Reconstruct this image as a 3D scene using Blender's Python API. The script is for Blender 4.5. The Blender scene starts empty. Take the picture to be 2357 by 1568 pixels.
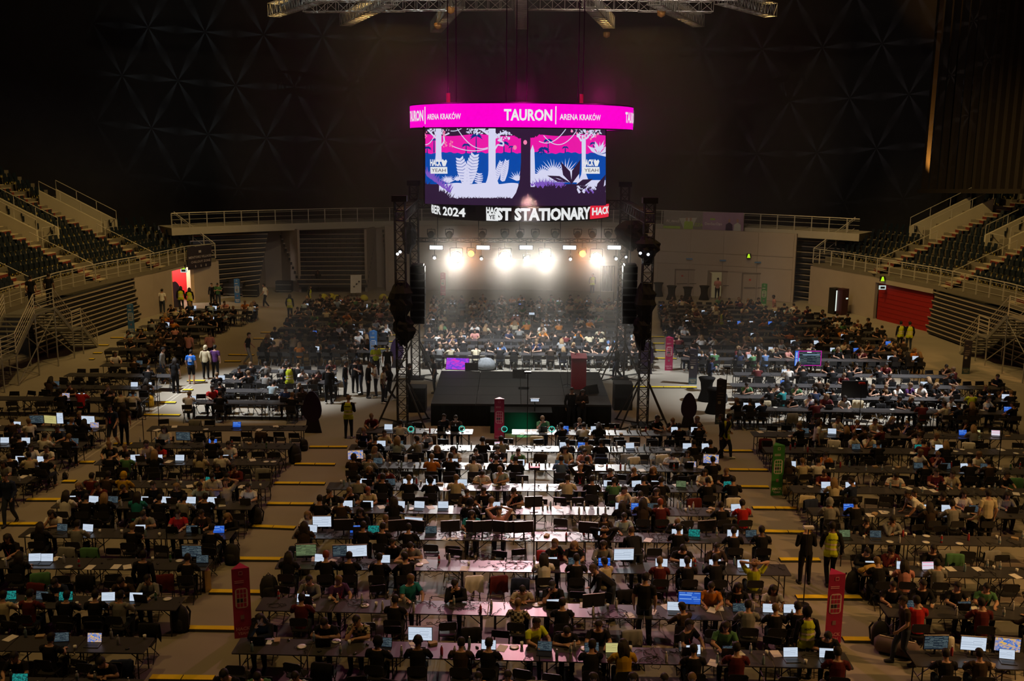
import bpy, math, random
import numpy as np
from mathutils import Vector, Matrix
random.seed(11)
rnd = random.Random(5)
SC = bpy.context.scene
COL = SC.collection
# ------------------------------------------------------------------ camera, world, exposure, lights
F_PX, CX, CY, CAM_H = 2292.0, 1178.5, 784.0, 12.0
TH, ROLL = math.atan(454.0 / 2292.0), 0.008
Fv = Vector((0, math.cos(TH), -math.sin(TH)))
R0 = Vector((1, 0, 0)); U0 = Vector((0, math.sin(TH), math.cos(TH)))
Rv = R0 * math.cos(ROLL) + U0 * math.sin(ROLL)
Uv = U0 * math.cos(ROLL) - R0 * math.sin(ROLL)
CAMP = Vector((0, 0, CAM_H))
cam_d = bpy.data.cameras.new('camera'); cam = bpy.data.objects.new('camera', cam_d); COL.objects.link(cam)
M = Matrix((Rv, Uv, -Fv)).transposed().to_4x4(); M.translation = CAMP
cam.matrix_world = M
cam_d.sensor_width = 36.0; cam_d.lens = F_PX / 2357.0 * 36.0; cam_d.clip_end = 400; cam_d.clip_start = 0.5
SC.camera = cam
w = bpy.data.worlds.new('hall_dark'); SC.world = w; w.use_nodes = True
w.node_tree.nodes['Background'].inputs[0].default_value = (1.0, 0.72, 0.45, 1)
w.node_tree.nodes['Background'].inputs[1].default_value = 0.0022
vs = SC.view_settings
vs.view_transform = 'Standard'; vs.look = 'None'; vs.gamma = 1.0; vs.exposure = 0.0; vs.use_curve_mapping = False
try:
    cy = SC.cycles
    cy.use_denoising = True; cy.use_light_tree = True
    cy.max_bounces = 5; cy.diffuse_bounces = 2; cy.glossy_bounces = 2; cy.transmission_bounces = 3; cy.volume_bounces = 0
    cy.transparent_max_bounces = 6; cy.sample_clamp_indirect = 3.0; cy.sample_clamp_direct = 0
    cy.caustics_reflective = False; cy.caustics_refractive = False
except Exception as e:
    print(e)

def ray(px, py):
    return Fv + Rv * ((px - CX) / F_PX) - Uv * ((py - CY) / F_PX)
def P(px, py, z=0.0):
    d = ray(px, py); t = (z - CAM_H) / d.z
    return CAMP + d * t
def PY(px, py, Y):
    d = ray(px, py); return CAMP + d * (Y / d.y)
def PX(px, py, X):
    d = ray(px, py); return CAMP + d * (X / d.x)
def PCYL(px, py, cx, cyy, R):
    d = ray(px, py)
    ox, oy = CAMP.x - cx, CAMP.y - cyy
    a = d.x * d.x + d.y * d.y; b = 2 * (ox * d.x + oy * d.y); c = ox * ox + oy * oy - R * R
    q = max(b * b - 4 * a * c, 0.0)
    t = (-b - math.sqrt(q)) / (2 * a)
    return CAMP + d * t

WARM = (1.0, 0.60, 0.20); WHITE = (0.93, 0.97, 1.0); PINK = (1.0, 0.35, 0.55)
def spot(name, loc, tgt, watts, col, deg, blend=0.6, size=0.4):
    l = bpy.data.lights.new(name, 'SPOT'); l.energy = watts; l.color = col
    l.spot_size = math.radians(deg); l.spot_blend = blend; l.shadow_soft_size = size
    o = bpy.data.objects.new(name, l); COL.objects.link(o); o.location = loc
    o.rotation_euler = (Vector(tgt) - Vector(loc)).to_track_quat('-Z', 'Y').to_euler()
    return o
def point(name, loc, watts, col, size=0.15):
    l = bpy.data.lights.new(name, 'POINT'); l.energy = watts; l.color = col; l.shadow_soft_size = size
    o = bpy.data.objects.new(name, l); COL.objects.link(o); o.location = loc
    return o
# roof floodlights of the hall: warm general light, three white pools, stand lights
for gx, gy, e in ((-19, 24, 2600), (-7, 20, 2200), (8, 20, 2600), (20, 25, 3000), (-21, 42, 4200), (-9, 38, 5200), (10, 38, 5200), (21, 44, 4200),
                  (-20, 62, 4500), (-9, 66, 4500), (9, 67, 4500), (20, 63, 4500)):
    spot('roof_flood_light', (gx * 0.85, gy, 25), (gx, gy + 1, 0), e * (1.25 if gy < 32 else 0.72), WARM, 78, 0.9, 0.5)
for px, py, e, dg, lx in ((590, 900, 20000, 25, -24), (1860, 905, 24000, 31, 27)):
    c = P(px, py, 0)
    spot('roof_white_spot', (lx, c.y - 3, 25), c, e * 2.6, WHITE, dg, 0.7, 0.3)
for fx in (-3.2, 0.6, 4.4):
    spot('rig_back_flood', (fx, 51.2, 7.9), (fx * 1.2, 54.6, 0.7), 4600, WHITE, 78, 0.8, 0.3)
spot('rig_front_wash', (0.6, 41.2, 9.9), P(1230, 1070, 0.7), 3000, WHITE, 60, 0.9, 0.3)
c = P(1330, 1330, 0)
spot('added_pink_top', (c.x, c.y + 2, 25), c, 3500, (1.0, 0.62, 0.62), 30, 0.8, 0.3)  # added overhead lamp, tints the tables pink in place of the screens' reflection
spot('added_pink_fill', (0.6, 41.0, 9.9), P(1270, 1345, 0.7), 4600, (1.0, 0.42, 0.46), 58, 0.9, 0.3)  # added lamp without fixture, boosts the LED screens' pink reflection on table tops
spot('added_amber_flood', (31, 16, 15), P(2260, 1440, 0), 13000, (1.0, 0.5, 0.16), 44, 0.9, 0.4)  # added amber lamp, replaces an orange reflection in window glass
spot('added_amber_flood', (36, 44, 14), P(2190, 850, 0), 5500, (1.0, 0.5, 0.16), 34, 0.9, 0.4)  # second added amber lamp for the same glass reflection, further back
for sx in (-1, 1):
    for y in (52, 63, 73):
        spot('stand_flood_light', (sx * 12, y - 10, 26), (sx * 30, y, 3.8), 6200, (1.0, 0.66, 0.22), 60, 0.9, 0.4)
spot('gallery_wall_flood', (-4, 45, 25), (-14, 83, 4.5), 3000, (1.0, 0.8, 0.55), 46, 0.9, 0.4)
spot('gallery_wall_flood', (4, 45, 25), (16, 83, 5.5), 5200, (1.0, 0.8, 0.6), 50, 0.9, 0.4)
spot('truss_uplight', (0, 44, 19.6), (0, 64, 20.4), 3500, (1.0, 0.86, 0.6), 130, 0.9, 0.2)

# ------------------------------------------------------------------ materials
MATS = {}
def mat(name, col, rough=0.6, metal=0.0, spec=0.4, noise=0.12, scale=6.0, bump=0.0, emit=None, alpha=None):
    if name in MATS: return MATS[name]
    m = bpy.data.materials.new(name); m.use_nodes = True
    nt = m.node_tree; b = nt.nodes['Principled BSDF']
    b.inputs['Roughness'].default_value = rough; b.inputs['Metallic'].default_value = metal
    b.inputs['Specular IOR Level'].default_value = spec
    tc = nt.nodes.new('ShaderNodeTexCoord')
    n = nt.nodes.new('ShaderNodeTexNoise'); n.inputs['Scale'].default_value = scale; n.inputs['Detail'].default_value = 4
    nt.links.new(tc.outputs['Object'], n.inputs['Vector'])
    mx = nt.nodes.new('ShaderNodeMix'); mx.data_type = 'RGBA'
    mx.inputs[6].default_value = tuple(max(0, c * (1 - noise)) for c in col) + (1,)
    mx.inputs[7].default_value = tuple(min(1, c * (1 + noise)) for c in col) + (1,)
    nt.links.new(n.outputs['Fac'], mx.inputs[0]); nt.links.new(mx.outputs[2], b.inputs['Base Color'])
    if bump:
        bp = nt.nodes.new('ShaderNodeBump'); bp.inputs['Strength'].default_value = bump
        nt.links.new(n.outputs['Fac'], bp.inputs['Height']); nt.links.new(bp.outputs[0], b.inputs['Normal'])
    if emit is not None:
        b.inputs['Emission Color'].default_value = tuple(emit[:3]) + (1,); b.inputs['Emission Strength'].default_value = emit[3]
    MATS[name] = m
    return m
def emat(name, col, s, sample=True):
    if name in MATS: return MATS[name]
    m = bpy.data.materials.new(name); m.use_nodes = True; nt = m.node_tree; nt.nodes.clear()
    e = nt.nodes.new('ShaderNodeEmission'); e.inputs[0].default_value = tuple(col) + (1,); e.inputs[1].default_value = s
    o = nt.nodes.new('ShaderNodeOutputMaterial'); nt.links.new(e.outputs[0], o.inputs[0])
    if not sample:
        m.cycles.emission_sampling = 'NONE'
    MATS[name] = m
    return m
def plaid(name, c1, c2):
    m = mat(name, c1); nt = m.node_tree; b = nt.nodes['Principled BSDF']
    tc = nt.nodes.new('ShaderNodeTexCoord'); ch = nt.nodes.new('ShaderNodeTexChecker'); ch.inputs['Scale'].default_value = 14
    ch.inputs[1].default_value = tuple(c1) + (1,); ch.inputs[2].default_value = tuple(c2) + (1,)
    nt.links.new(tc.outputs['Object'], ch.inputs[0]); nt.links.new(ch.outputs[0], b.inputs['Base Color'])
    return m
def screen_mat(name, bg, fg, rows, cols, s, kind='brick'):
    if name in MATS: return MATS[name]
    m = bpy.data.materials.new(name); m.use_nodes = True; nt = m.node_tree; nt.nodes.clear()
    o = nt.nodes.new('ShaderNodeOutputMaterial'); e = nt.nodes.new('ShaderNodeEmission'); e.inputs[1].default_value = s
    uv = nt.nodes.new('ShaderNodeUVMap')
    if kind == 'brick':
        t = nt.nodes.new('ShaderNodeTexBrick'); t.inputs['Scale'].default_value = 1.0
        t.inputs['Color1'].default_value = tuple(bg) + (1,); t.inputs['Color2'].default_value = tuple(fg) + (1,)
        t.inputs['Mortar'].default_value = tuple(bg) + (1,)
        t.inputs['Mortar Size'].default_value = 0.25 / rows; t.inputs['Bias'].default_value = -0.2
        t.inputs['Brick Width'].default_value = 1.0 / cols; t.inputs['Row Height'].default_value = 1.0 / rows
        t.offset = 0.37; t.offset_frequency = 3; t.squash = 1.9; t.squash_frequency = 2
    else:
        t = nt.nodes.new('ShaderNodeValToRGB')
        nz = nt.nodes.new('ShaderNodeTexNoise'); nz.inputs['Scale'].default_value = cols; nz.inputs['Distortion'].default_value = 1.2
        nt.links.new(uv.outputs[0], nz.inputs[0]); nt.links.new(nz.outputs[0], t.inputs[0])
        el = t.color_ramp.elements; el[0].position = 0.38; el[1].position = 0.62
        el[0].color = tuple(bg) + (1,); el[1].color = tuple(fg) + (1,)
        k = el.new(0.5); k.color = tuple((a + b) * 0.6 for a, b in zip(bg, fg)) + (1,)
    if kind == 'brick': nt.links.new(uv.outputs[0], t.inputs[0])
    nt.links.new(t.outputs[0], e.inputs[0]); nt.links.new(e.outputs[0], o.inputs[0])
    MATS[name] = m
    return m

# ------------------------------------------------------------------ mesh building
class MB:
    def __init__(self): self.v = []; self.f = []; self.m = []; self.uv = None
    def add(self, vs, fs, mi=0):
        n = len(self.v); self.v += [tuple(x) for x in vs]
        self.f += [tuple(i + n for i in q) for q in fs]; self.m += [mi] * len(fs)
        return self
    def box(self, c, s, mi=0, rz=0.0, mtx=None):
        hx, hy, hz = s[0] / 2, s[1] / 2, s[2] / 2
        vs = [(x, y, z) for x in (-hx, hx) for y in (-hy, hy) for z in (-hz, hz)]
        if mtx is not None: vs = [mtx @ Vector(q) for q in vs]
        elif rz:
            cc, ss = math.cos(rz), math.sin(rz); vs = [(x * cc - y * ss, x * ss + y * cc, z) for x, y, z in vs]
        vs = [(q[0] + c[0], q[1] + c[1], q[2] + c[2]) for q in vs]
        return self.add(vs, [(0, 1, 3, 2), (4, 6, 7, 5), (0, 4, 5, 1), (2, 3, 7, 6), (0, 2, 6, 4), (1, 5, 7, 3)], mi)
    def beam(self, a, b, wd, ht, mi=0):
        a = Vector(a); b = Vector(b); d = b - a; L = d.length
        if L < 1e-6: return self
        q = d.to_track_quat('X', 'Z').to_matrix()
        return self.box((a + b) / 2, (L, wd, ht), mi, mtx=q)
    def tube(self, pts, rad, n=6, mi=0, cap=True, ref=(1, 0, 0)):
        pts = [Vector(p) for p in pts]; k = len(pts)
        if not isinstance(rad, (list, tuple)): rad = [rad] * k
        base = len(self.v); fs = []
        for i, p in enumerate(pts):
            t = (pts[min(i + 1, k - 1)] - pts[max(i - 1, 0)]).normalized()
            r = Vector(ref)
            if abs(t.dot(r)) > 0.95: r = Vector((0, 1, 0)) if abs(t.y) < 0.9 else Vector((0, 0, 1))
            s = (r - t * t.dot(r)).normalized(); u = t.cross(s)
            rr = rad[i]; rx, ry = rr if isinstance(rr, (list, tuple)) else (rr, rr)
            for j in range(n):
                a = 2 * math.pi * j / n
                self.v.append(tuple(p + s * (math.cos(a) * rx) + u * (math.sin(a) * ry)))
        for i in range(k - 1):
            for j in range(n):
                fs.append((base + i * n + j, base + i * n + (j + 1) % n, base + (i + 1) * n + (j + 1) % n, base + (i + 1) * n + j))
        if cap:
            fs.append(tuple(base + j for j in reversed(range(n)))); fs.append(tuple(base + (k - 1) * n + j for j in range(n)))
        self.f += fs; self.m += [mi] * len(fs)
        return self
    def lathe(self, prof, c=(0, 0, 0), n=12, mi=0):
        base = len(self.v); fs = []
        for r, z in prof:
            for j in range(n):
                a = 2 * math.pi * j / n; self.v.append((c[0] + r * math.cos(a), c[1] + r * math.sin(a), c[2] + z))
        for i in range(len(prof) - 1):
            for j in range(n):
                fs.append((base + i * n + j, base + i * n + (j + 1) % n, base + (i + 1) * n + (j + 1) % n, base + (i + 1) * n + j))
        fs.append(tuple(base + j for j in reversed(range(n)))); fs.append(tuple(base + (len(prof) - 1) * n + j for j in range(n)))
        self.f += fs; self.m += [mi] * len(fs)
        return self
    def prism(self, poly, d, mi=0):
        """poly: list of 3D points (planar), extruded by vector d"""
        n = len(poly); d = Vector(d)
        vs = [Vector(p) for p in poly] + [Vector(p) + d for p in poly]
        fs = [tuple(reversed(range(n))), tuple(range(n, 2 * n))] + [(i, (i + 1) % n, n + (i + 1) % n, n + i) for i in range(n)]
        return self.add(vs, fs, mi)
    def rslab(self, c, sx, sy, h, r, mi=0, n=3):
        """rounded-corner slab, z from c.z to c.z+h"""
        poly = []
        for qx, qy, a0 in ((1, 1, 0), (-1, 1, 90), (-1, -1, 180), (1, -1, 270)):
            for k in range(n + 1):
                a = math.radians(a0 + 90 * k / n)
                poly.append((c[0] + qx * (sx / 2 - r) + r * math.cos(a), c[1] + qy * (sy / 2 - r) + r * math.sin(a), c[2]))
        return self.prism(poly, (0, 0, h), mi)
    def mesh(self, name, mats, smooth=False, uv=False):
        me = bpy.data.meshes.new(name); me.from_pydata(self.v, [], self.f); me.update()
        if not isinstance(mats, (list, tuple)): mats = [mats]
        for m in mats: me.materials.append(m)
        if len(mats) > 1: me.polygons.foreach_set('material_index', self.m)
        if smooth: me.polygons.foreach_set('use_smooth', [True] * len(me.polygons))
        return me
def obj(name, me, parent=None, loc=None, rz=None, scale=None, m=None):
    o = bpy.data.objects.new(name, me); COL.objects.link(o)
    if parent is not None: o.parent = parent
    if loc is not None: o.location = loc
    if rz is not None: o.rotation_euler = (0, 0, rz)
    if scale is not None: o.scale = (scale, scale, scale)
    if m is not None:
        o.material_slots[0].link = 'OBJECT'; o.material_slots[0].material = m
    return o
def tag(o, label=None, cat=None, group=None, kind=None):
    if label: o['label'] = label
    if cat: o['category'] = cat
    if group: o['group'] = group
    if kind: o['kind'] = kind
    return o
def empty(name, loc=(0, 0, 0), rz=0.0):
    o = bpy.data.objects.new(name, None); COL.objects.link(o); o.location = loc; o.rotation_euler = (0, 0, rz); o.empty_display_size = 0.1
    return o
ONES = 'zero first second third fourth fifth sixth seventh eighth ninth tenth eleventh twelfth thirteenth fourteenth fifteenth sixteenth seventeenth eighteenth nineteenth'.split()
TENS = {20: 'twent', 30: 'thirt', 40: 'fort', 50: 'fift', 60: 'sixt', 70: 'sevent', 80: 'eight', 90: 'ninet'}
def nth(n):
    if n < 20: return ONES[n]
    if n >= 100: return 'hundred-and-' + nth(n - 100) if n > 100 else 'hundredth'
    t, r = n // 10 * 10, n % 10
    return TENS[t] + 'ieth' if r == 0 else TENS[t] + 'y-' + ONES[r]
CARD = 'zero one two three four five six seven eight nine ten eleven twelve thirteen fourteen fifteen sixteen seventeen eighteen nineteen twenty'.split()
TXT = {}
def text_mesh(s, size, m, depth=0.0, align='CENTER', bold=0.0):
    cu = bpy.data.curves.new('lettering', 'FONT'); cu.body = s; cu.size = size; cu.align_x = align; cu.align_y = 'CENTER'
    cu.extrude = depth; cu.offset = bold; cu.resolution_u = 2
    o = bpy.data.objects.new('tmp', cu); COL.objects.link(o)
    dg = bpy.context.evaluated_depsgraph_get()
    me = bpy.data.meshes.new_from_object(o.evaluated_get(dg)); me.name = 'lettering'
    bpy.data.objects.remove(o); bpy.data.curves.remove(cu)
    me.materials.clear(); me.materials.append(m)
    return me
def mesh_bounds(me):
    a = np.empty(len(me.vertices) * 3); me.vertices.foreach_get('co', a); a = a.reshape(-1, 3)
    return a, a.min(0), a.max(0)

# shared materials
M_BLACK = mat('black_paint', (0.012, 0.012, 0.013), 0.45)
M_BLACKP = mat('black_plastic', (0.016, 0.016, 0.018), 0.42, spec=0.5)
M_CLOTHK = mat('black_cloth', (0.010, 0.010, 0.011), 0.9, spec=0.1)
M_STEEL = mat('galvanised_steel', (0.42, 0.41, 0.38), 0.42, metal=0.7)
M_RAIL = mat('railing_steel', (0.62, 0.58, 0.50), 0.45, metal=0.35)
M_ALU = mat('truss_aluminium', (0.55, 0.53, 0.48), 0.4, metal=0.6)
M_DARKM = mat('dark_metal', (0.035, 0.034, 0.033), 0.5, metal=0.4)
M_TOP = mat('table_top_grey', (0.052, 0.051, 0.055), 0.36, spec=0.75, scale=30)
M_WHITE = mat('white_plastic', (0.75, 0.75, 0.73), 0.45)
M_CONC = mat('stand_concrete', (0.17, 0.15, 0.115), 0.85, scale=2.0, bump=0.1)
M_BEIGE = mat('beige_wall', (0.40, 0.335, 0.29), 0.85, scale=1.2, noise=0.08)
M_YEL = mat('yellow_lid', (0.88, 0.64, 0.02), 0.5)
M_RUB = mat('black_rubber', (0.014, 0.014, 0.014), 0.8)
M_PAPER = mat('white_paper', (0.72, 0.70, 0.66), 0.8)
M_CRIM = mat('crimson_card', (0.42, 0.02, 0.09), 0.5)
M_GREEN = mat('green_card', (0.05, 0.24, 0.05), 0.5)
M_BLUE = mat('blue_card', (0.05, 0.17, 0.42), 0.5)
M_NAVY = mat('black_card', (0.03, 0.025, 0.04), 0.5)
M_PURP = mat('dark_purple_card', (0.035, 0.014, 0.06), 0.6)
M_LETW = mat('white_print', (0.75, 0.72, 0.66), 0.7)
M_PINKP = mat('pink_print', (0.75, 0.30, 0.40), 0.7)
# ------------------------------------------------------------------ floor and shell of the hall
def strip_wall(pts, z0, z1, th, mb, mi=0):
    """vertical wall of thickness th along a plan polyline"""
    for a, b in zip(pts, pts[1:]):
        a = Vector((a[0], a[1], 0)); b = Vector((b[0], b[1], 0)); d = (b - a).normalized(); n = Vector((-d.y, d.x, 0)) * th
        q = [a, b, b + n, a + n]
        mb.prism([(p.x, p.y, z0) for p in q], (0, 0, z1 - z0), mi)
def struct(name, me):
    o = obj(name, me); o['kind'] = 'structure'; return o
fm = mat('sealed_concrete_floor', (0.29, 0.262, 0.215), 0.62, spec=0.35, noise=0.16, scale=0.6, bump=0.02)
mb = MB(); mb.prism([(-60, -6, -0.2), (60, -6, -0.2), (60, 100, -0.2), (-60, 100, -0.2)], (0, 0, 0.2))
struct('floor', mb.mesh('floor', fm))
LP = [(-27.0, 34), (-26.8, 51), (-26.9, 58.5), (-26.2, 63.5), (-25.0, 68.7), (-24.2, 74.1), (-22.6, 76.2)]
RP = [(28.8, 34), (28.9, 51), (28.7, 57), (27.4, 64.3), (25.6, 69.5), (24.4, 73), (22.9, 76.2)]
def px_at(line, y):
    for (x0, y0), (x1, y1) in zip(line, line[1:]):
        if y0 <= y <= y1: return x0 + (x1 - x0) * (y - y0) / (y1 - y0)
    return line[0][0] if y < line[0][1] else line[-1][0]
ZF = 3.2     # deck of the lower side stands
# side walls under the stands (the left one has the open red doorway, y 71.9-74.6)
def along(line, ya, yb, n=6):
    ys = [ya] + [y for _, y in line if ya < y < yb] + [yb]
    return [(px_at(line, y), y) for y in ys]
mb = MB()
strip_wall(along(LP, 66.6, 71.3), 0, ZF - 0.25, 0.25, mb); strip_wall(along(LP, 71.3, 74.4), 2.75, ZF - 0.25, 0.25, mb)
strip_wall(along(LP, 74.4, 76.2), 0, ZF - 0.25, 0.25, mb)
struct('wall_left', mb.mesh('wall_left', M_BEIGE))
mb = MB()
strip_wall(list(reversed(along(RP, 69.6, 76.2))), 0, ZF - 0.25, 0.25, mb); strip_wall(list(reversed(along(RP, 64.3, 69.6))), 2.6, ZF - 0.25, 0.25, mb)
struct('wall_right', mb.mesh('wall_right', M_BEIGE))
# red rooms behind the doorways
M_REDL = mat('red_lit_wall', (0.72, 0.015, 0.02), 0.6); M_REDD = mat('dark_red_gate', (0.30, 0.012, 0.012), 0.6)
M_MAG = mat('magenta_poster', (0.62, 0.03, 0.20), 0.6)
ax, ay = px_at(LP, 71.3), 71.3; bx, by = px_at(LP, 74.4), 74.4
rm = empty('red_foyer_wall', (ax - 1.6, 73.2, 0)); tag(rm, 'bright red foyer wall seen through the open doorway on the left', 'wall panel')
mb = MB(); mb.box((-1.6, 1.8, 1.7), (0.1, 5.2, 3.4)); mb.box((0.2, 2.6, 1.7), (3.6, 0.1, 3.4)); obj('red_panel', mb.mesh('red_panel', M_REDL), rm)
mb = MB(); mb.box((-0.9, 2.52, 2.0), (1.5, 0.05, 1.5)); obj('magenta_panel', mb.mesh('magenta_panel', M_MAG), rm)
mb = MB(); mb.box((-0.9, 2.52, 0.62), (1.5, 0.05, 1.22)); obj('white_panel', mb.mesh('white_panel', mat('cream_panel', (0.8, 0.62, 0.5), 0.6)), rm)
tm = text_mesh('TAURON', 0.30, M_LETW); o = obj('lettering', tm, rm, (-0.8, 2.47, 2.35)); o.rotation_euler = (math.pi / 2, 0, 0)
tm = text_mesh('ARENA KRAKÓW', 0.13, M_LETW); o = obj('lettering', tm, rm, (-0.8, 2.47, 2.08)); o.rotation_euler = (math.pi / 2, 0, 0)
point('foyer_lamp', (ax - 1.7, 73.6, 2.7), 420, (1.0, 0.86, 0.72), 0.3)
mb = MB(); strip_wall(along(LP, 74.15, 74.4), 0, 2.78, 0.5, mb); strip_wall(along(LP, 71.3, 71.45), 0, 2.78, 0.5, mb)
o = struct('trim_1', mb.mesh('trim_1', mat('door_jamb_cream', (0.72, 0.52, 0.34), 0.6)))
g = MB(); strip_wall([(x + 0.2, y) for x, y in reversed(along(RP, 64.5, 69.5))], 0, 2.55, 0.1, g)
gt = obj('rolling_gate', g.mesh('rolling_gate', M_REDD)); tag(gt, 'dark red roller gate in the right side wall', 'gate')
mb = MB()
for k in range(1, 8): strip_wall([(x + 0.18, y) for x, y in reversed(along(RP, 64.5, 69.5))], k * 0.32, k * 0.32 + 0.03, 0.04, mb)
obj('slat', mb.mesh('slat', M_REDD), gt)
def exit_lamp(px, py, Y, idx, where):
    e = empty('exit_lamp', PY(px, py, Y)); tag(e, 'small lit green exit lamp, ' + where, 'exit lamp')
    m1 = MB(); m1.box((0, 0, 0), (0.34, 0.10, 0.36)); obj('housing', m1.mesh('lamp_housing', M_BLACKP), e)
    m2 = MB(); m2.prism([(-0.13, -0.06, -0.15), (0.13, -0.06, -0.15), (0.05, -0.06, 0.15), (-0.05, -0.06, 0.15)], (0, -0.02, 0)); obj('green_panel', m2.mesh('green_panel', emat('exit_green', (0.55, 0.95, 0.02), 0.9)), e)
exit_lamp(422, 615, 73.4, 0, 'over the red doorway at left'); exit_lamp(1983, 634, 71.6, 1, 'left one over the red roller gate'); exit_lamp(2031, 642, 68.6, 2, 'right one over the red roller gate')
for i, (x, y) in enumerate(((1581, 583), (1652, 586), (1723, 589))): exit_lamp(x, y, (80.6, 79.3, 77.9)[i], 3 + i, ('left', 'middle', 'right')[i] + ' one above the beige wall doors')
def exit_sign(px, py, Y, where):
    e = empty('exit_sign', PY(px, py, Y)); tag(e, 'small white lit exit box, ' + where, 'exit sign')
    m1 = MB(); m1.box((0, 0, 0), (0.46, 0.1, 0.28)); obj('light_box', m1.mesh('light_box', emat('exit_box', (0.62, 0.75, 0.72), 0.75)), e)
    m2 = MB(); m2.box((0, -0.06, 0), (0.30, 0.02, 0.14)); obj('pictogram', m2.mesh('pictogram', M_BLACKP), e)
exit_sign(423, 623, 73.4, 'over the red doorway at left'); exit_sign(1984, 653, 71.6, 'left one over the red roller gate'); exit_sign(2031, 662, 68.6, 'right one over the red roller gate')

# far beige wall with panels and doors (right half of the far end)
def far_arc(x):   # plan curve of the far end
    return 83.5 - 0.0125 * x * x
WY = -1.0
def wall_far_seg(x0, x1): return [(x, far_arc(x) + WY) for x in np.linspace(x0, x1, max(2, int(abs(x1 - x0) / 2.5) + 1))]
mb = MB(); strip_wall(wall_far_seg(-10.4, 21.8), 0, 5.35, 0.3, mb); wf = struct('wall_far', mb.mesh('wall_far', M_BEIGE))
k = 0
pm = {}
for zi, (z0, z1) in enumerate(((0.02, 2.55), (2.58, 3.5), (3.53, 5.3))):
    for i in range(13):
        x0 = -10.2 + i * 2.45; x1 = x0 + 2.42
        if zi == 0 and i in (9, 10, 11): z0b = 2.15
        else: z0b = z0
        p = MB(); strip_wall([(x0, far_arc(x0) + WY - 0.06), (x1, far_arc(x1) + WY - 0.06)], z0b, z1, 0.06, p)
        obj('panel', p.mesh('wall_panel', M_BEIGE), wf)
M_DOOR = mat('beige_door', (0.37, 0.31, 0.27), 0.7)
dn = 0
for i, (pa, pb) in enumerate(((1552, 1610), (1622, 1681), (1692, 1753))):
    A = PY(pa, 668, 80.3); B = PY(pb, 668, 80.3); xa, xb = A.x, B.x; xm = (xa + xb) / 2
    d = empty('door_%d' % (i + 1), (xm, far_arc(xm) + WY - 0.16, 0)); d['kind'] = 'structure'
    wd = (xb - xa) / 2
    for sgn in (-1, 1):
        if i == 1 and sgn == -1:
            lf = MB(); lf.box((-wd * 0.95, -0.40, 1.03), (0.06, wd * 0.9, 2.06))
        else:
            lf = MB(); lf.box((sgn * wd / 2, 0, 1.03), (wd - 0.03, 0.06, 2.06))
        l = obj('door_leaf', lf.mesh('door_leaf', M_DOOR), d)
        hb = MB(); hb.tube([(sgn * wd * 0.1, -0.08, 1.0), (sgn * wd * 0.92, -0.08, 1.0)], 0.022, 6)
        if not (i == 1 and sgn == -1): obj('push_bar', hb.mesh('push_bar', M_DARKM), l)
        if (i, sgn) in ((0, -1), (2, -1), (2, 1)):
            rs = MB(); rs.box((sgn * wd * 0.5, -0.05, 1.62), (0.16, 0.02, 0.14)); obj('red_notice', rs.mesh('red_notice', mat('red_notice', (0.5, 0.03, 0.02), 0.6)), l)
    fr = MB(); fr.box((0, -0.06, 1.06), (0.03, 0.02, 2.1)); fr.box((0, 0.0, 2.12), (wd * 2 + 0.16, 0.1, 0.1)); fr.box((-wd - 0.05, 0, 1.05), (0.08, 0.1, 2.1)); fr.box((wd + 0.05, 0, 1.05), (0.08, 0.1, 2.1))
    obj('door_frame', fr.mesh('door_frame', mat('door_frame_dim', (0.2, 0.16, 0.14), 0.7)), d)
    if i == 1:
        bk = MB(); bk.box((-wd / 2, 0.08, 1.03), (wd, 0.04, 2.06)); obj('lit_opening', bk.mesh('lit_opening', emat('lit_corridor', (0.75, 0.55, 0.25), 0.14)), d)
    sg = MB(); sg.box((0, -0.04, 3.0), (0.5, 0.06, 0.12)); s = obj('blue_sign', sg.mesh('blue_sign', mat('blue_enamel', (0.12, 0.25, 0.5), 0.5)))
    s.location = d.location; tag(s, 'small blue sign plate above the %s beige wall door' % ('left', 'middle', 'right')[i], 'sign')

# gallery slab, kerb and railing all round the far end
GZ = 5.55
gx = list(np.linspace(-25.6, 25.9, 27))
gal = [(x, 85.2 - 0.0158 * x * x) for x in gx]
M_SLAB = mat('gallery_slab', (0.46, 0.415, 0.34), 0.85, scale=1.5)
mb = MB(); strip_wall(gal, GZ - 0.55, GZ, 3.0, mb); gs = obj('gallery_slab', mb.mesh('gallery_slab', M_SLAB)); tag(gs, 'pale concrete walkway slab curving round the far end of the hall', 'walkway')
def railing(name, pts, h, label, post_gap=1.35, mids=3, r=0.03):
    """pts 3D polyline at foot level; posts are separate parts"""
    root = empty(name, pts[0]); tag(root, label, 'railing')
    o0 = Vector(pts[0])
    V = [Vector(p) - o0 for p in pts]; up = Vector((0, 0, h))
    t = MB(); t.tube([v + up for v in V], r * 1.25, 6); obj('top_rail', t.mesh('top_rail', M_RAIL), root)
    for k in range(mids):
        t = MB(); t.tube([v + up * (0.25 + 0.62 * k / max(1, mids - 1) if mids > 1 else 0.5) for v in V], r * 0.45, 4); obj('mid_rail', t.mesh('mid_rail', M_RAIL), root)
    pm = MB(); pm.box((0, 0, h / 2), (r * 2.2, r * 2.2, h)); pmesh = pm.mesh('post', M_RAIL)
    acc = 0.0; nxt = 0.0
    for a, b in zip(V, V[1:]):
        L = (b - a).length
        while nxt <= acc + L + 1e-6:
            obj('post', pmesh, root, a + (b - a) * ((nxt - acc) / L)); nxt += post_gap
        acc += L
    return root
railing('gallery_railing', [(x, y + 0.12, GZ) for x, y in gal], 1.1, 'steel railing along the far gallery walkway', 1.36)

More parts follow.
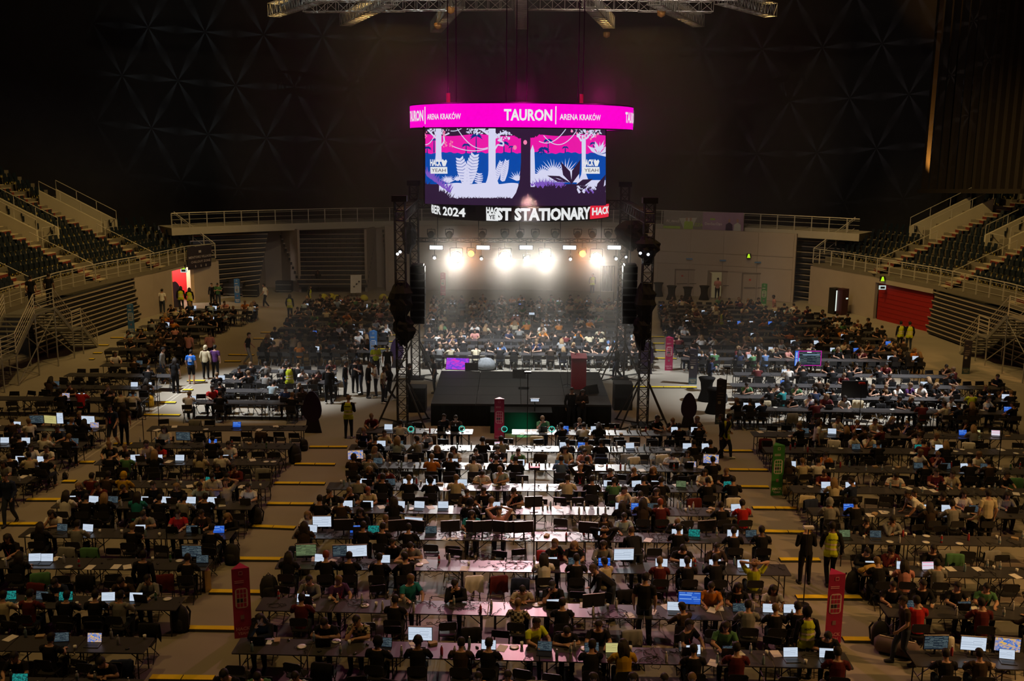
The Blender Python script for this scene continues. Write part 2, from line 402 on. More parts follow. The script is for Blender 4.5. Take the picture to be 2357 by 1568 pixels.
# retractable bleachers: each row a tread with a nosing; folded seats as little humps
M_BLE = mat('bleacher_dark', (0.020, 0.021, 0.028), 0.6); M_NOS = mat('bleacher_nosing', (0.36, 0.30, 0.24), 0.6)
M_SEATK = mat('folded_seat', (0.030, 0.032, 0.042), 0.5)
def bleacher(name, rows, label, seats=True, depth=0.6, cat='bleacher', bh=0.3):
    """rows: list of (A,B) 3D front-edge end points from top to bottom"""
    o0 = Vector(rows[-1][0]); root = empty(name, (o0.x, o0.y, 0)); tag(root, label, cat); off = Vector((o0.x, o0.y, 0))
    for A, B in rows:
        A = Vector(A) - off; B = Vector(B) - off
        d = (B - A).normalized(); n = Vector((-d.y, d.x, 0))
        t = MB()
        t.prism([A, B, B + n * depth, A + n * depth], (0, 0, -bh)); r = obj('seat_row', t.mesh('seat_row', M_BLE), root)
        q = MB(); q.beam(A - n * 0.02 + Vector((0, 0, -0.03)), B - n * 0.02 + Vector((0, 0, -0.03)), 0.06, 0.07); obj('nosing', q.mesh('nosing', M_NOS), r)
        if seats:
            L = (B - A).length; k = int(L / 0.55); s = MB(); ang = math.atan2(d.y, d.x)
            for i in range(k):
                c = A + d * ((i + 0.5) * L / k) + n * 0.3; s.box((c.x, c.y, c.z + 0.11), (0.44, 0.2, 0.2), 0, ang)
            so = obj('folded_seats', s.mesh('folded_seats', M_SEATK), r); so['kind'] = 'stuff'
    return root
# block 2 (open, narrows downwards), far left of centre
rows = []
for i in range(13):
    t = i / 12.0
    rows.append((PY(640 + 48 * t, 529 + 124 * t, 82.6 - 3.0 * t), PY(866 - 20 * t, 527 + 126 * t, 83.4 - 3.0 * t)))
bleacher('retractable_bleacher', rows, 'dark retractable bleacher with folded seats, middle of the far end', True, 0.8)
rows = []
for i in range(13):
    t = i / 12.0
    rows.append((PY(434 + 20 * t, 531 + 140 * t, 77.6 - 0.6 * t), PY(618 - 22 * t, 527 + 126 * t, 79.8 - 0.6 * t)))
bleacher('retractable_bleacher', rows, 'folded dark bleacher behind the black mentors sign, far left', False)
rows = []
for i in range(13):
    t = i / 12.0
    rows.append((PY(880 + 12 * t, 527 + 135 * t, 83.2), PY(1010, 527 + 135 * t, 83.6)))
bleacher('retractable_bleacher', rows, 'narrow dark bleacher just behind the left stage truss', True)
rows = []
for i in range(13):
    t = i / 12.0
    rows.append((PY(1783 + 24 * t, 536 + 156 * t, 79.2 - 0.5 * t), PY(1945 + 0 * t, 545 + 166 * t, 76.4 - 0.5 * t)))
bleacher('retractable_bleacher', rows, 'folded dark bleacher beside the beige wall, far right', False)
for sx, line, nm in ((-1, LP, 'left'), (1, RP, 'right')):
    rows = []
    ya, yb = (54.5, 66.6) if sx < 0 else (50.5, 64.2)
    for i in range(10):
        z = 2.75 - i * 0.27; cut = 0.25 * (i % 2)
        a = (px_at(line, ya) - sx * 0.04 * i, ya); b = (px_at(line, yb - cut) - sx * 0.04 * i, yb - cut)
        rows.append(((b[0], b[1], z), (a[0], a[1], z)) if sx > 0 else ((a[0], a[1], z), (b[0], b[1], z)))
    bleacher('retractable_bleacher', rows, 'folded dark bleacher under the %s seating stand' % nm, False, 0.5, bh=0.22)
# beige side walls between the far bleachers
mb = MB()
for (pa, ya, pb, yb) in ((598, 79.8, 612, 83.0), (612, 83.0, 650, 82.5), (650, 82.5, 688, 80.0), (846, 80.6, 868, 83.4), (868, 83.4, 905, 83.0)):
    A = PY(pa, 660, ya); B = PY(pb, 660, yb); strip_wall([(A.x, A.y), (B.x, B.y)], 0, 5.1, 0.2, mb)
struct('wall_back', mb.mesh('wall_back', M_BEIGE))

# black curtain wall round the upper hall, pleated
M_CURT = mat('black_drape', (0.045, 0.043, 0.045), 0.95, spec=0.05, scale=1.0, noise=0.2)
def curtain(pts, z0, z1, pitch, amp):
    mb = MB(); line = []
    for a, b in zip(pts, pts[1:]):
        a = Vector(a); b = Vector(b); L = (b - a).length; n = max(1, int(L / pitch)); d = (b - a) / L; nn = Vector((-d.y, d.x))
        for i in range(n): line.append(a + d * (L * i / n) + nn * (amp * (1 if i % 2 else -1)))
    line.append(Vector(pts[-1])); k = len(line)
    vs = [(p.x, p.y, z0) for p in line] + [(p.x, p.y, z1) for p in line]
    mb.add(vs, [(i, i + 1, k + i + 1, k + i) for i in range(k - 1)]); return mb
cu = curtain([(-52, 30), (-50, 62), (-42, 82), (-26, 94), (0, 99), (26, 94), (42, 82), (50, 62), (52, 30)], 4.5, 38, 0.9, 0.07)
o = obj('black_curtain', cu.mesh('black_curtain', M_CURT, True)); tag(o, 'huge pleated black curtain closing off the upper hall', 'curtain')
# vertical fins at upper right, added to stand for a doubled glass reflection
lf = empty('reflected_louvres', (33, 74, 0)); tag(lf, 'tall dark fins added for a glass reflection at upper right, first ones lit orange', 'louvres')
M_FIN = mat('reflected_fin', (0.035, 0.026, 0.02), 0.7)
fmh = MB(); fmh.box((0, 0, 9.0), (0.34, 0.5, 18.0)); fmesh = fmh.mesh('fin', M_FIN)
for k in range(13):
    p = PY(2128 + k * 19.5, 430, 82 - 1.5 * k); obj('fin', fmesh, lf, (p.x - 33, p.y - 74, p.z - 0.2))
sl = MB(); a = PY(2122, 437, 82) - Vector((33, 74, 0)); b = PY(2362, 437, 63.5) - Vector((33, 74, 0)); sl.beam(a + Vector((0, 0, -0.1)), b + Vector((0, 0, -0.1)), 0.7, 0.3); obj('sill', sl.mesh('sill', M_FIN), lf)
q = PY(2134, 380, 82); spot('added_orange_lamp', (q.x + 0.35, q.y - 1.1, q.z - 2.0), (q.x + 0.2, q.y - 0.2, q.z + 3.0), 9000, (1.0, 0.45, 0.08), 40, 0.9, 0.15)  # added lamp, gives the first fins the orange of that reflection

# gobo light: a lattice of stars thrown on the curtain by two projectors
def gobo(loc, tgt, watts, col, deg, cells):
    o = spot('gobo_projector', loc, tgt, watts, col, deg, 0.5, 0.02); l = o.data; l.use_nodes = True; nt = l.node_tree
    em = [n for n in nt.nodes if n.type == 'EMISSION'][0]
    tc = nt.nodes.new('ShaderNodeTexCoord'); sp = nt.nodes.new('ShaderNodeSeparateXYZ'); nt.links.new(tc.outputs['Normal'], sp.inputs[0])
    def mth(op, a, b=None, c=None):
        n = nt.nodes.new('ShaderNodeMath'); n.operation = op
        for i, v in enumerate((a, b, c)):
            if v is None: continue
            if isinstance(v, (int, float)): n.inputs[i].default_value = v
            else: nt.links.new(v, n.inputs[i])
        return n.outputs[0]
    zz = mth('ABSOLUTE', sp.outputs[2])
    u = mth('MULTIPLY', mth('DIVIDE', sp.outputs[0], zz), cells); v = mth('MULTIPLY', mth('DIVIDE', sp.outputs[1], zz), cells)
    def star(ou, ov):
        SQ = math.sqrt(3)
        a = mth('SUBTRACT', mth('MODULO', mth('ADD', u, 100 + ou), 1.0), 0.5)
        b = mth('MULTIPLY', mth('SUBTRACT', mth('MODULO', mth('ADD', mth('DIVIDE', v, SQ), 100 + ov), 1.0), 0.5), SQ)
        r = mth('SQRT', mth('ADD', mth('MULTIPLY', a, a), mth('MULTIPLY', b, b)))
        th = mth('ARCTAN2', b, a)
        m6 = mth('ABSOLUTE', mth('SUBTRACT', mth('MODULO', mth('ADD', th, 10 * math.pi + math.pi / 6), math.pi / 3), math.pi / 6))
        n = nt.nodes.new('ShaderNodeMapRange'); n.interpolation_type = 'SMOOTHSTEP'; nt.links.new(m6, n.inputs[0])
        n.inputs[1].default_value = 0.08; n.inputs[2].default_value = 0.20; n.inputs[3].default_value = 1; n.inputs[4].default_value = 0
        f = nt.nodes.new('ShaderNodeMapRange'); nt.links.new(r, f.inputs[0])
        f.inputs[1].default_value = 0.0; f.inputs[2].default_value = 0.55; f.inputs[3].default_value = 1; f.inputs[4].default_value = 0
        return mth('MULTIPLY', n.outputs[0], f.outputs[0])
    mr = nt.nodes.new('ShaderNodeMapRange'); nt.links.new(mth('DIVIDE', sp.outputs[1], zz), mr.inputs[0]); mr.inputs[1].default_value = -0.19; mr.inputs[2].default_value = -0.10
    tot = mth('MULTIPLY', mth('ADD', mth('ADD', star(0, 0), star(0.5, 0.5)), 0.10), mr.outputs[0])
    nt.links.new(tot, em.inputs['Strength'])
    return o
gobo((-10, 40, 22), (-15, 95, 17), 17000, (0.85, 1.0, 1.0), 50, 10.5)
gobo((8, 40, 22), (20, 95, 16), 11500, (1.0, 0.92, 0.9), 58, 10.5)

# ------------------------------------------------------------------ seating stands left and right
M_STEP = mat('stair_pale', (0.50, 0.43, 0.30), 0.8); M_RISER = mat('stair_riser_red', (0.16, 0.025, 0.02), 0.8)
M_PAR = mat('parapet_plaster', (0.56, 0.51, 0.40), 0.85, scale=1.0)
TR, RI, NR = 0.92, 0.47, 17
M_SEAT = mat('seat_dark_blue', (0.012, 0.020, 0.032), 0.38, spec=0.6)
sm = MB(); sm.box((0, -0.07, 0.36), (0.44, 0.10, 0.36)); SEAT_PAN = sm.mesh('seat_pan', M_SEAT)
sm = MB(); sm.rslab((0, 0, 0), 0.44, 0.42, 0.04, 0.1); SEAT_BACK = sm.mesh('seat_back', M_SEAT); SEAT_BACK.transform(Matrix.Translation((0, 0.03, 0.58)) @ Matrix.Rotation(math.radians(84), 4, 'X'))
M_TAG = mat('seat_number_tag', (0.75, 0.62, 0.15), 0.5)
sm = MB(); sm.box((0, 0, 0.12), (0.06, 0.05, 0.24)); sm.box((0, -0.13, 0.15), (0.05, 0.02, 0.10)); SEAT_LEG = sm.mesh('seat_bracket', M_TAG)
SEATS = []
def stand(side, line, aisles, ya, yb, nm):
    sg = -1 if side == 'left' else 1
    root = empty('seating_stand', (line[1][0], 60, 0)); tag(root, 'raked concrete seating stand on the %s side of the hall' % side, 'stand')
    off = Vector((line[1][0], 60, 0))
    ys = [ya] + [y for _, y in line if ya < y < yb] + [yb]
    for k in range(NR):
        z = ZF + k * RI
        mb = MB()
        for y0, y1 in zip(ys, ys[1:]):
            if k > 5 and y1 == yb: y1 = 73.1
            if y1 <= y0: continue
            e = 0
            x0, x1 = px_at(line, y0) + sg * TR * k, px_at(line, y1) + sg * TR * k
            q = [(x0, y0), (x1, y1 + e), (x1 + sg * (TR + 0.05), y1 + e), (x0 + sg * (TR + 0.05), y0)]
            if sg < 0: q = q[::-1]
            mb.prism([(a - off.x, b - 60, z - (0.3 if k == 0 else RI)) for a, b in q], (0, 0, 0.3 if k == 0 else RI))
        obj('tier', mb.mesh('tier', M_CONC), root)
        # stair flights over the tiers
        for a in aisles:
            if not (ya + 0.5 < a < yb): continue
            x = px_at(line, a) + sg * TR * k
            for h in (0, 1):
                s = MB(); s.box((x + sg * (0.23 + 0.46 * h) - off.x, a - 60, z + RI * 0.5 * h + 0.03), (0.44, 1.15, 0.05))
                st = obj('step', s.mesh('step', M_STEP), root)
                s = MB(); s.box((x + sg * (0.46 * h + 0.47) - off.x, a - 60, z + RI * 0.5 * h + 0.14), (0.03, 1.15, 0.19)); obj('red_riser', s.mesh('red_riser', M_RISER), st)
        # seats
        if k == 0: continue
        n = int((yb - ya) / 0.52)
        for i in range(n):
            y = ya + 0.3 + i * 0.52
            if k > 5 and y > 72.8: continue
            if any(abs(y - a) < 0.85 for a in aisles): continue
            if k > 4 and any(a + 0.9 < y < a + 2.7 for a in aisles) and k < 10: continue
            x = px_at(line, y) + sg * (TR * k + 0.45)
            SEATS.append((side, k, i, Vector((x, y, z)), -sg * math.pi / 2))
    # front railing
    pts = [(px_at(line, y), y, ZF) for y in ys]
    railing('stand_railing', pts, 1.1, 'steel guard railing along the front of the %s seating stand' % side, 1.25)
    x = px_at(line, yb)
    railing('stand_railing', [(x, yb, ZF), (x + sg * 3.2, yb + 0.6, GZ)], 1.1, 'sloping end railing of the %s stand up to the gallery' % side, 1.1, 2)
    # vomitory parapets beside the upper flights
    for j, a in enumerate(aisles):
        if not (ya < a < yb): continue
        for oy in (0.75, 2.75):
            y = a + oy; x = px_at(line, y); p0 = x + sg * TR * 5; p1 = x + sg * TR * 9.6; z0 = ZF + 4.2 * RI; z1 = ZF + 9.6 * RI
            mb = MB(); mb.prism([(p0 - off.x, y - 60, z0), (p1 - off.x, y - 60, z1 - 1.4), (p1 - off.x, y - 60, z1 + 0.75), (p0 - off.x, y - 60, z0 + 1.1)], (0, 0.22, 0))
            pr = obj('parapet', mb.mesh('parapet', M_PAR), root)
            t = MB(); t.tube([(p0 - off.x, y - 59.9, z0 + 1.1), (p0 - off.x, y - 59.9, z0 + 1.75), (p1 - off.x, y - 59.9, z1 + 1.4), (p1 - off.x, y - 59.9, z1 + 0.75)], 0.028, 5)
            for f in (0.33, 0.66):
                xx = p0 + (p1 - p0) * f - off.x; zz = z0 + 1.1 + (z1 + 0.75 - z0 - 1.1) * f; t.tube([(xx, y - 59.9, zz), (xx, y - 59.9, zz + 0.65)], 0.022, 4)
            obj('handrail', t.mesh('handrail', M_RAIL), pr)
        x = px_at(line, a + 1.75); wz = ZF + 5 * RI
        t = MB(); t.tube([(x + sg * TR * 4.9 - off.x, a - 59.2, wz - 0.4), (x + sg * TR * 4.9 - off.x, a - 59.2, wz + 0.85), (x + sg * TR * 4.9 - off.x, a - 57.3, wz + 0.85), (x + sg * TR * 4.9 - off.x, a - 57.3, wz - 0.4)], 0.03, 5)
        t.tube([(x + sg * TR * 4.9 - off.x, a - 59.2, wz + 0.3), (x + sg * TR * 4.9 - off.x, a - 57.3, wz + 0.3)], 0.02, 4)
        obj('gate_rail', t.mesh('gate_rail', M_RAIL), root)
        # aisle handrail
        t = MB(); p = [(px_at(line, a) + sg * TR * kk - off.x, a - 60 - 0.62, ZF + kk * RI + 0.9) for kk in (0.4, 4.6)]
        t.tube(p, 0.026, 5)
        for q in p: t.tube([q, (q[0], q[1], q[2] - 0.85)], 0.022, 4)
        obj('handrail', t.mesh('handrail', M_RAIL), root)
stand('left', LP, [50.2, 56.6, 63.4, 70.2], 40.0, 76.0, 'left')
stand('right', RP, [50.2, 56.6, 63.4, 70.2], 40.0, 76.0, 'right')
def vis(p, m=60):
    d = p - CAMP; z = d.dot(Fv)
    if z < 1: return False
    x = CX + F_PX * d.dot(Rv) / z; y = CY - F_PX * d.dot(Uv) / z
    return -m < x < 2357 + m and -m < y < 1568 + m
SEATS = [s for s in SEATS if vis(s[3], 30)]
SEATS.sort(key=lambda s: (s[3] - CAMP).length)
cnt = {'left': 0, 'right': 0}
rest = MB()
SB = [np.array([v.co[:] for v in me.vertices]) for me in (SEAT_PAN, SEAT_BACK, SEAT_LEG)]
SF = [[tuple(p.vertices) for p in me.polygons] for me in (SEAT_PAN, SEAT_BACK, SEAT_LEG)]
for side, k, i, p, rz in SEATS:
    if cnt[side] < 150:
        cnt[side] += 1
        e = empty('arena_seat', p, rz); tag(e, 'dark blue tip-up seat, %s place along row %s of the %s stand' % (nth(i + 1), CARD[k], side), 'seat', 'tip-up seats of the %s stand' % side)
        obj('seat_pan', SEAT_PAN, e); obj('backrest', SEAT_BACK, e); obj('bracket', SEAT_LEG, e)
    else:
        c, s = math.cos(rz), math.sin(rz)
        for j, (vv, ff) in enumerate(zip(SB, SF)):
            q = [(x * c - y * s + p.x, x * s + y * c + p.y, z + p.z) for x, y, z in vv]; rest.add(q, ff, 1 if j == 2 else 0)
o = obj('arena_seats', rest.mesh('arena_seats', [M_SEAT, M_TAG])); tag(o, 'remaining rows of dark blue tip-up seats in both side stands', 'seats', kind='stuff')

# scaffold stairs up to both stands
def scaffold_stair(sg, x, label):
    root = empty('scaffold_stair', (x, 51.5, 0)); tag(root, label, 'staircase')
    wd = 1.5
    pts = [(44.3, 0), (46.6, 1.6), (48.0, 1.6), (50.2, ZF), (52.4, ZF), (54.4, 1.6), (55.6, 1.6), (57.6, 0)]
    fl = [(0, 1), (2, 3), (4, 5), (6, 7)]
    for a, b in fl:
        (y0, z0), (y1, z1) = pts[a], pts[b]; n = 8
        for i in range(n):
            t = (i + 0.5) / n; m = MB(); m.box((0, y0 + (y1 - y0) * t - 51.5, z0 + (z1 - z0) * t), (wd, 0.27, 0.05)); obj('tread', m.mesh('tread', M_STEEL), root)
        for s in (-1, 1):
            m = MB(); m.beam((s * wd / 2, y0 - 51.5, z0), (s * wd / 2, y1 - 51.5, z1), 0.06, 0.2); obj('stringer', m.mesh('stringer', M_STEEL), root)
    for a, b in ((1, 2), (3, 4), (5, 6)):
        m = MB(); m.box((0, (pts[a][0] + pts[b][0]) / 2 - 51.5, pts[a][1] - 0.04), (wd + 0.1, pts[b][0] - pts[a][0], 0.08)); obj('landing', m.mesh('landing', M_STEEL), root)
    for s in (-1, 1):
        q = [Vector((s * wd / 2, y - 51.5, z)) for y, z in pts]
        if s == sg: parts = [q[0:4], q[4:8]]
        else: parts = [q]
        for p in parts:
            m = MB(); m.tube([v + Vector((0, 0, 1.05)) for v in p], 0.03, 6); hr = obj('handrail', m.mesh('handrail', M_RAIL), root)
            for h in (0.25, 0.45, 0.65, 0.85):
                m = MB(); m.tube([v + Vector((0, 0, h)) for v in p], 0.015, 4); obj('baluster_rail', m.mesh('baluster_rail', M_RAIL), hr)
            for v in p:
                m = MB(); m.tube([v, v + Vector((0, 0, 1.05))], 0.03, 5); obj('post', m.mesh('post', M_RAIL), root)
        for y, z in pts:
            if z > 0:
                m = MB(); m.tube([(s * wd / 2, y - 51.5, 0), (s * wd / 2, y - 51.5, z)], 0.04, 6); obj('leg', m.mesh('leg', M_STEEL), root)
        for (y0, z0), (y1, z1) in (((46.6, 1.4), (50.2, 0.1)), ((50.2, 2.9), (54.4, 0.3)), ((48.0, 0.1), (52.4, 2.9))):
            m = MB(); m.tube([(s * wd / 2, y0 - 51.5, z0), (s * wd / 2, y1 - 51.5, z1)], 0.028, 5); obj('brace', m.mesh('brace', M_STEEL), root)
scaffold_stair(-1, -25.2, 'grey steel scaffold staircase climbing to the left seating stand')
scaffold_stair(1, 27.2, 'grey steel scaffold staircase climbing to the right seating stand')

# signs hung on the railings
def hung(name, quad, Yq, m, label, cat, th=0.03):
    A, B, C_, D = [PY(px, py, y) for (px, py), y in zip(quad, Yq)]
    o0 = (A + B) / 2; root = empty(name, o0); tag(root, label, cat)
    n = (B - A).cross(D - A).normalized()
    if n.y > 0: n = -n
    mb = MB(); mb.prism([q - o0 for q in (A, B, C_, D)], -n * th); obj('cloth', mb.mesh('sign_cloth', m), root)
    return root, A - o0, B - o0, C_ - o0, D - o0, n
def put_text(root, s, A, B, D, u0, v0, wfrac, m, n, hmax=None, name='lettering'):
    """text centred at (u0,v0) of the quad A(top left) B(top right) D(bottom left)"""
    me = text_mesh(s, 1.0, m, bold=0.012); a, lo, hi = mesh_bounds(me); ux = (B - A); uy = (A - D)
    sc = ux.length * wfrac / (hi[0] - lo[0]); c = (lo + hi) / 2; e1 = ux.normalized(); e2 = uy.normalized()
    org = A + ux * u0 - uy * v0 + n * 0.015
    co = [org + e1 * ((v[0] - c[0]) * sc) + e2 * ((v[1] - c[1]) * sc) for v in a]
    me.vertices.foreach_set('co', np.array([q[:] for q in co]).ravel()); me.update()
    return obj(name, me, root)
M_SIGNT = mat('grey_print', (0.42, 0.38, 0.42), 0.7)
r, A, B, C_, D, n = hung('mentors_sign', [(430, 570), (487, 563), (486, 612), (433, 622)], [73.6, 75.5, 75.5, 73.6], M_NAVY, 'black hanging banner pointing to the mentors village, left of the far bleachers', 'banner')
put_text(r, 'MENTORS VILLAGE', A, B, D, 0.5, 0.47, 0.9, M_SIGNT, n); put_text(r, 'CHILLOUT ZONE', A, B, D, 0.52, 0.68, 0.78, M_SIGNT, n)
ar = MB(); ux, uy = (B - A), (A - D)
for f in (0.3, 0.52, 0.72):
    c = A + ux * f - uy * 0.88 + n * 0.02; e1 = ux.normalized() * 0.06; e2 = uy.normalized() * 0.1
    ar.prism([c - e1 * 0.4 + e2, c + e1 * 0.4 + e2, c + e1 * 0.4, c + e1 * 1.2, c - e2, c - e1 * 1.2, c - e1 * 0.4], n * 0.01)
obj('arrows', ar.mesh('arrows', M_SIGNT), r)
e1 = ux * 0.05; c = A + ux * 0.5 - uy * 0.24 + n * 0.02; q = MB(); q.prism([c - e1 + uy * 0.05, c + e1 + uy * 0.05, c + e1 - uy * 0.05, c - e1 - uy * 0.05], n * 0.01); obj('emblem', q.mesh('emblem', M_SIGNT), r)
M_VIO = mat('violet_banner', (0.34, 0.22, 0.33), 0.8, scale=1.0, noise=0.35); M_GRB = mat('grey_banner', (0.24, 0.22, 0.21), 0.8, noise=0.3)
M_LIME = mat('lime_print', (0.34, 0.50, 0.08), 0.7); M_SKIN_P = mat('printed_skin', (0.42, 0.24, 0.17), 0.7); M_LGREY = mat('light_print', (0.5, 0.5, 0.46), 0.7)
r, A, B, C_, D, n = hung('gallery_banner', [(1528, 485), (1618, 488), (1616, 538), (1526, 534)], [81.1, 80.2, 80.2, 81.1], M_GRB, 'dark banner with a lime strip on the right gallery railing', 'banner')
put_text(r, 'AI_devs3', A, B, D, 0.24, 0.47, 0.34, M_LETW, n); o = put_text(r, 'PIZZA', A, B, D, 0.87, 0.60, 0.30, M_LIME, n)
o['label'] = 'slanted PIZZA lettering'
ux, uy = (B - A), (A - D)
def patch(root, A, ux, uy, n, poly, m, name):
    q = MB(); q.prism([A + ux * u - uy * v + n * 0.012 for u, v in poly], n * 0.006); return obj(name, q.mesh(name, m), root)
patch(r, A, ux, uy, n, [(0.0, 0.70), (0.44, 0.70), (0.44, 0.86), (0.0, 0.88)], M_LIME, 'lime_strip')
patch(r, A, ux, uy, n, [(0.0, 0.88), (0.72, 0.88), (0.70, 1.0), (0.0, 1.0)], M_LGREY, 'pale_strip')
patch(r, A, ux, uy, n, [(0.40, 0.32), (0.86, 0.28), (0.70, 0.95), (0.55, 0.90)], M_LGREY, 'pale_shape')
for u in (0.60, 0.70):
    patch(r, A, ux, uy, n * 1.6, [(u - 0.07, 0.95), (u - 0.06, 0.5), (u, 0.42), (u + 0.06, 0.5), (u + 0.07, 0.95)], M_LIME, 'printed_torso')
    patch(r, A, ux, uy, n * 2.0, [(u + 0.03 * math.cos(t), 0.36 + 0.09 * math.sin(t)) for t in np.linspace(0, 5.5, 8)], M_SKIN_P, 'printed_head')
r, A, B, C_, D, n = hung('gallery_banner', [(1618, 488), (1712, 490), (1711, 542), (1616, 538)], [80.2, 79.3, 79.3, 80.2], M_VIO, 'dark violet banner on the right gallery railing, right half of the pair', 'banner')
put_text(r, 'DevSecOps', A, B, D, 0.27, 0.55, 0.42, M_LETW, n)
ux, uy = (B - A), (A - D)
for u, cm in ((0.66, M_PURP), (0.86, M_LGREY)):
    patch(r, A, ux, uy, n, [(u - 0.09, 0.85), (u - 0.08, 0.55), (u, 0.45), (u + 0.08, 0.55), (u + 0.09, 0.85)], cm, 'printed_torso')
    patch(r, A, ux, uy, n * 1.5, [(u + 0.03 * math.cos(t), 0.37 + 0.09 * math.sin(t)) for t in np.linspace(0, 5.5, 8)], M_SKIN_P, 'printed_head')
for k in range(2):
    patch(r, A, ux, uy, n, [(0.22 + 0.06 * k + 0.035 * math.cos(t), 0.32 + 0.05 * math.sin(t)) for t in np.linspace(0, 5.5, 8)], M_LIME, 'emblem_loop')
# ------------------------------------------------------------------ trusses
def truss_mesh(L, wd=0.4, pitch=0.5, r=0.026, n=5, m=None):
    """box truss along +Z from 0 to L"""
    mb = MB(); h = wd / 2
    cs = [(-h, -h), (h, -h), (h, h), (-h, h)]
    for x, y in cs: mb.tube([(x, y, 0), (x, y, L)], r, n)
    k = max(1, int(round(L / pitch))); st = L / k
    for (x0, y0), (x1, y1) in zip(cs, cs[1:] + cs[:1]):
        for i in range(k):
            z = i * st
            if i % 2: mb.tube([(x0, y0, z), (x1, y1, z + st)], r * 0.55, 4)
            else: mb.tube([(x1, y1, z), (x0, y0, z + st)], r * 0.55, 4)
        for i in range(k + 1): mb.tube([(x0, y0, i * st), (x1, y1, i * st)], r * 0.5, 4)
    return mb.mesh('truss', m or M_ALU)
def truss_between(name, a, b, parent=None, wd=0.4, pitch=0.5, m=None):
    a = Vector(a); b = Vector(b); d = b - a
    o = obj(name, truss_mesh(d.length, wd, pitch, m=m), parent); o.location = a
    o.rotation_euler = d.to_track_quat('Z', 'Y').to_euler(); return o
M_TRK = mat('black_truss', (0.05, 0.047, 0.043), 0.45, metal=0.3)
# roof truss ring with spokes
rt = empty('roof_truss', (0, 64, 20)); tag(rt, 'big aluminium lighting truss ring with spokes hanging under the roof', 'truss')
ro = Vector((0, 64, 20))
for a, b in (((700, 16), (930, 14)), ((930, 12), (1180, 10)), ((1215, 10), (1470, 12)), ((1470, 14), (1640, 16)), ((720, -14), (1000, -16)), ((1000, -18), (1400, -18)), ((1400, -16), (1700, -14))):
    truss_between('ring_truss', P(*a, 20) - ro, P(*b, 20) - ro, rt, 0.6, 0.7)
for a, b in (((1200, -40), (1200, 54)), ((1055, 0), (1003, 62)), ((1355, 0), (1402, 52)), ((900, -6), (795, 46)), ((1505, -6), (1608, 48)), ((742, -14), (630, 24)), ((1660, -8), (1775, 24))):
    truss_between('spoke_truss', P(*a, 20) - ro, P(*b, 20) - ro, rt, 0.75, 0.45)
M_SLING = mat('orange_sling', (0.45, 0.22, 0.06), 0.6)
for i, (x, y) in enumerate(((1008, 64), (1396, 84), (1522, 36), (1037, 28))):
    c = P(x, y, 19.4); e = empty('chain_hoist', c); tag(e, 'small hoist basket hanging under the roof truss, %s from left' % nth((1, 3, 4, 2)[i]), 'hoist')
    m = MB(); m.lathe([(0.05, -0.1), (0.22, 0.0), (0.26, 0.25), (0.2, 0.3)], n=10); obj('basket', m.mesh('basket', M_SLING, True), e)
    m = MB(); m.tube([(-0.22, 0, 0.28), (0, 0, 0.9)], 0.02, 4); m.tube([(0.22, 0, 0.28), (0, 0, 0.9)], 0.02, 4); obj('chain', m.mesh('chain', M_DARKM), e)

# ------------------------------------------------------------------ centre-hung video cube
JX, JY = 0.35, 46.4
jb = empty('video_cube', (JX, JY, 12)); tag(jb, 'hanging video cube with magenta ring, jungle picture and lettered lower ring', 'video screen')
jo = Vector((JX, JY, 12))
M_BACKS = mat('screen_casing', (0.02, 0.02, 0.022), 0.6)
M_MAGL = emat('magenta_led', (1.0, 0.0, 0.62), 0.98); M_LEDW = emat('white_led', (0.84, 0.86, 0.86), 0.95, False)
def arc_band(cx, cy, R, a0, a1, z0, z1, n=48, th=0.35):
    mb = MB(); vs = []; fs = []
    for i in range(n + 1):
        a = a0 + (a1 - a0) * i / n
        for r in (R, R - th):
            for z in (z0, z1): vs.append((cx + r * math.sin(a) - jo.x, cy - r * math.cos(a) - jo.y, z - jo.z))
    for i in range(n):
        b = 4 * i; c = b + 4
        fs += [(b, c, c + 1, b + 1), (b + 2, b + 3, c + 3, c + 2), (b + 1, c + 1, c + 3, b + 3), (b, b + 2, c + 2, c)]
    mb.add(vs, fs, 0); return mb
RR = 5.05
zt = PCYL(1188, 238, JX, JY, RR).z; zb = PCYL(1188, 293, JX, JY, RR).z
ring = obj('upper_ring', arc_band(JX, JY, RR, -math.pi, math.pi, zb, zt, 72).mesh('upper_ring', M_MAGL), jb)
m = arc_band(JX, JY, RR - 0.02, -math.pi, math.pi, zt, zt + 0.06, 72).mesh('ring_edge', M_BACKS); obj('ring_edge', m, jb)
m = arc_band(JX, JY, RR - 0.02, -math.pi, math.pi, zb - 0.05, zb, 72).mesh('ring_edge', M_BACKS); obj('ring_edge', m, jb)
def cyl_text(s, parent, cx, cy, R, ang0, ang1, zc, height, m, bold=0.02, name='lettering', z_off=0.0):
    me = text_mesh(s, 1.0, m, bold=bold); a, lo, hi = mesh_bounds(me)
    sx = (ang1 - ang0) / (hi[0] - lo[0]); sz = height / (hi[1] - lo[1]); out = np.empty_like(a)
    ang = ang0 + (a[:, 0] - lo[0]) * sx
    out[:, 0] = cx + (R + 0.02 + z_off) * np.sin(ang) - jo.x; out[:, 1] = cy - (R + 0.02 + z_off) * np.cos(ang) - jo.y
    out[:, 2] = zc + (a[:, 1] - (lo[1] + hi[1]) / 2) * sz - jo.z
    me.vertices.foreach_set('co', out.ravel()); me.update(); return obj(name, me, parent)
def ang_at(px, py, cx, cy, R):
    p = PCYL(px, py, cx, cy, R); return math.atan2(p.x - cx, cy - p.y)
zc = (zt + zb) / 2 + 0.02
aT0, aT1 = ang_at(1160, 266, JX, JY, RR), ang_at(1271, 266, JX, JY, RR)
aA0, aA1 = ang_at(1288, 266, JX, JY, RR), ang_at(1382, 266, JX, JY, RR)
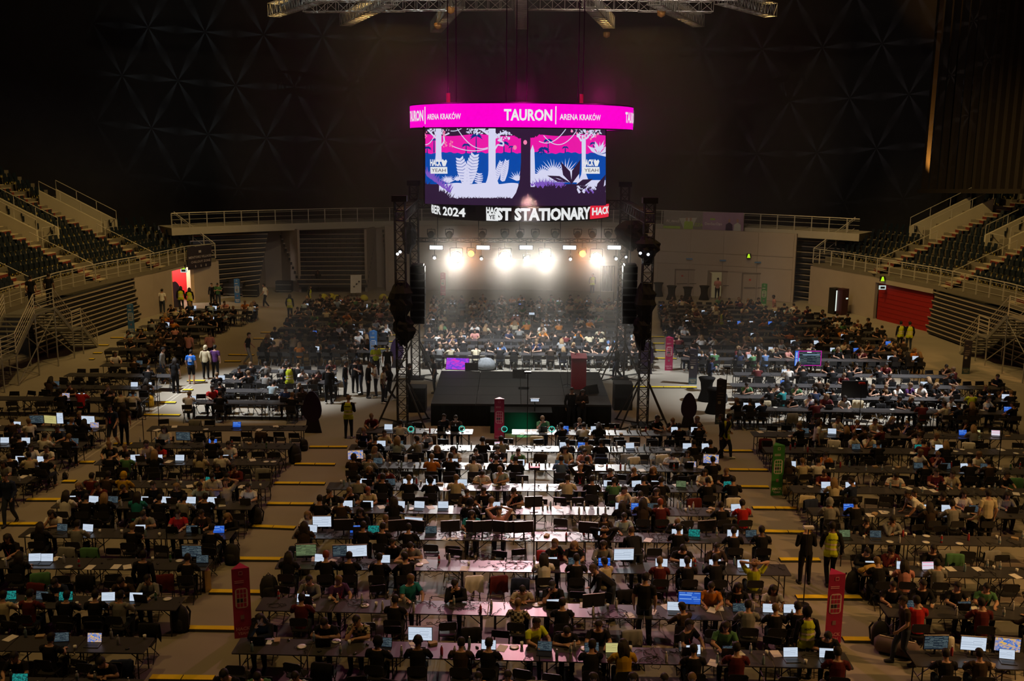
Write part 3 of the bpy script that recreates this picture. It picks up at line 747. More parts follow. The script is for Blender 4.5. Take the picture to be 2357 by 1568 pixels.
per = ang_at(984, 268, JX, JY, RR) - aA0
for kk in (0, 1, -1, -2):
    d = per * kk
    cyl_text('TAURON', ring, JX, JY, RR, aT0 + d, aT1 + d, zc, 0.47, M_LEDW, 0.035)
    cyl_text('ARENA KRAKÓW', ring, JX, JY, RR, aA0 + d, aA1 + d, zc - 0.03, 0.30, M_LEDW, 0.02)
    ab = ang_at(1279, 266, JX, JY, RR) + d
    q = arc_band(JX, JY, RR + 0.03, ab - 0.004, ab + 0.004, zc - 0.36, zc + 0.36, 2, 0.02).mesh('bar', M_LEDW); obj('bar', q, ring)
# picture screen
SR = 9.5; SCY = PY(1188, 380, 42.6).y + SR; SCX = 0.3
sz1 = PCYL(1188, 292, SCX, SCY, SR).z; sz0 = PCYL(1188, 474, SCX, SCY, SR).z
a0, a1 = ang_at(979, 380, SCX, SCY, SR), ang_at(1394, 380, SCX, SCY, SR)
M_PN = emat('led_night', (0.030, 0.012, 0.040), 0.9); M_PB = emat('led_blue', (0.0, 0.07, 0.42), 0.9); M_PM = emat('led_magenta', (0.92, 0.01, 0.42), 0.9)
M_PL = emat('led_lilac', (0.70, 0.70, 0.92), 0.95); M_PV = emat('led_violet', (0.22, 0.10, 0.55), 0.9); M_PW = emat('led_paper', (0.82, 0.83, 0.85), 0.95); M_PBD = emat('led_deep_blue', (0.0, 0.035, 0.26), 0.9)
scr = obj('picture_screen', arc_band(SCX, SCY, SR, a0, a1, sz0, sz1, 40, 0.4).mesh('picture_screen', M_BACKS), jb)
def side_panel(sgn):
    p0 = Vector((SCX + SR * math.sin(a0 if sgn < 0 else a1), SCY - SR * math.cos(a0 if sgn < 0 else a1), 0)); p1 = Vector((SCX + sgn * 1.6, JY + 3.2, 0))
    mb = MB(); strip_wall([(p0.x - jo.x, p0.y - jo.y), (p1.x - jo.x, p1.y - jo.y)], sz0 - jo.z, sz1 - jo.z, 0.1, mb); obj('side_screen', mb.mesh('side_screen', M_BACKS), jb)
side_panel(-1); side_panel(1)
LAY = [0]
def picture(name, m, polys, lift):
    """polys in photo pixels on the screen; each triangulated by fan-free ngon and bent onto the screen"""
    mb = MB(); zlo, zhi = sz0 + 0.01, sz1 - 0.01
    for poly in polys:
        pts = []
        n = len(poly)
        for i in range(n):
            (x0, y0), (x1, y1) = poly[i], poly[(i + 1) % n]
            k = max(1, int(abs(x1 - x0) / 24))
            for j in range(k): pts.append((x0 + (x1 - x0) * j / k, y0 + (y1 - y0) * j / k))
        vs = []
        for x, y in pts:
            x = min(max(x, 979.5), 1393.5); p = PCYL(x, y, SCX, SCY, SR); a = math.atan2(p.x - SCX, SCY - p.y); z = min(max(p.z, zlo), zhi)
            vs.append((SCX + (SR + lift) * math.sin(a) - jo.x, SCY - (SR + lift) * math.cos(a) - jo.y, z - jo.z))
        # slice wide polygons so they follow the curve
        mb.add(vs, [tuple(range(len(vs)))])
    me = mb.mesh(name, m); o = obj(name, me, scr); o['kind'] = 'stuff'; return o
def rect(x0, y0, x1, y1): return [(x0, y0), (x1, y0), (x1, y1), (x0, y1)]
def slices(f0, f1, x0, x1, n=24):
    """area between two curves y=f0(x) (top) and y=f1(x)"""
    out = []
    for i in range(n):
        a = x0 + (x1 - x0) * i / n; b = x0 + (x1 - x0) * (i + 1) / n
        out.append([(a, f0(a)), (b, f0(b)), (b, f1(b)), (a, f1(a))])
    return out
def K(x, y): return (880 + x * 620 / 2357.0, 220 + y * 320 / 1217.0)     # crop frame used to read the picture
sn = math.sin
picture('picture_sky', M_PN, slices(lambda x: 290, lambda x: 476, 979.5, 1393.5, 30), 0.010)
picture('picture_hills', M_PM, slices(lambda x: 311 + 2.2 * sn(x * 0.05) + (8 if 1190 < x < 1230 else 0), lambda x: 358, 979.5, 1393.5, 60), 0.016)
picture('picture_lake', M_PB, slices(lambda x: 352 + 1.3 * sn(x * 0.35) + 1.5 * sn(x * 0.09), lambda x: 424, 979.5, 1393.5, 90), 0.022)
def palm(cx, cy, r, h):
    out = []
    for k in range(7):
        a = math.radians(-200 + k * 36); ex, ey = cx + r * math.cos(a), cy + r * 0.6 * math.sin(a) + r * 0.35
        nx, ny = -math.sin(a) * r * 0.16, math.cos(a) * r * 0.16; mx, my = (cx + ex) / 2, (cy + ey) / 2 - r * 0.22
        out.append([(cx, cy), (mx + nx, my + ny), (ex, ey), (mx - nx, my - ny)])
    out.append([(cx - 1, cy), (cx + 1, cy), (cx + 1.5, cy + h), (cx - 1.5, cy + h)])
    return out
pl = []
for x, y, r, h in ((823, 355, 60, 150), (735, 435, 45, 70), (1065, 420, 55, 90), (1450, 395, 50, 110), (1600, 455, 34, 50), (1845, 420, 40, 70), (1410, 470, 60, 40), (455, 390, 40, 110), (1130, 450, 30, 60), (1390, 490, 40, 30), (395, 460, 45, 50)):
    c = K(x, y); pl += palm(c[0], c[1], r * 0.263, h * 0.263)
picture('picture_palms', M_PBD, pl, 0.028)
li = []
def trunk(x0, x1, ytop, ybot, fl, fr=None):
    fr = fl if fr is None else fr
    n = 12; o = []
    for i in range(n):
        t0, t1 = i / n, (i + 1) / n
        f = lambda t: (max(0, t - 0.75) / 0.25) ** 2
        o.append([(x0 - fl * f(t0), ytop + (ybot - ytop) * t0), (x1 + fr * f(t0), ytop + (ybot - ytop) * t0), (x1 + fr * f(t1), ytop + (ybot - ytop) * t1), (x0 - fl * f(t1), ytop + (ybot - ytop) * t1)])
    return o
def Kx(x): return K(x, 0)[0]
def Ky(y): return K(0, y)[1]
li += trunk(Kx(470), Kx(520), 292, Ky(580), 2)
li += trunk(Kx(930), Kx(992), 292, Ky(780), 8)
li += trunk(Kx(1742), Kx(1778), Ky(350), Ky(760), 10)
rr = random.Random(3)
def foliage(cx, cy, rx, ry, n, s):
    o = []
    for i in range(n):
        a = rr.uniform(0, 6.28); q = math.sqrt(rr.random()); x = cx + rx * q * math.cos(a); y = cy + ry * q * math.sin(a); t = rr.uniform(0, 3.14); l = s * rr.uniform(0.7, 1.4)
        dx, dy = l * math.cos(t), l * math.sin(t); o.append([(x - dx, y - dy), (x + dy * 0.45, y - dx * 0.45), (x + dx, y + dy), (x - dy * 0.45, y + dx * 0.45)])
    return [[(a, max(293, b)) for a, b in p] for p in o]
li += foliage(Kx(830), Ky(305), 26, 9, 60, 3.2); li += foliage(Kx(1060), Ky(350), 20, 12, 40, 3.2); li += foliage(Kx(500), Ky(310), 28, 10, 36, 3); li += foliage(Kx(1780), Ky(320), 34, 14, 70, 3.4)
def branch(pts, w):
    o = []
    for (x0, y0), (x1, y1) in zip(pts, pts[1:]):
        d = math.hypot(x1 - x0, y1 - y0) or 1; nx, ny = -(y1 - y0) / d * w, (x1 - x0) / d * w
        o.append([(x0 + nx, y0 + ny), (x1 + nx, y1 + ny), (x1 - nx, y1 - ny), (x0 - nx, y0 - ny)])
    return o
def KK(l): return [K(x, y) for x, y in l]
for l, wd in (([(980, 480), (1010, 430), (1060, 440), (1060, 410), (1010, 390)], 1.8), ([(960, 420), (1000, 350), (1080, 320)], 2.4), ([(930, 340), (860, 290)], 2.4), ([(520, 440), (545, 400), (540, 350), (590, 330)], 1.6), ([(470, 370), (400, 300)], 1.8),
              ([(1740, 400), (1700, 330)], 2), ([(1780, 380), (1830, 320)], 2)): li += branch(KK(l), wd)
def vine(x0, y0, x1, y1, sag):
    pts = []
    for i in range(13):
        t = i / 12; pts.append((x0 + (x1 - x0) * t, y0 + (y1 - y0) * t + sag * 4 * t * (1 - t)))
    return branch(KK(pts), 0.9)
li += vine(655, 285, 925, 455, 70); li += vine(610, 440, 925, 465, 30); li += vine(375, 430, 470, 330, 30); li += vine(1370, 400, 1610, 285, 60); li += vine(1410, 350, 1690, 320, 95); li += vine(600, 310, 700, 285, 10)
# big leaf, ferns, pale ground
def leaf(bx, by, tx, ty, wd, lobes):
    o = []; dx, dy = tx - bx, ty - by; L = math.hypot(dx, dy); ux, uy = dx / L, dy / L; nx, ny = -uy, ux
    for i in range(lobes):
        t = (i + 0.5) / lobes; w_ = wd * (0.55 + 0.6 * sn(math.pi * (0.15 + 0.8 * t))); cx_, cy_ = bx + dx * t, by + dy * t
        for s in (-1, 1):
            o.append([(cx_ - ux * L / lobes * 0.42, cy_ - uy * L / lobes * 0.42), (cx_ + ux * L / lobes * 0.42, cy_ + uy * L / lobes * 0.42), (cx_ + nx * w_ * s + ux * L * 0.12, cy_ + ny * w_ * s + uy * L * 0.12), (cx_ + nx * w_ * s * 0.9 + ux * L * 0.02, cy_ + ny * w_ * s * 0.9 + uy * L * 0.02)])
    return o
li += leaf(*K(740, 780), *K(680, 550), 12, 9); li += leaf(*K(745, 780), *K(810, 520), 13, 10); li += leaf(*K(840, 770), *K(850, 680), 9, 5)
li += leaf(*K(990, 750), *K(1040, 580), 6, 10); li += leaf(*K(1050, 755), *K(1090, 570), 7, 11)
def spikes(cx, cy, r, n, a0, a1, wd):
    o = []
    for i in range(n):
        a = math.radians(a0 + (a1 - a0) * i / (n - 1)); l = r * rr.uniform(0.8, 1.15); ex, ey = cx + l * math.cos(a), cy - l * math.sin(a); nx, ny = -math.sin(a) * wd, -math.cos(a) * wd
        o.append([(cx - nx, cy - ny), (ex, ey), (cx + nx, cy + ny)])
    return o
for x, y, r_, n_ in ((580, 760, 70, 13), (1180, 740, 90, 9), (1500, 680, 130, 11), (1600, 690, 140, 11), (1400, 690, 80, 9), (660, 740, 50, 7), (1900, 480, 90, 7)):
    c = K(x, y); li += spikes(c[0], c[1], r_ * 0.263, n_, 20, 160, 2.4)
li += slices(lambda x: Ky(770) + 1.5 * sn(x * 0.1), lambda x: Ky(905) - 3 * abs(sn(x * 0.2)), Kx(500), Kx(1190), 40)
li += slices(lambda x: Ky(660) + 3 * sn(x * 0.21) - 4 * sn(x * 0.05), lambda x: Ky(760), Kx(1310), Kx(1720), 30)
li += slices(lambda x: Ky(740), lambda x: Ky(880), Kx(1700), Kx(1950), 16)
li += [[K(1292, 800), K(1296, 480), K(1315, 430), K(1330, 480), K(1340, 800)]]
for a in (-30, 5, 40, 75, 110): 
    c = K(1890, 520); e = (c[0] + 34 * math.cos(math.radians(a + 30)), c[1] - 34 * math.sin(math.radians(a + 30))); nx, ny = 4 * math.sin(math.radians(a + 30)), 4 * math.cos(math.radians(a + 30)); mx, my = (c[0] + e[0]) / 2, (c[1] + e[1]) / 2
    li.append([c, (mx + nx, my + ny), e, (mx - nx, my - ny)])
picture('picture_pale_plants', M_PL, li, 0.034)
vi = []
for i in range(46):
    x = rr.uniform(395, 600); c = K(x, 700 + (x - 395) * 0.75); vi += spikes(c[0], c[1], rr.uniform(8, 22), 3, 60, 130, 1.6)
for i in range(46):
    x = rr.uniform(1310, 1600); c = K(x, 800 + rr.uniform(-20, 20)); vi += spikes(c[0], c[1], rr.uniform(8, 20), 3, 50, 120, 1.6)
for i in range(20):
    x = rr.uniform(1780, 1950); c = K(x, 860); vi += spikes(c[0], c[1], rr.uniform(8, 18), 3, 50, 120, 1.6)
picture('picture_violet_grass', M_PV, vi, 0.040)
dk = []
dk += slices(lambda x: Ky(780) + max(0, (x - Kx(380))) * 0.55 if x < Kx(620) else (Ky(905) - 2 * abs(sn(x * 0.9)) if x < Kx(1140) else Ky(905)), lambda x: 476, 979.5, Kx(1150), 60)
dk += trunk(Kx(1213), Kx(1295), 292, Ky(930), 22, 10)
dk += slices(lambda x: Ky(800) + 4 * sn(x * 0.6) + (12 if x > Kx(1700) else 0), lambda x: 476, Kx(1330), 1393.5, 50)
dk += slices(lambda x: Ky(905), lambda x: 476, Kx(1140), Kx(1340), 8)
dk += [[K(1215, 560), K(1292, 560), K(1292, 905), K(1330, 925), K(1120, 925), K(1170, 850), K(1200, 760)]]
for i in range(40):
    x = rr.uniform(1340, 1940); c = K(x, 815 + rr.uniform(-12, 30)); dk += spikes(c[0], c[1], rr.uniform(5, 16), 3, 50, 130, 1.8)
for i in range(26):
    x = rr.uniform(380, 610); c = K(x, 800 + (x - 380) * 0.5); dk += spikes(c[0], c[1], rr.uniform(6, 18), 3, 60, 130, 1.8)
dk += foliage(Kx(1260), Ky(320), 36, 12, 130, 4.5)
for l in (((1660, 780), (1560, 580), 9), ((1650, 780), (1730, 560), 9), ((1640, 760), (1440, 700), 7), ((1680, 790), (1840, 730), 7), ((1860, 880), (1950, 690), 8), ((1900, 880), (1955, 780), 6)):
    (bx, by), (tx, ty), wd = K(*l[0]), K(*l[1]), l[2]; dx, dy = tx - bx, ty - by; L = math.hypot(dx, dy); nx, ny = -dy / L * wd, dx / L * wd
    dk.append([(bx, by), (bx + dx * 0.5 + nx, by + dy * 0.5 + ny), (tx, ty), (bx + dx * 0.5 - nx, by + dy * 0.5 - ny)])
for i in range(60):
    x = rr.uniform(640, 1140); c = K(x, 915); dk += spikes(c[0], c[1], rr.uniform(4, 11), 2, 60, 120, 1.2)
picture('picture_dark_foreground', M_PN, dk, 0.046)
fr = []
for x, y, s in ((1160, 455, 17), (1250, 410, 17), (1655, 312, 10), (1700, 330, 8), (1790, 318, 9), (1860, 358, 9), (1880, 338, 9), (1820, 380, 9), (1760, 368, 9), (1625, 280, 9), (1860, 300, 8)):
    c = K(x, y); s *= 0.263; fr.append([(c[0] + s * math.cos(t), c[1] + s * 1.25 * math.sin(t)) for t in np.linspace(0, 5.6, 9)])
for x, y in ((555, 400), (605, 400), (545, 310), (380, 320)):
    for i in range(9):
        c = K(x + rr.uniform(-14, 14), y + i * 6); fr.append([(c[0] + 1.5 * math.cos(t), c[1] + 2 * math.sin(t)) for t in np.linspace(0, 5, 6)])
picture('picture_pink_fruit', emat('led_pink', (1.0, 0.25, 0.48), 0.9), fr, 0.050)
def scr_text(s, x0, y0, x1, y1, m, lift, bold=0.03):
    p0, p1 = PCYL(x0, (y0 + y1) / 2, SCX, SCY, SR), PCYL(x1, (y0 + y1) / 2, SCX, SCY, SR)
    zz0, zz1 = PCYL((x0 + x1) / 2, y1, SCX, SCY, SR).z, PCYL((x0 + x1) / 2, y0, SCX, SCY, SR).z
    return cyl_text(s, scr, SCX, SCY, SR, math.atan2(p0.x - SCX, SCY - p0.y), math.atan2(p1.x - SCX, SCY - p1.y), (zz0 + zz1) / 2, zz1 - zz0, m, bold, 'lettering', lift)
for X0 in (425, 1748):
    picture('logo_plate', M_PW, [[K(X0, 625), K(X0 + 147, 625), K(X0 + 150, 684), K(X0 + 3, 684)], [K(X0 + 122, 572), K(X0 + 108, 555), K(X0 + 96, 575), K(X0 + 108, 618), K(X0 + 132, 618), K(X0 + 147, 575), K(X0 + 136, 558)]], 0.056)
    a = K(X0, 558); b = K(X0 + 98, 618); scr_text('HACK', a[0], a[1], b[0], b[1], M_PW, 0.05, 0.05)
    a = K(X0 + 14, 640); b = K(X0 + 136, 668); scr_text('YEAH', a[0], a[1], b[0], b[1], M_PN, 0.062, 0.0)
# lower lettered ring
LR = 4.1; lz1 = PCYL(1188, 476, JX, JY, LR).z; lz0 = PCYL(1188, 511, JX, JY, LR).z
lr = obj('lower_ring', arc_band(JX, JY, LR, -math.pi, math.pi, lz0, lz1, 64).mesh('lower_ring', mat('ring_black', (0.012, 0.011, 0.012), 0.5)), jb)
def ring_text(s, x0, x1, y0, y1, m, bold, zo=0.0, ytop=None):
    ym = (y0 + y1) / 2; xm = (x0 + x1) / 2
    cyl_text(s, lr, JX, JY, LR, ang_at(x0, ym, JX, JY, LR), ang_at(x1, ym, JX, JY, LR), (lz0 + lz1) / 2, (y1 - y0) / 53.5, m, bold, 'lettering', zo)
ring_text('MBER 2024', 992, 1072, 482, 503, M_LEDW, 0.03)
ring_text('ST STATIONARY', 1142, 1358, 479, 508, M_LEDW, 0.05)
a0_, a1_ = ang_at(1358, 490, JX, JY, LR), ang_at(1384, 490, JX, JY, LR)
obj('red_tile', arc_band(JX, JY, LR + 0.025, a0_, a1_ + 0.25, lz0 + 0.05, lz1 - 0.02, 8, 0.02).mesh('red_tile', emat('led_red', (0.85, 0.02, 0.05), 0.9)), lr)
cyl_text('HACK', lr, JX, JY, LR, a0_ + 0.02, a1_ + 0.22, (lz0 + lz1) / 2 + 0.05, 0.34, M_LEDW, 0.04, 'lettering', 0.03)
b0, b1 = ang_at(1120, 490, JX, JY, LR), ang_at(1147, 490, JX, JY, LR)
cyl_text('HAC', lr, JX, JY, LR, b0, b1, lz1 - 0.17, 0.27, M_LEDW, 0.05, 'lettering', 0.03)
obj('white_tile', arc_band(JX, JY, LR + 0.03, b0, b1, lz0 + 0.03, lz0 + 0.34, 5, 0.02).mesh('white_tile', M_LEDW), lr)
cyl_text('YE', lr, JX, JY, LR, b0 + 0.03, b1 - 0.03, lz0 + 0.19, 0.18, mat('ring_black', (0, 0, 0)), 0.02, 'lettering', 0.04)
for x in (1031, 1050, 1165, 1188, 1212, 1330, 1341):
    p = PY(x, 236, JY - 1.5); m = MB(); m.tube([(p.x - jo.x, p.y - jo.y, zt - jo.z - 0.3), (p.x - jo.x, p.y - jo.y, 24 - jo.z)], 0.022, 5); obj('cable', m.mesh('cable', M_RUB), jb)
for x in (1032, 1338):
    p = PY(x, 236, JY - 1.5); m = MB(); m.tube([(p.x - jo.x, p.y - jo.y, zt - jo.z), (p.x - jo.x, p.y - jo.y, zt - jo.z + 0.55)], 0.09, 8); obj('hoist_motor', m.mesh('hoist_motor', M_SLING), jb)
cf = MB(); cf.lathe([(4.4, 0), (4.4, 0.12), (0.3, 0.14)], (0, 0, zt - jo.z - 0.2), 32); obj('top_cover', cf.mesh('top_cover', M_BACKS), jb)
cf = MB(); cf.lathe([(0.3, 0), (3.9, 0.02), (3.9, 0.1)], (0, 0, lz0 - jo.z), 32); obj('bottom_cover', cf.mesh('bottom_cover', M_BACKS), jb)

for fx in (-3.2, 0, 3.2): point('added_halo_light', (JX + fx, JY - 5.2 + 0.12 * fx * fx, zt + 0.35), 150, (1.0, 0.02, 0.45), 0.5)  # added point lights, strengthen the LED ring's magenta halo in the haze
# ------------------------------------------------------------------ stage
s1 = P(994, 931, 1.0); s2 = P(1407, 931, 1.0); t1 = P(1015, 855, 1.0); t2 = P(1378, 855, 1.0)
sx0, sx1 = min(s1.x, t1.x), max(s2.x, t2.x); sy0, sy1 = (s1.y + s2.y) / 2, (t1.y + t2.y) / 2
stg = empty('stage', ((sx0 + sx1) / 2, (sy0 + sy1) / 2, 0)); tag(stg, 'black platform stage with dark skirting under the lighting rig', 'stage')
M_DECK = mat('stage_deck', (0.020, 0.0185, 0.017), 0.7, scale=3); M_SKIRT = mat('stage_skirt', (0.012, 0.013, 0.012), 0.9, spec=0.1)
ox, oy = stg.location.x, stg.location.y
nx_, ny_ = 4, 4
for i in range(nx_):
    for j in range(ny_):
        wx, wy = (sx1 - sx0) / nx_, (sy1 - sy0) / ny_
        m = MB(); m.box((sx0 + (i + 0.5) * wx - ox, sy0 + (j + 0.5) * wy - oy, 0.96), (wx - 0.02, wy - 0.02, 0.08)); obj('deck_panel', m.mesh('deck_panel', M_DECK), stg)
cu = MB()
for (xa, ya, xb, yb) in ((sx0, sy0, sx1, sy0), (sx1, sy0, sx1, sy1), (sx1, sy1, sx0, sy1), (sx0, sy1, sx0, sy0)):
    a = Vector((xa - ox, ya - oy)); b = Vector((xb - ox, yb - oy)); L = (b - a).length; n = int(L / 0.12); d = (b - a) / L; nn = Vector((-d.y, d.x))
    pts = [a + d * (L * k / n) + nn * (0.025 * (k % 2) + 0.03) for k in range(n + 1)]; kk = len(pts)
    cu.add([(p.x, p.y, 0) for p in pts] + [(p.x, p.y, 0.92) for p in pts], [(k, k + 1, kk + k + 1, kk + k) for k in range(kk - 1)])
obj('skirt', cu.mesh('skirt', M_SKIRT), stg)
fl = MB(); fl.box((0, sy0 - 0.55 - oy, 0.46), (2.6, 0.95, 0.92)); obj('front_riser', fl.mesh('front_riser', M_SKIRT), stg)
st = P(1228, 865, 1.0); fl = MB(); fl.box((st.x - ox, sy1 + 0.5 - oy, 0.35), (2.2, 0.9, 0.7)); obj('back_step', fl.mesh('back_step', M_SKIRT), stg)
def on(px, py, z): return P(px, py, z)
# stage furniture
c = on(1331, 894, 1.0); e = empty('lectern', c, 0.04); tag(e, 'tall crimson lectern standing on the right of the stage', 'lectern')
m = MB(); m.prism([(-0.33, -0.22, 0), (0.33, -0.22, 0), (0.33, 0.22, 0), (-0.33, 0.22, 0)], (0, 0, 1.42)); obj('body', m.mesh('body', mat('crimson_lectern', (0.55, 0.02, 0.09), 0.5)), e)
m = MB(); m.prism([(-0.36, -0.26, 1.42), (0.36, -0.26, 1.42), (0.36, 0.26, 1.56), (-0.36, 0.26, 1.56)], (0, 0, 0.04)); obj('sloped_top', m.mesh('sloped_top', mat('crimson_lectern', (0, 0, 0))), e)
def screen_slab(name, c, rz, wd, h, tilt, frame_m, scr_m, label, cat, z0=0.0, stand=True, group=None):
    e = empty(name, c, rz); tag(e, label, cat, group)
    R = Matrix.Rotation(tilt, 4, 'X')
    m = MB(); m.box((0, 0, h / 2), (wd, 0.05, h)); me = m.mesh('casing', frame_m); me.transform(Matrix.Translation((0, 0, z0)) @ R); cs = obj('casing', me, e)
    me = bpy.data.meshes.new('screen'); vs = [R @ Vector(q) + Vector((0, 0, z0)) for q in ((-wd / 2 + 0.015, -0.027, 0.02), (wd / 2 - 0.015, -0.027, 0.02), (wd / 2 - 0.015, -0.027, h - 0.015), (-wd / 2 + 0.015, -0.027, h - 0.015))]
    me.from_pydata([v[:] for v in vs], [], [(0, 1, 2, 3)]); uvl = me.uv_layers.new(name='UVMap')
    for i, uv in enumerate(((0, 0), (1, 0), (1, 1), (0, 1))): uvl.data[i].uv = uv
    me.materials.append(scr_m); obj('screen', me, cs)
    if stand and z0 > 0:
        m = MB(); m.tube([(0, 0.03, 0), (0, 0.03, z0 + 0.1)], 0.03, 6); m.box((0, 0.03, 0.015), (wd * 0.5, 0.3, 0.03)); obj('stand', m.mesh('stand', M_BLACKP), e)
    return e
VIOLET = screen_mat('violet_picture', (0.10, 0.05, 0.75), (0.75, 0.03, 0.6), 4, 4, 0.9, 'noise')
e = screen_slab('stage_monitor', on(1052, 852, 1.0), -0.12, 1.15, 0.62, math.radians(-28), M_BLACKP, VIOLET, 'violet lit confidence monitor lying tilted on the back of the stage', 'monitor')
c = on(1118, 850, 0.0)
m = MB(); m.lathe([(0.25, 0), (0.50, 0.06), (0.58, 0.22), (0.50, 0.42), (0.30, 0.58), (0.06, 0.64)], n=16); me = m.mesh('beanbag', mat('grey_patterned_fabric', (0.17, 0.18, 0.19), 0.9, noise=0.6, scale=9), True); o = obj('beanbag', me, None, c); tag(o, 'grey patterned beanbag on the floor just behind the stage', 'beanbag')
def wedge(px, py, z, rz, label):
    e = empty('stage_speaker', on(px, py, z), rz); tag(e, label, 'speaker')
    m = MB(); m.prism([(-0.32, -0.2, 0), (-0.32, 0.25, 0), (-0.32, 0.25, 0.18), (-0.32, -0.05, 0.38)], (0.64, 0, 0)); obj('cabinet', m.mesh('cabinet', M_BLACKP), e)
    m = MB(); m.prism([(-0.28, -0.2, 0.03), (-0.28, -0.07, 0.34), (-0.28, -0.085, 0.345), (-0.28, -0.215, 0.035)], (0.56, 0, 0)); obj('grille', m.mesh('grille', M_CLOTHK), e)
wedge(1085, 852, 1.0, 0.1, 'black floor monitor speaker beside the violet screen on stage'); wedge(1195, 868, 1.0, 0, 'black floor monitor speaker at the back middle of the stage'); wedge(1360, 905, 1.0, 0.6, 'black angled floor monitor at the right edge of the stage')
m = MB(); m.box((0, 0, 0.5), (0.5, 0.45, 1.0)); o = obj('speaker_cabinet', m.mesh('speaker_cabinet', M_BLACKP), None, on(1205, 940, 0) + Vector((0, -0.2, 0.0))); tag(o, 'black upright speaker cabinet at the stage front centre', 'speaker')
for i, (px, py, l, hh) in enumerate(((960, 945, 'left', 1.15), (1432, 940, 'right', 1.25))):
    e = empty('subwoofer_stack', on(px, py, 0)); tag(e, 'black subwoofer stack on the floor at the %s of the stage' % l, 'speaker')
    for k in range(2):
        m = MB(); m.box((0, 0, hh * (0.25 + 0.5 * k)), (0.85, 0.8, hh * 0.5 - 0.02)); b = obj('cabinet', m.mesh('cabinet', M_BLACKP), e)
        m = MB(); m.box((0, -0.41, hh * (0.25 + 0.5 * k)), (0.78, 0.02, hh * 0.5 - 0.08)); obj('grille', m.mesh('grille', M_CLOTHK), b)
def mic_stand(px, py, z, h, label, boom=True):
    e = empty('microphone_stand', on(px, py, z)); tag(e, label, 'stand')
    m = MB(); m.tube([(0, 0, 0.03), (0, 0, h)], 0.014, 6); obj('pole', m.mesh('pole', M_BLACKP), e)
    for a in (0.3, 2.4, 4.5):
        m = MB(); m.tube([(0, 0, 0.12), (0.28 * math.cos(a), 0.28 * math.sin(a), 0.01)], 0.012, 5); obj('leg', m.mesh('leg', M_BLACKP), e)
    m = MB()
    if boom: m.tube([(0, 0, h), (0.3, -0.15, h + 0.22)], 0.01, 5); m.tube([(0.3, -0.15, h + 0.22), (0.36, -0.18, h + 0.24)], 0.025, 8)
    else: m.tube([(0, 0, h), (0, 0, h + 0.12)], 0.025, 8)
    obj('microphone', m.mesh('microphone', M_BLACKP), e)
mic_stand(1306, 890, 1.0, 1.35, 'black microphone stand left of the crimson lectern'); mic_stand(1100, 850, 1.0, 1.5, 'black microphone stand at the back left of the stage')

# truss towers of the rig
towers = []
def tower(px, py, label, top, legs=True):
    c = on(px, py, 0); e = empty('truss_tower', c); tag(e, label, 'truss tower')
    obj('mast', truss_mesh(top, 0.42, 0.42, 0.028, m=M_TRK), e)
    m = MB(); m.box((0, 0, 0.03), (0.9, 0.9, 0.06)); obj('base_plate', m.mesh('base_plate', M_BLACK), e)
    if legs:
        for sx in (-1, 1):
            for sy in (-1, 1):
                m = MB(); m.tube([(sx * 0.22, sy * 0.22, 1.9), (sx * 1.05, sy * 0.8, 0.06)], 0.04, 6); obj('outrigger', m.mesh('outrigger', M_TRK), e)
                m = MB(); m.tube([(sx * 0.22, sy * 0.22, 0.08), (sx * 1.1, sy * 0.85, 0.06)], 0.035, 6); obj('foot_bar', m.mesh('foot_bar', M_TRK), e)
    m = MB(); m.box((0, 0, top + 0.12), (0.62, 0.5, 0.24)); obj('head_block', m.mesh('head_block', M_BLACK), e)
    towers.append(c); return e
tower(927, 978, 'front left black truss tower of the stage rig', 9.6); tower(1478, 980, 'front right black truss tower of the stage rig', 9.6)
tower(957, 871, 'back left black truss tower of the stage rig', 9.9); tower(1426, 871, 'back right black truss tower of the stage rig', 9.9)
rig = empty('lighting_rig', (0.5, 47, 9)); tag(rig, 'horizontal black truss frame carrying the stage lamps', 'truss'); go = Vector((0.5, 47, 9))
A_, B_, C2, D2 = towers
zr = 9.0
BT = (C2 + D2) / 2
for a, b, z in ((A_, C2, zr), (B_, D2, zr), (C2, D2, zr)):
    truss_between('rig_truss', Vector((a.x, a.y, z)) - go, Vector((b.x, b.y, z)) - go, rig, 0.42, 0.42, M_TRK)
zp = PY(1200, 553, C2.y).z
truss_between('lamp_bar', Vector((C2.x, C2.y - 0.3, zp)) - go, Vector((D2.x, D2.y - 0.3, zp)) - go, rig, 0.18, 0.6, M_TRK)
for x in np.linspace(C2.x + 1.2, D2.x - 1.2, 5):
    m = MB(); m.tube([(x - go.x, C2.y - 0.3 - go.y, zp - go.z), (x - go.x, C2.y - 0.1 - go.y, zr - 0.2 - go.z)], 0.02, 5); obj('hanger', m.mesh('hanger', M_TRK), rig)
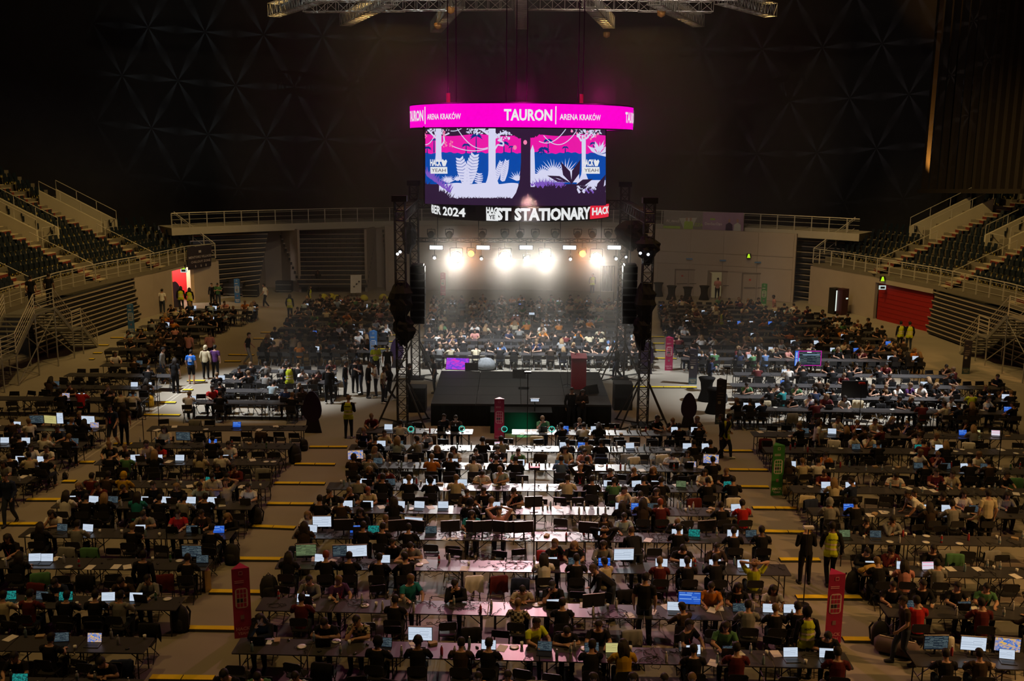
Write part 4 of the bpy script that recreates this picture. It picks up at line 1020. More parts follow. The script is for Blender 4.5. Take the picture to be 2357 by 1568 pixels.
# lamps
LY = C2.y - 0.45
M_LAMP = emat('lamp_white', (1.0, 0.98, 0.92), 60.0); M_LAMPO = emat('lamp_orange', (1.0, 0.34, 0.06), 3.2); M_BAR = emat('lamp_bar_white', (0.9, 0.95, 1.0), 5.0); M_DOT = emat('lamp_dot', (0.85, 0.9, 1.0), 3.0, False)
def fixture(name, px, py, r, lm, label, cat='stage lamp', Y=None):
    p = PY(px, py, LY if Y is None else Y); e = empty(name, p); tag(e, label, cat)
    m = MB(); m.lathe([(r * 0.35, 0.42), (r * 0.8, 0.34), (r * 1.08, 0.12), (r * 1.12, 0.0)], n=14); me = m.mesh('housing', M_BLACKP, True); me.transform(Matrix.Rotation(math.radians(-80), 4, 'X')); hs = obj('housing', me, e)
    m = MB(); m.lathe([(r, 0.0), (r * 0.9, -0.02)], n=18); me = m.mesh('lens', lm); me.transform(Matrix.Rotation(math.radians(-80), 4, 'X')); obj('lens', me, hs)
    m = MB()
    for s in (-1, 1): m.tube([(s * r * 1.2, 0.12, 0), (s * r * 1.2, 0.12, r * 1.7)], 0.02, 5)
    m.tube([(-r * 1.2, 0.12, r * 1.7), (r * 1.2, 0.12, r * 1.7)], 0.02, 5); m.tube([(0, 0.12, r * 1.7), (0, 0.14, max(r * 2, zp - p.z))], 0.018, 5)
    obj('yoke', m.mesh('yoke', M_TRK), e)
    return p
KG = 1.0
for i, (px, py, s) in enumerate(((1050, 592, 1.0), (1162, 592, 1.0), (1212, 597, 0.25), (1254, 592, 1.1), (1373, 594, 0.7))):
    p = fixture('blinder_lamp', px, py, 0.26 if s > 0.5 else 0.14, M_LAMP, 'glaring white stage lamp, %s from the left in the bright row' % nth(i + 1))
    spot('blinder_light', p + Vector((0, -0.1, -0.05)), (p.x * 0.3, 0, 10.5), 15000 * s * KG, (1.0, 0.95, 0.86), 21, 1.0, 0.2)
    if s > 0.5: spot('blinder_wash', p + Vector((0, -0.12, -0.1)), (p.x * 1.1, 34.5, 0.7), 2600, (1.0, 0.97, 0.92), 26, 0.9, 0.25)
for i, (px, py) in enumerate(((1084, 584), (1341, 584))):
    p = fixture('amber_lamp', px, py, 0.17, M_LAMPO, 'amber glowing stage lamp, the %s one of two' % ('left', 'right')[i]); spot('amber_light', p + Vector((0, -0.1, 0)), (p.x * 0.3, 0, 10.5), 3800 * KG, (1.0, 0.33, 0.05), 21, 1.0, 0.15)
for i, px in enumerate((1004, 1112, 1211, 1311, 1414)):
    p = PY(px, 570, LY); e = empty('led_bar', p); tag(e, 'short white lit lamp bar, %s from the left above the stage' % nth(i + 1), 'stage lamp')
    m = MB(); m.box((0, 0.08, 0), (0.72, 0.14, 0.24)); h = obj('housing', m.mesh('housing', M_BLACKP), e)
    m = MB(); m.box((0, 0, 0), (0.64, 0.02, 0.17)); obj('lens', m.mesh('lens', M_BAR), h)
    m = MB(); m.tube([(0, 0.1, 0.1), (0, 0.12, zp - p.z)], 0.018, 5); obj('clamp', m.mesh('clamp', M_TRK), e)
for i, (px, py) in enumerate(((1000, 594), (1108, 596), (1313, 597), (1418, 596))):
    fixture('small_spot', px, py, 0.075, M_DOT, 'small pale stage spot, %s from the left under the lamp bars' % nth(i + 1))
for i, px in enumerate((992, 1034, 1110, 1162, 1197, 1232, 1278, 1330, 1364, 1400)):
    fixture('moving_head', px, 541, 0.16, M_BLACKP, 'unlit black moving-head lamp on the back truss, %s from the left' % nth(i + 1))
for i, (px, py, Yt) in enumerate(((915, 585, A_.y), (921, 580, A_.y), (1474, 583, B_.y), (1492, 586, B_.y), (1441, 592, D2.y))):
    fixture('small_spot', px, py, 0.06, M_DOT, 'tiny lit spot on a truss tower, %s from the left' % nth((1, 2, 4, 5, 3)[i]), Y=Yt - 0.3)
# line arrays
for i, (px, lab) in enumerate(((962, 'left'), (1450, 'right'))):
    top = PY(px, 612, 42.6); bot = PY(px + (0 if i == 0 else -2), 742, 42.6); e = empty('line_array', (top.x, top.y, bot.z)); tag(e, 'black hanging line array of speakers on the %s of the stage' % lab, 'speaker'); H = top.z - bot.z
    for k in range(8):
        t = k / 7; m = MB(); m.box((0, -0.25 * (1 - t) ** 2, H * (t * 0.88 + 0.06)), (0.62, 0.5, H * 0.108)); b = obj('array_cabinet', m.mesh('array_cabinet', M_BLACKP), e)
        m = MB(); m.box((0, -0.25 * (1 - t) ** 2 - 0.26, H * (t * 0.88 + 0.06)), (0.56, 0.02, H * 0.085)); obj('grille', m.mesh('grille', M_CLOTHK), b)
    m = MB(); m.box((0, 0, H + 0.05), (0.5, 0.6, 0.08)); m.tube([(0, 0, H + 0.05), (0, 0, 8.9 - bot.z)], 0.02, 5); obj('flying_frame', m.mesh('flying_frame', M_DARKM), e)
# dark drapes and cases tied to the towers
M_DRAPE = mat('rig_drape', (0.020, 0.019, 0.019), 0.85, noise=0.5, scale=5)
def blob(c, rx, ry, rz_, seed, m, name='cover'):
    """hanging lump of draped cable: boxy, pleated, ragged at the bottom"""
    r2 = random.Random(seed); mb = MB(); n = 16; k = 9; ph0 = r2.uniform(0, 6)
    for i in range(k):
        t = i / (k - 1); wz = (0.45, 0.8, 1.0, 0.92, 1.0, 0.86, 0.7, 0.5, 0.25)[i] * r2.uniform(0.85, 1.15); ox_ = r2.uniform(-0.14, 0.14) * rx
        for j in range(n):
            a = 2 * math.pi * j / n; ca, sa = math.cos(a), math.sin(a); q = (abs(ca) ** 4 + abs(sa) ** 4) ** -0.25 * (1 + 0.10 * (1 if j % 2 else -1)) * r2.uniform(0.86, 1.1)
            mb.v.append((ox_ + rx * wz * ca * q, ry * wz * sa * q, rz_ * (1 - 2 * t) - (r2.uniform(0, 0.25) * rz_ if i == k - 1 else 0)))
    for i in range(k - 1):
        for j in range(n): mb.f.append((i * n + j, (i + 1) * n + j, (i + 1) * n + (j + 1) % n, i * n + (j + 1) % n)); mb.m.append(0)
    mb.f.append(tuple(range(n))); mb.f.append(tuple(reversed([(k - 1) * n + j for j in range(n)]))); mb.m += [0, 0]
    return mb.mesh(name, m)
for i, (px, py, Y, rx, rz_, lab) in enumerate(((1455, 540, 44.5, 0.75, 0.62, 'beside the back right tower top'), (1490, 575, B_.y, 0.42, 0.55, 'half way up the front right tower'), (922, 700, A_.y, 0.42, 1.0, 'on the front left tower'), (1484, 700, B_.y, 0.40, 0.9, 'low on the front right tower'), (1476, 765, B_.y, 0.34, 0.7, 'just above the legs of the front right tower'), (930, 760, A_.y, 0.45, 0.6, 'low on the front left tower'), (942, 545, C2.y - 2, 0.35, 0.7, 'at the top left of the rig'))):
    o = obj('cable_bundle', blob((0, 0, 0), rx, 0.35, rz_, 50 + i, M_DRAPE), None, PY(px, py, Y)); tag(o, 'lumpy black bundle of cables and drape ' + lab, 'cable bundle')
# thin haze round the stage lamps and the video cube
hz = MB(); hz.box((0.6, 60.5, 9.7), (25, 41, 19)); hm = bpy.data.materials.new('lit_haze'); hm.use_nodes = True; nt = hm.node_tree; nt.nodes.clear()
vsn = nt.nodes.new('ShaderNodeVolumeScatter'); vsn.inputs['Density'].default_value = 0.0085; vsn.inputs['Anisotropy'].default_value = 0.55; vsn.inputs['Color'].default_value = (1.0, 0.95, 0.86, 1)
out = nt.nodes.new('ShaderNodeOutputMaterial'); nt.links.new(vsn.outputs[0], out.inputs['Volume'])
hm.cycles.homogeneous_volume = True
o = obj('haze', hz.mesh('haze', hm)); tag(o, 'thin smoke haze hanging round the stage lamps', 'haze', kind='stuff')
# ------------------------------------------------------------------ people: one remeshed body per pose, clothes cut from its surface
def rotm(ax, deg): return Matrix.Rotation(math.radians(deg), 3, ax)
class Pose: pass
def add_hand(seg, wrist, dr, nrm, side, curl=25):
    dr = Vector(dr).normalized(); nrm = Vector(nrm); nrm = (nrm - dr * nrm.dot(dr)).normalized(); lat = dr.cross(nrm) * side
    wrist = Vector(wrist); pe = wrist + dr * 0.085
    seg.append(('hand', [wrist, wrist + dr * 0.03, pe], [(0.024, 0.018), (0.036, 0.018), (0.040, 0.016)], lat))
    for i, L in enumerate((0.066, 0.078, 0.072, 0.056)):
        b = pe - dr * 0.012 + lat * ((1.5 - i) * 0.0195); d1 = (dr + lat * (1.5 - i) * 0.10).normalized()
        q = Matrix.Rotation(math.radians(-curl) * side, 3, lat) if False else None
        c = math.cos(math.radians(curl)); s = math.sin(math.radians(curl)); d2 = d1 * c - nrm * s; d3 = d1 * math.cos(math.radians(curl * 2)) - nrm * math.sin(math.radians(curl * 2))
        p1 = b + d1 * (L * 0.5); p2 = p1 + d2 * (L * 0.33); p3 = p2 + d3 * (L * 0.27)
        seg.append(('hand', [b, p1, p2, p3], [0.0095, 0.0092, 0.0085, 0.007], None))
    b = wrist + dr * 0.03 + lat * 0.028; p1 = b + (dr * 0.6 + lat * 0.8).normalized() * 0.042; p2 = p1 + (dr * 0.9 + lat * 0.3 - nrm * 0.3).normalized() * 0.034
    seg.append(('hand', [b, p1, p2], [0.0125, 0.0105, 0.008], None))
def build_pose(name):
    """figure faces +Y, stands/sits with the pelvis above the origin"""
    seated = name not in ('stand', 'walk', 'lean', 'phone')
    seg = []; hz = 0.50 if seated else 0.93
    lean = {'type': 8, 'chin': 14, 'arms': 20, 'back': -6, 'turn': 6, 'stand': 2, 'walk': 4, 'lean': 48, 'phone': 3}[name]
    twist = {'turn': 38}.get(name, 0)
    T = rotm('X', -lean) @ rotm('Z', twist); piv = Vector((0, 0, hz))
    def up(p): return T @ (Vector(p) - Vector((0, 0, 0))) + piv
    tor = [up(p) for p in ((0, 0, -0.05), (0, -0.01, 0.08), (0, 0, 0.22), (0, 0.012, 0.38), (0, 0.012, 0.49), (0, 0.008, 0.545))]
    seg.append(('torso', tor, [(0.165, 0.115), (0.158, 0.112), (0.148, 0.108), (0.172, 0.118), (0.160, 0.095), (0.075, 0.06)], T @ Vector((1, 0, 0))))
    nb = up((0, 0.01, 0.53))
    hp = {'type': 14, 'chin': 20, 'arms': 30, 'back': -12, 'turn': 8, 'stand': 5, 'walk': 4, 'lean': 10, 'phone': 26}[name]
    hl = {'chin': 8, 'turn': 0}.get(name, 0)
    HR = rotm('Z', twist * 1.4) @ rotm('Y', hl) @ rotm('X', -hp)
    hc = nb + T @ Vector((0, 0.012, 0.10)) * 0.5 + HR @ Vector((0, 0.03, 0.125))
    seg.append(('neck', [nb, hc + HR @ Vector((0, -0.025, -0.06))], [0.058, 0.052], None))
    def H(p): return hc + HR @ Vector(p)
    seg.append(('head', [H((0, 0.035, -0.125)), H((0, 0.03, -0.10)), H((0, 0.012, -0.05)), H((0, 0.0, 0.01)), H((0, -0.006, 0.06)), H((0, -0.008, 0.095)), H((0, -0.008, 0.112))],
                [(0.022, 0.025), (0.045, 0.055), (0.066, 0.088), (0.075, 0.098), (0.072, 0.092), (0.050, 0.065), (0.020, 0.026)], HR @ Vector((1, 0, 0))))
    seg.append(('head', [H((0, 0.088, 0.02)), H((0, 0.108, -0.028)), H((0, 0.092, -0.04))], [0.010, 0.015, 0.011], None))
    for s in (-1, 1): seg.append(('head', [H((s * 0.070, -0.006, 0.015)), H((s * 0.082, -0.016, 0.0)), H((s * 0.072, -0.004, -0.035))], [0.011, 0.014, 0.008], None))
    S = {s: up((s * 0.185, 0.005, 0.475)) for s in (-1, 1)}
    def arm(s, el, wr, dr, nr, curl=25):
        el = Vector(el); wr = Vector(wr)
        seg.append(('uarm', [up((s * 0.13, 0.005, 0.485)), S[s], S[s] + (el - S[s]) * 0.55, el], [0.062, 0.064, 0.052, 0.043], None))
        seg.append(('farm', [el, el + (wr - el) * 0.35, wr], [0.043, 0.042, 0.028], None)); add_hand(seg, wr, dr, nr, s, curl)
    if name == 'type':
        for s in (-1, 1): arm(s, (s * 0.27, 0.20, 0.80), (s * 0.14, 0.40, 0.795), (-s * 0.15, 1, -0.12), (0, 0, 1), 22)
    elif name == 'chin':
        arm(1, (0.20, 0.40, 0.79), hc + Vector((0.07, 0.10, -0.19)), (-0.35, -0.1, 0.9), (0.5, 0.6, 0.3), 50); arm(-1, (-0.25, 0.26, 0.80), (0.02, 0.36, 0.795), (1, 0.25, -0.1), (0, 0, 1), 15)
    elif name == 'arms':
        arm(1, (0.30, 0.25, 0.79), (0.02, 0.37, 0.80), (-1, 0.1, 0), (0, 0, 1), 20); arm(-1, (-0.30, 0.25, 0.79), (-0.02, 0.30, 0.80), (1, 0.1, 0), (0, 0, 1), 20)
    elif name == 'back':
        for s in (-1, 1): arm(s, hc + Vector((s * 0.36, 0.02, 0.03)), hc + Vector((s * 0.13, -0.11, 0.05)), (-s, -0.3, 0.05), (0, -1, 0), 30)
    elif name == 'turn':
        arm(1, (0.13, 0.28, 0.80), (-0.06, 0.44, 0.80), (-0.6, 1, 0), (0, 0, 1), 25); arm(-1, (-0.34, 0.06, 0.78), (-0.36, 0.26, 0.70), (-0.1, 1, -0.2), (0, 0, 1), 25)
    elif name == 'stand':
        arm(1, (0.26, -0.02, 1.14), (0.25, 0.06, 0.90), (-0.05, 0.2, -1), (1, 0, 0), 25); arm(-1, (-0.26, -0.02, 1.14), (-0.25, 0.06, 0.90), (0.05, 0.2, -1), (-1, 0, 0), 25)
    elif name == 'walk':
        arm(1, (0.26, -0.10, 1.15), (0.25, -0.06, 0.90), (-0.05, 0.3, -1), (1, 0, 0), 30); arm(-1, (-0.26, 0.06, 1.14), (-0.23, 0.24, 0.97), (0.1, 0.8, -0.6), (-1, 0, 0), 30)
    elif name == 'lean':
        for s in (-1, 1): arm(s, S[s] + Vector((s * 0.05, 0.03, -0.26)), (s * 0.20, 0.50, 0.80), (0, 1, -0.1), (0, 0, 1), 10)
    elif name == 'phone':
        for s in (-1, 1): arm(s, (s * 0.25, 0.02, 1.13), (s * 0.06, 0.24, 1.20), (-s * 0.5, 0.6, 0.5), (s * 0.5, 0.2, 0.8), 45)
    feet = []
    def leg(s, kn, an, toe):
        hip = Vector((s * 0.09, 0, hz - 0.03)); kn = Vector(kn); an = Vector(an); toe = Vector(toe)
        seg.append(('thigh', [hip, hip + (kn - hip) * 0.5, kn], [0.092, 0.078, 0.056], None)); seg.append(('shin', [kn, kn + (an - kn) * 0.35, an], [0.055, 0.054, 0.036], None))
        bk = an + (an - toe).normalized() * 0.05; bk.z = toe.z; d = toe - bk
        seg.append(('foot', [bk + Vector((0, 0, 0.005)), an + Vector((0, 0, -0.03)), bk + d * 0.6 + Vector((0, 0, 0.005)), toe], [(0.032, 0.035), (0.040, 0.045), (0.044, 0.032), (0.034, 0.022)], None))
    if seated:
        for s in (-1, 1): leg(s, (s * 0.12, 0.43, 0.50), (s * 0.12, 0.38, 0.09), (s * 0.13, 0.54, 0.035))
    elif name == 'walk':
        leg(1, (0.10, 0.16, 0.50), (0.10, 0.20, 0.09), (0.11, 0.37, 0.04)); leg(-1, (-0.10, 0.03, 0.50), (-0.10, -0.25, 0.13), (-0.10, -0.10, 0.035))
    else:
        for s in (-1, 1): leg(s, (s * 0.11, 0.02, 0.50), (s * 0.12, -0.02, 0.09), (s * 0.15, 0.15, 0.035))
    mb = MB()
    for lab, pts, rad, ref in seg:
        mb.tube(pts, rad, 10, ref=tuple(ref) if ref is not None else (1, 0, 0))
        for p, r in ((pts[0], rad[0]), (pts[-1], rad[-1])):
            r = min(r) if isinstance(r, tuple) else r
            if lab in ('uarm', 'farm', 'thigh', 'shin', 'neck'):
                prof = [(r * math.cos(a), r * math.sin(a)) for a in np.linspace(-1.4, 1.4, 6)]; mb.lathe(prof, p, 10)
    me = mb.mesh('raw', M_PAPER); o = bpy.data.objects.new('tmp', me); COL.objects.link(o)
    rm_ = o.modifiers.new('r', 'REMESH'); rm_.mode = 'VOXEL'; rm_.voxel_size = 0.0105
    sm_ = o.modifiers.new('s', 'SMOOTH'); sm_.factor = 0.4; sm_.iterations = 2
    de = o.modifiers.new('d', 'DECIMATE'); de.ratio = 0.17
    dg = bpy.context.evaluated_depsgraph_get(); body = bpy.data.meshes.new_from_object(o.evaluated_get(dg)); bpy.data.objects.remove(o); bpy.data.meshes.remove(me)
    
    import bmesh
    bm = bmesh.new(); bm.from_mesh(body)
    planes = [(up((0, 0, -0.03)), T @ Vector((0, 0, 1))), (up((0, 0, 0.518)), T @ Vector((0, 0, 1)))] + ([(up((0, 0, -0.13)), T @ Vector((0, 0, 1)))] if not seated else [])
    planes += [(up((0, 0, zz)), T @ Vector((0, 0, 1))) for zz in (0.075, 0.125, 0.20, 0.25)]
    slv = []
    for lab_, pts_, rad_, ref_ in seg:
        if lab_ == 'uarm':
            d_ = (pts_[3] - pts_[1]).normalized(); q_ = pts_[1] + (pts_[3] - pts_[1]) * 0.66; planes.append((q_, d_)); slv.append((np.array(q_), np.array(d_), np.array((pts_[1] + pts_[3]) * 0.5)))
    for co_, no_ in planes: bmesh.ops.bisect_plane(bm, geom=bm.verts[:] + bm.edges[:] + bm.faces[:], plane_co=co_, plane_no=no_, dist=0.0008)
    bm.to_mesh(body); bm.free()
    body.name = 'person_body'; body.materials.clear(); body.materials.append(M_PAPER); body.polygons.foreach_set('use_smooth', [True] * len(body.polygons)); body.update()
    nv = len(body.vertices); V = np.empty(nv * 3); body.vertices.foreach_get('co', V); V = V.reshape(-1, 3)
    N = np.empty(nv * 3); body.vertex_normals.foreach_get('vector', N); N = N.reshape(-1, 3)
    polys = [tuple(p.vertices) for p in body.polygons]; C = np.array([V[list(p)].mean(0) for p in polys])
    labs = []; best = np.full(len(C), 1e9); lid = np.zeros(len(C), int); tt = np.zeros(len(C)); names = []
    for lab, pts, rad, ref in seg:
        if lab not in names: names.append(lab)
        k = names.index(lab)
        for i in range(len(pts) - 1):
            a = np.array(pts[i]); b = np.array(pts[i + 1]); ab = b - a; t = np.clip(((C - a) @ ab) / max(ab @ ab, 1e-9), 0, 1); d = np.linalg.norm(C - (a + t[:, None] * ab), axis=1)
            r = [np.mean(q) if isinstance(q, tuple) else q for q in (rad[i], rad[i + 1])]; d = d - (r[0] + (r[1] - r[0]) * t)
            m_ = d < best; best[m_] = d[m_]; lid[m_] = k; tt[m_] = t[m_]
    L = np.array([names[i] for i in lid])
    hcn = np.array(hc); HRn = np.array(HR); loc = (C - hcn) @ HRn     # head-local coordinates of face centres
    def cut(nm, mask, off, ex=None):
        idx = np.nonzero(mask)[0]; use = sorted({v for i in idx for v in polys[i]}); mp = {v: j for j, v in enumerate(use)}
        vs = V[use] + N[use] * off
        if ex is not None: vs = ex(vs)
        m2 = bpy.data.meshes.new(nm); m2.from_pydata(vs.tolist(), [], [tuple(mp[v] for v in polys[i]) for i in idx]); m2.materials.append(M_PAPER); m2.polygons.foreach_set('use_smooth', [True] * len(m2.polygons)); m2.update(); return m2
    # torso below the waist belongs to the trousers
    tl = (C - np.array(piv)) @ np.array(T); waist = tl[:, 2] < -0.03
    isT = (L == 'torso') & ~waist & (tl[:, 2] < 0.518); hipm = (L == 'torso') & (tl[:, 2] < 0.06)
    P_ = Pose(); P_.name = name; P_.seated = seated; P_.body = body; P_.head = hc.copy(); P_.HR = HR.copy()
    ua = L == 'uarm'
    for q_, d_, m_ in slv:
        ua &= ~((((C - q_) @ d_) > 0) & (np.linalg.norm(C - m_, axis=1) < 0.30) & ((C[:, 0] > 0) == (m_[0] > 0)))
    P_.short = cut('shirt', isT | ua, 0.013); P_.long = cut('shirt', isT | (L == 'uarm') | (L == 'farm'), 0.013)
    P_.trousers = cut('trousers', hipm | (L == 'thigh') | (L == 'shin'), 0.012); P_.shorts = cut('trousers', hipm | (L == 'thigh'), 0.014)
    sx = C[:, 0]
    P_.shoe = [cut('shoe', (L == 'foot') & (sx > 0), 0.010), cut('shoe', (L == 'foot') & (sx < 0), 0.010)]
    P_.vest = cut('hi_vis_vest', isT | ((~np.isin(L, ['hand', 'farm', 'uarm', 'foot', 'head', 'neck'])) & (tl[:, 2] > (-0.03 if seated else -0.13)) & (tl[:, 2] < 0.518)), 0.024)
    P_.stripe = cut('reflective_stripe', isT & ((np.abs(tl[:, 2] - 0.10) < 0.025) | (np.abs(tl[:, 2] - 0.225) < 0.025)), 0.029)
    isH = (L == 'head') | (L == 'neck')
    cap = isH & (((loc[:, 2] > 0.045) & (loc[:, 1] < 0.085)) | ((loc[:, 1] < 0.008 + 0.0) & (loc[:, 2] > -0.055)) | (loc[:, 2] > 0.075)) & ~((np.abs(loc[:, 0]) > 0.066) & (loc[:, 2] < 0.02) & (loc[:, 1] > -0.025))
    P_.hair = cut('hair', cap, 0.017); P_.hood = cut('hood', isH & ((loc[:, 1] < 0.055) | (loc[:, 2] > 0.075)), 0.032); P_.cropped = cut('hair', cap & (loc[:, 2] > -0.03), 0.006)
    lm = MB()
    for k in range(10):
        a = math.radians(195 + k * 150 / 9); x, y = 0.085 * math.cos(a), 0.095 * math.sin(a) + 0.0
        top = HR @ Vector((x * 0.9, y * 0.9, 0.07)) + hc; mid = HR @ Vector((x * 1.08, y * 1.05, -0.06)) + hc; sh = hc + Vector((x * 1.25, 0, 0)) + T @ Vector((0, -0.10 - 0.02 * math.sin(k), -0.30)); 
        lm.tube([top, mid, mid * 0.45 + sh * 0.55 + T @ Vector((0, -0.02, 0)), sh], [0.030, 0.040, 0.038, 0.016], 6)
    lmesh = lm.mesh('strand', M_PAPER, True)
    # join the cap with the long strands into one hair mesh
    lv = [v.co[:] for v in P_.hair.vertices]; lf = [tuple(p.vertices) for p in P_.hair.polygons]; n0 = len(lv); lv += [v.co[:] for v in lmesh.vertices]; lf += [tuple(i + n0 for i in p.vertices) for p in lmesh.polygons]; bpy.data.meshes.remove(lmesh)
    P_.longhair = bpy.data.meshes.new('hair'); P_.longhair.from_pydata(lv, [], lf); P_.longhair.materials.append(M_PAPER); P_.longhair.polygons.foreach_set('use_smooth', [True] * len(P_.longhair.polygons)); P_.longhair.update()
    cm = MB(); cm.prism([HR @ Vector(q) + hc for q in ((-0.07, 0.085, 0.062), (-0.05, 0.165, 0.05), (0.05, 0.165, 0.05), (0.07, 0.085, 0.062))], (HR @ Vector((0, 0, 0.012)))); 
    P_.brim = cm.mesh('brim', M_PAPER)
    hm_ = MB(); hm_.lathe([(0.17, 0.055), (0.175, 0.065), (0.095, 0.075), (0.092, 0.15), (0.05, 0.165)], n=16); P_.hat = hm_.mesh('hat', M_PAPER, True); P_.hat.transform(Matrix.Translation(hc) @ HR.to_4x4())
    em = MB()
    for s in (-1, 1):
        em.lathe([(0.002, -0.008), (0.011, 0.0), (0.002, 0.008)], (0, 0, 0), 8)
    eye = MB(); eye.lathe([(0.002, -0.009), (0.010, -0.003), (0.010, 0.003), (0.002, 0.009)], n=8); P_.eye = []
    for s in (-1, 1):
        e1 = eye.mesh('eye', M_BLACKP); e1.transform(Matrix.Translation(hc + HR @ Vector((s * 0.030, 0.087, 0.008)))); P_.eye.append(e1)
    mo = MB(); mo.box((0, 0.090, -0.068), (0.046, 0.012, 0.009)); P_.mouth = mo.mesh('mouth', M_BLACKP); P_.mouth.transform(Matrix.Translation(hc) @ HR.to_4x4())
    ly = MB(); base = up((0, 0.12, 0.16))
    for s in (-1, 1): ly.tube([up((s * 0.075, -0.02, 0.535)), up((s * 0.075, 0.075, 0.50)), up((s * 0.055, 0.128, 0.40)), up((0, 0.138, 0.22))], 0.008, 4)
    ly.box(up((0, 0.145, 0.16)), (0.085, 0.01, 0.11)); P_.lanyard = ly.mesh('lanyard', M_PAPER)
    P_.back_lab = (up((0, -0.125, 0.40)), T)
    hpm = MB(); pts = [HR @ Vector((0.088 * math.cos(a), -0.005, 0.02 + 0.105 * math.sin(a))) + hc for a in np.linspace(-0.2, math.pi + 0.2, 11)]; hpm.tube(pts, 0.012, 5)
    for s in (-1, 1): hpm.tube([HR @ Vector((s * 0.080, -0.005, 0.0)) + hc, HR @ Vector((s * 0.108, -0.005, 0.0)) + hc], 0.036, 8)
    P_.headphones = hpm.mesh('headphones', M_BLACKP)
    return P_
POSES = {k: build_pose(k) for k in ('type', 'chin', 'arms', 'back', 'turn', 'stand', 'walk', 'lean', 'phone')}
PC = {'t': 'type', 'c': 'chin', 'a': 'arms', 'u': 'back', 'w': 'turn', 'st': 'stand', 'wk': 'walk', 'ln': 'lean', 'ph': 'phone'}
SKIN = [mat('skin_light', (0.50, 0.29, 0.20), 0.55, noise=0.06), mat('skin_tan', (0.40, 0.215, 0.14), 0.55, noise=0.06), mat('skin_dark', (0.17, 0.085, 0.055), 0.55, noise=0.06)]
HAIR = {'s': ('dark-haired', (0.014, 0.010, 0.008)), 'b': ('light-haired', (0.16, 0.095, 0.045)), 'l': ('long dark-haired', (0.018, 0.012, 0.009)), 'L': ('long fair-haired', (0.23, 0.14, 0.065)), 'r': ('red-haired', (0.22, 0.045, 0.015)), 'z': ('close-cropped', (0.07, 0.045, 0.03)), 'c': ('cap-wearing', (0.02, 0.02, 0.022)), 'h': ('straw-hatted', (0.62, 0.46, 0.28)), 'o': ('hooded', None), 'p': ('headphone-wearing', (0.014, 0.010, 0.008))}
HMAT = {k: mat('hair_' + v[0].replace(' ', '_'), v[1] or (0.02, 0.02, 0.02), 0.7, noise=0.3, scale=40) for k, v in HAIR.items()}
CLO = {'k': ('black', (0.013, 0.013, 0.015)), 'w': ('white', (0.72, 0.70, 0.67)), 'g': ('grey', (0.23, 0.23, 0.225)), 'r': ('red', (0.42, 0.02, 0.02)), 'm': ('maroon', (0.10, 0.016, 0.018)), 'b': ('blue', (0.10, 0.17, 0.34)), 'n': ('navy', (0.022, 0.032, 0.075)), 'y': ('mustard', (0.48, 0.29, 0.02)), 'o': ('orange', (0.50, 0.17, 0.025)), 'e': ('green', (0.08, 0.20, 0.09)), 't': ('teal', (0.02, 0.20, 0.22)), 'c': ('cream', (0.55, 0.48, 0.33)), 'p': ('pink', (0.55, 0.25, 0.22)), 'l': ('light blue', (0.36, 0.46, 0.52)), 'v': ('lime', (0.52, 0.60, 0.03)), 'u': ('purple', (0.08, 0.03, 0.12)), 'd': ('dark brown', (0.045, 0.030, 0.022)), 'x': ('checked', (0.5, 0.45, 0.35)), 'h': ('black', (0.013, 0.013, 0.015)), 'R': ('bright blue', (0.03, 0.16, 0.62))}
CMAT = {k: (plaid('cloth_checked', (0.45, 0.40, 0.30), (0.03, 0.03, 0.03)) if k == 'x' else mat('cloth_' + v[0].replace(' ', '_'), v[1], 0.85, spec=0.15, noise=0.15, scale=9)) for k, v in CLO.items()}
M_VEST = mat('hi_vis_yellow', (0.62, 0.72, 0.02), 0.7); M_STRIPE = mat('reflective_silver', (0.75, 0.62, 0.48), 0.5)
M_LANY = mat('lanyard_red', (0.55, 0.03, 0.10), 0.6); M_EYE = mat('eye_dark', (0.02, 0.015, 0.012), 0.3); M_MOUTH = mat('lip', (0.28, 0.09, 0.08), 0.5); M_SHOE = mat('shoe_dark', (0.03, 0.03, 0.032), 0.6); M_DENIM = mat('denim_dark', (0.025, 0.035, 0.06), 0.85); M_SHORT = mat('khaki_shorts', (0.38, 0.30, 0.10), 0.85)
NP = 0
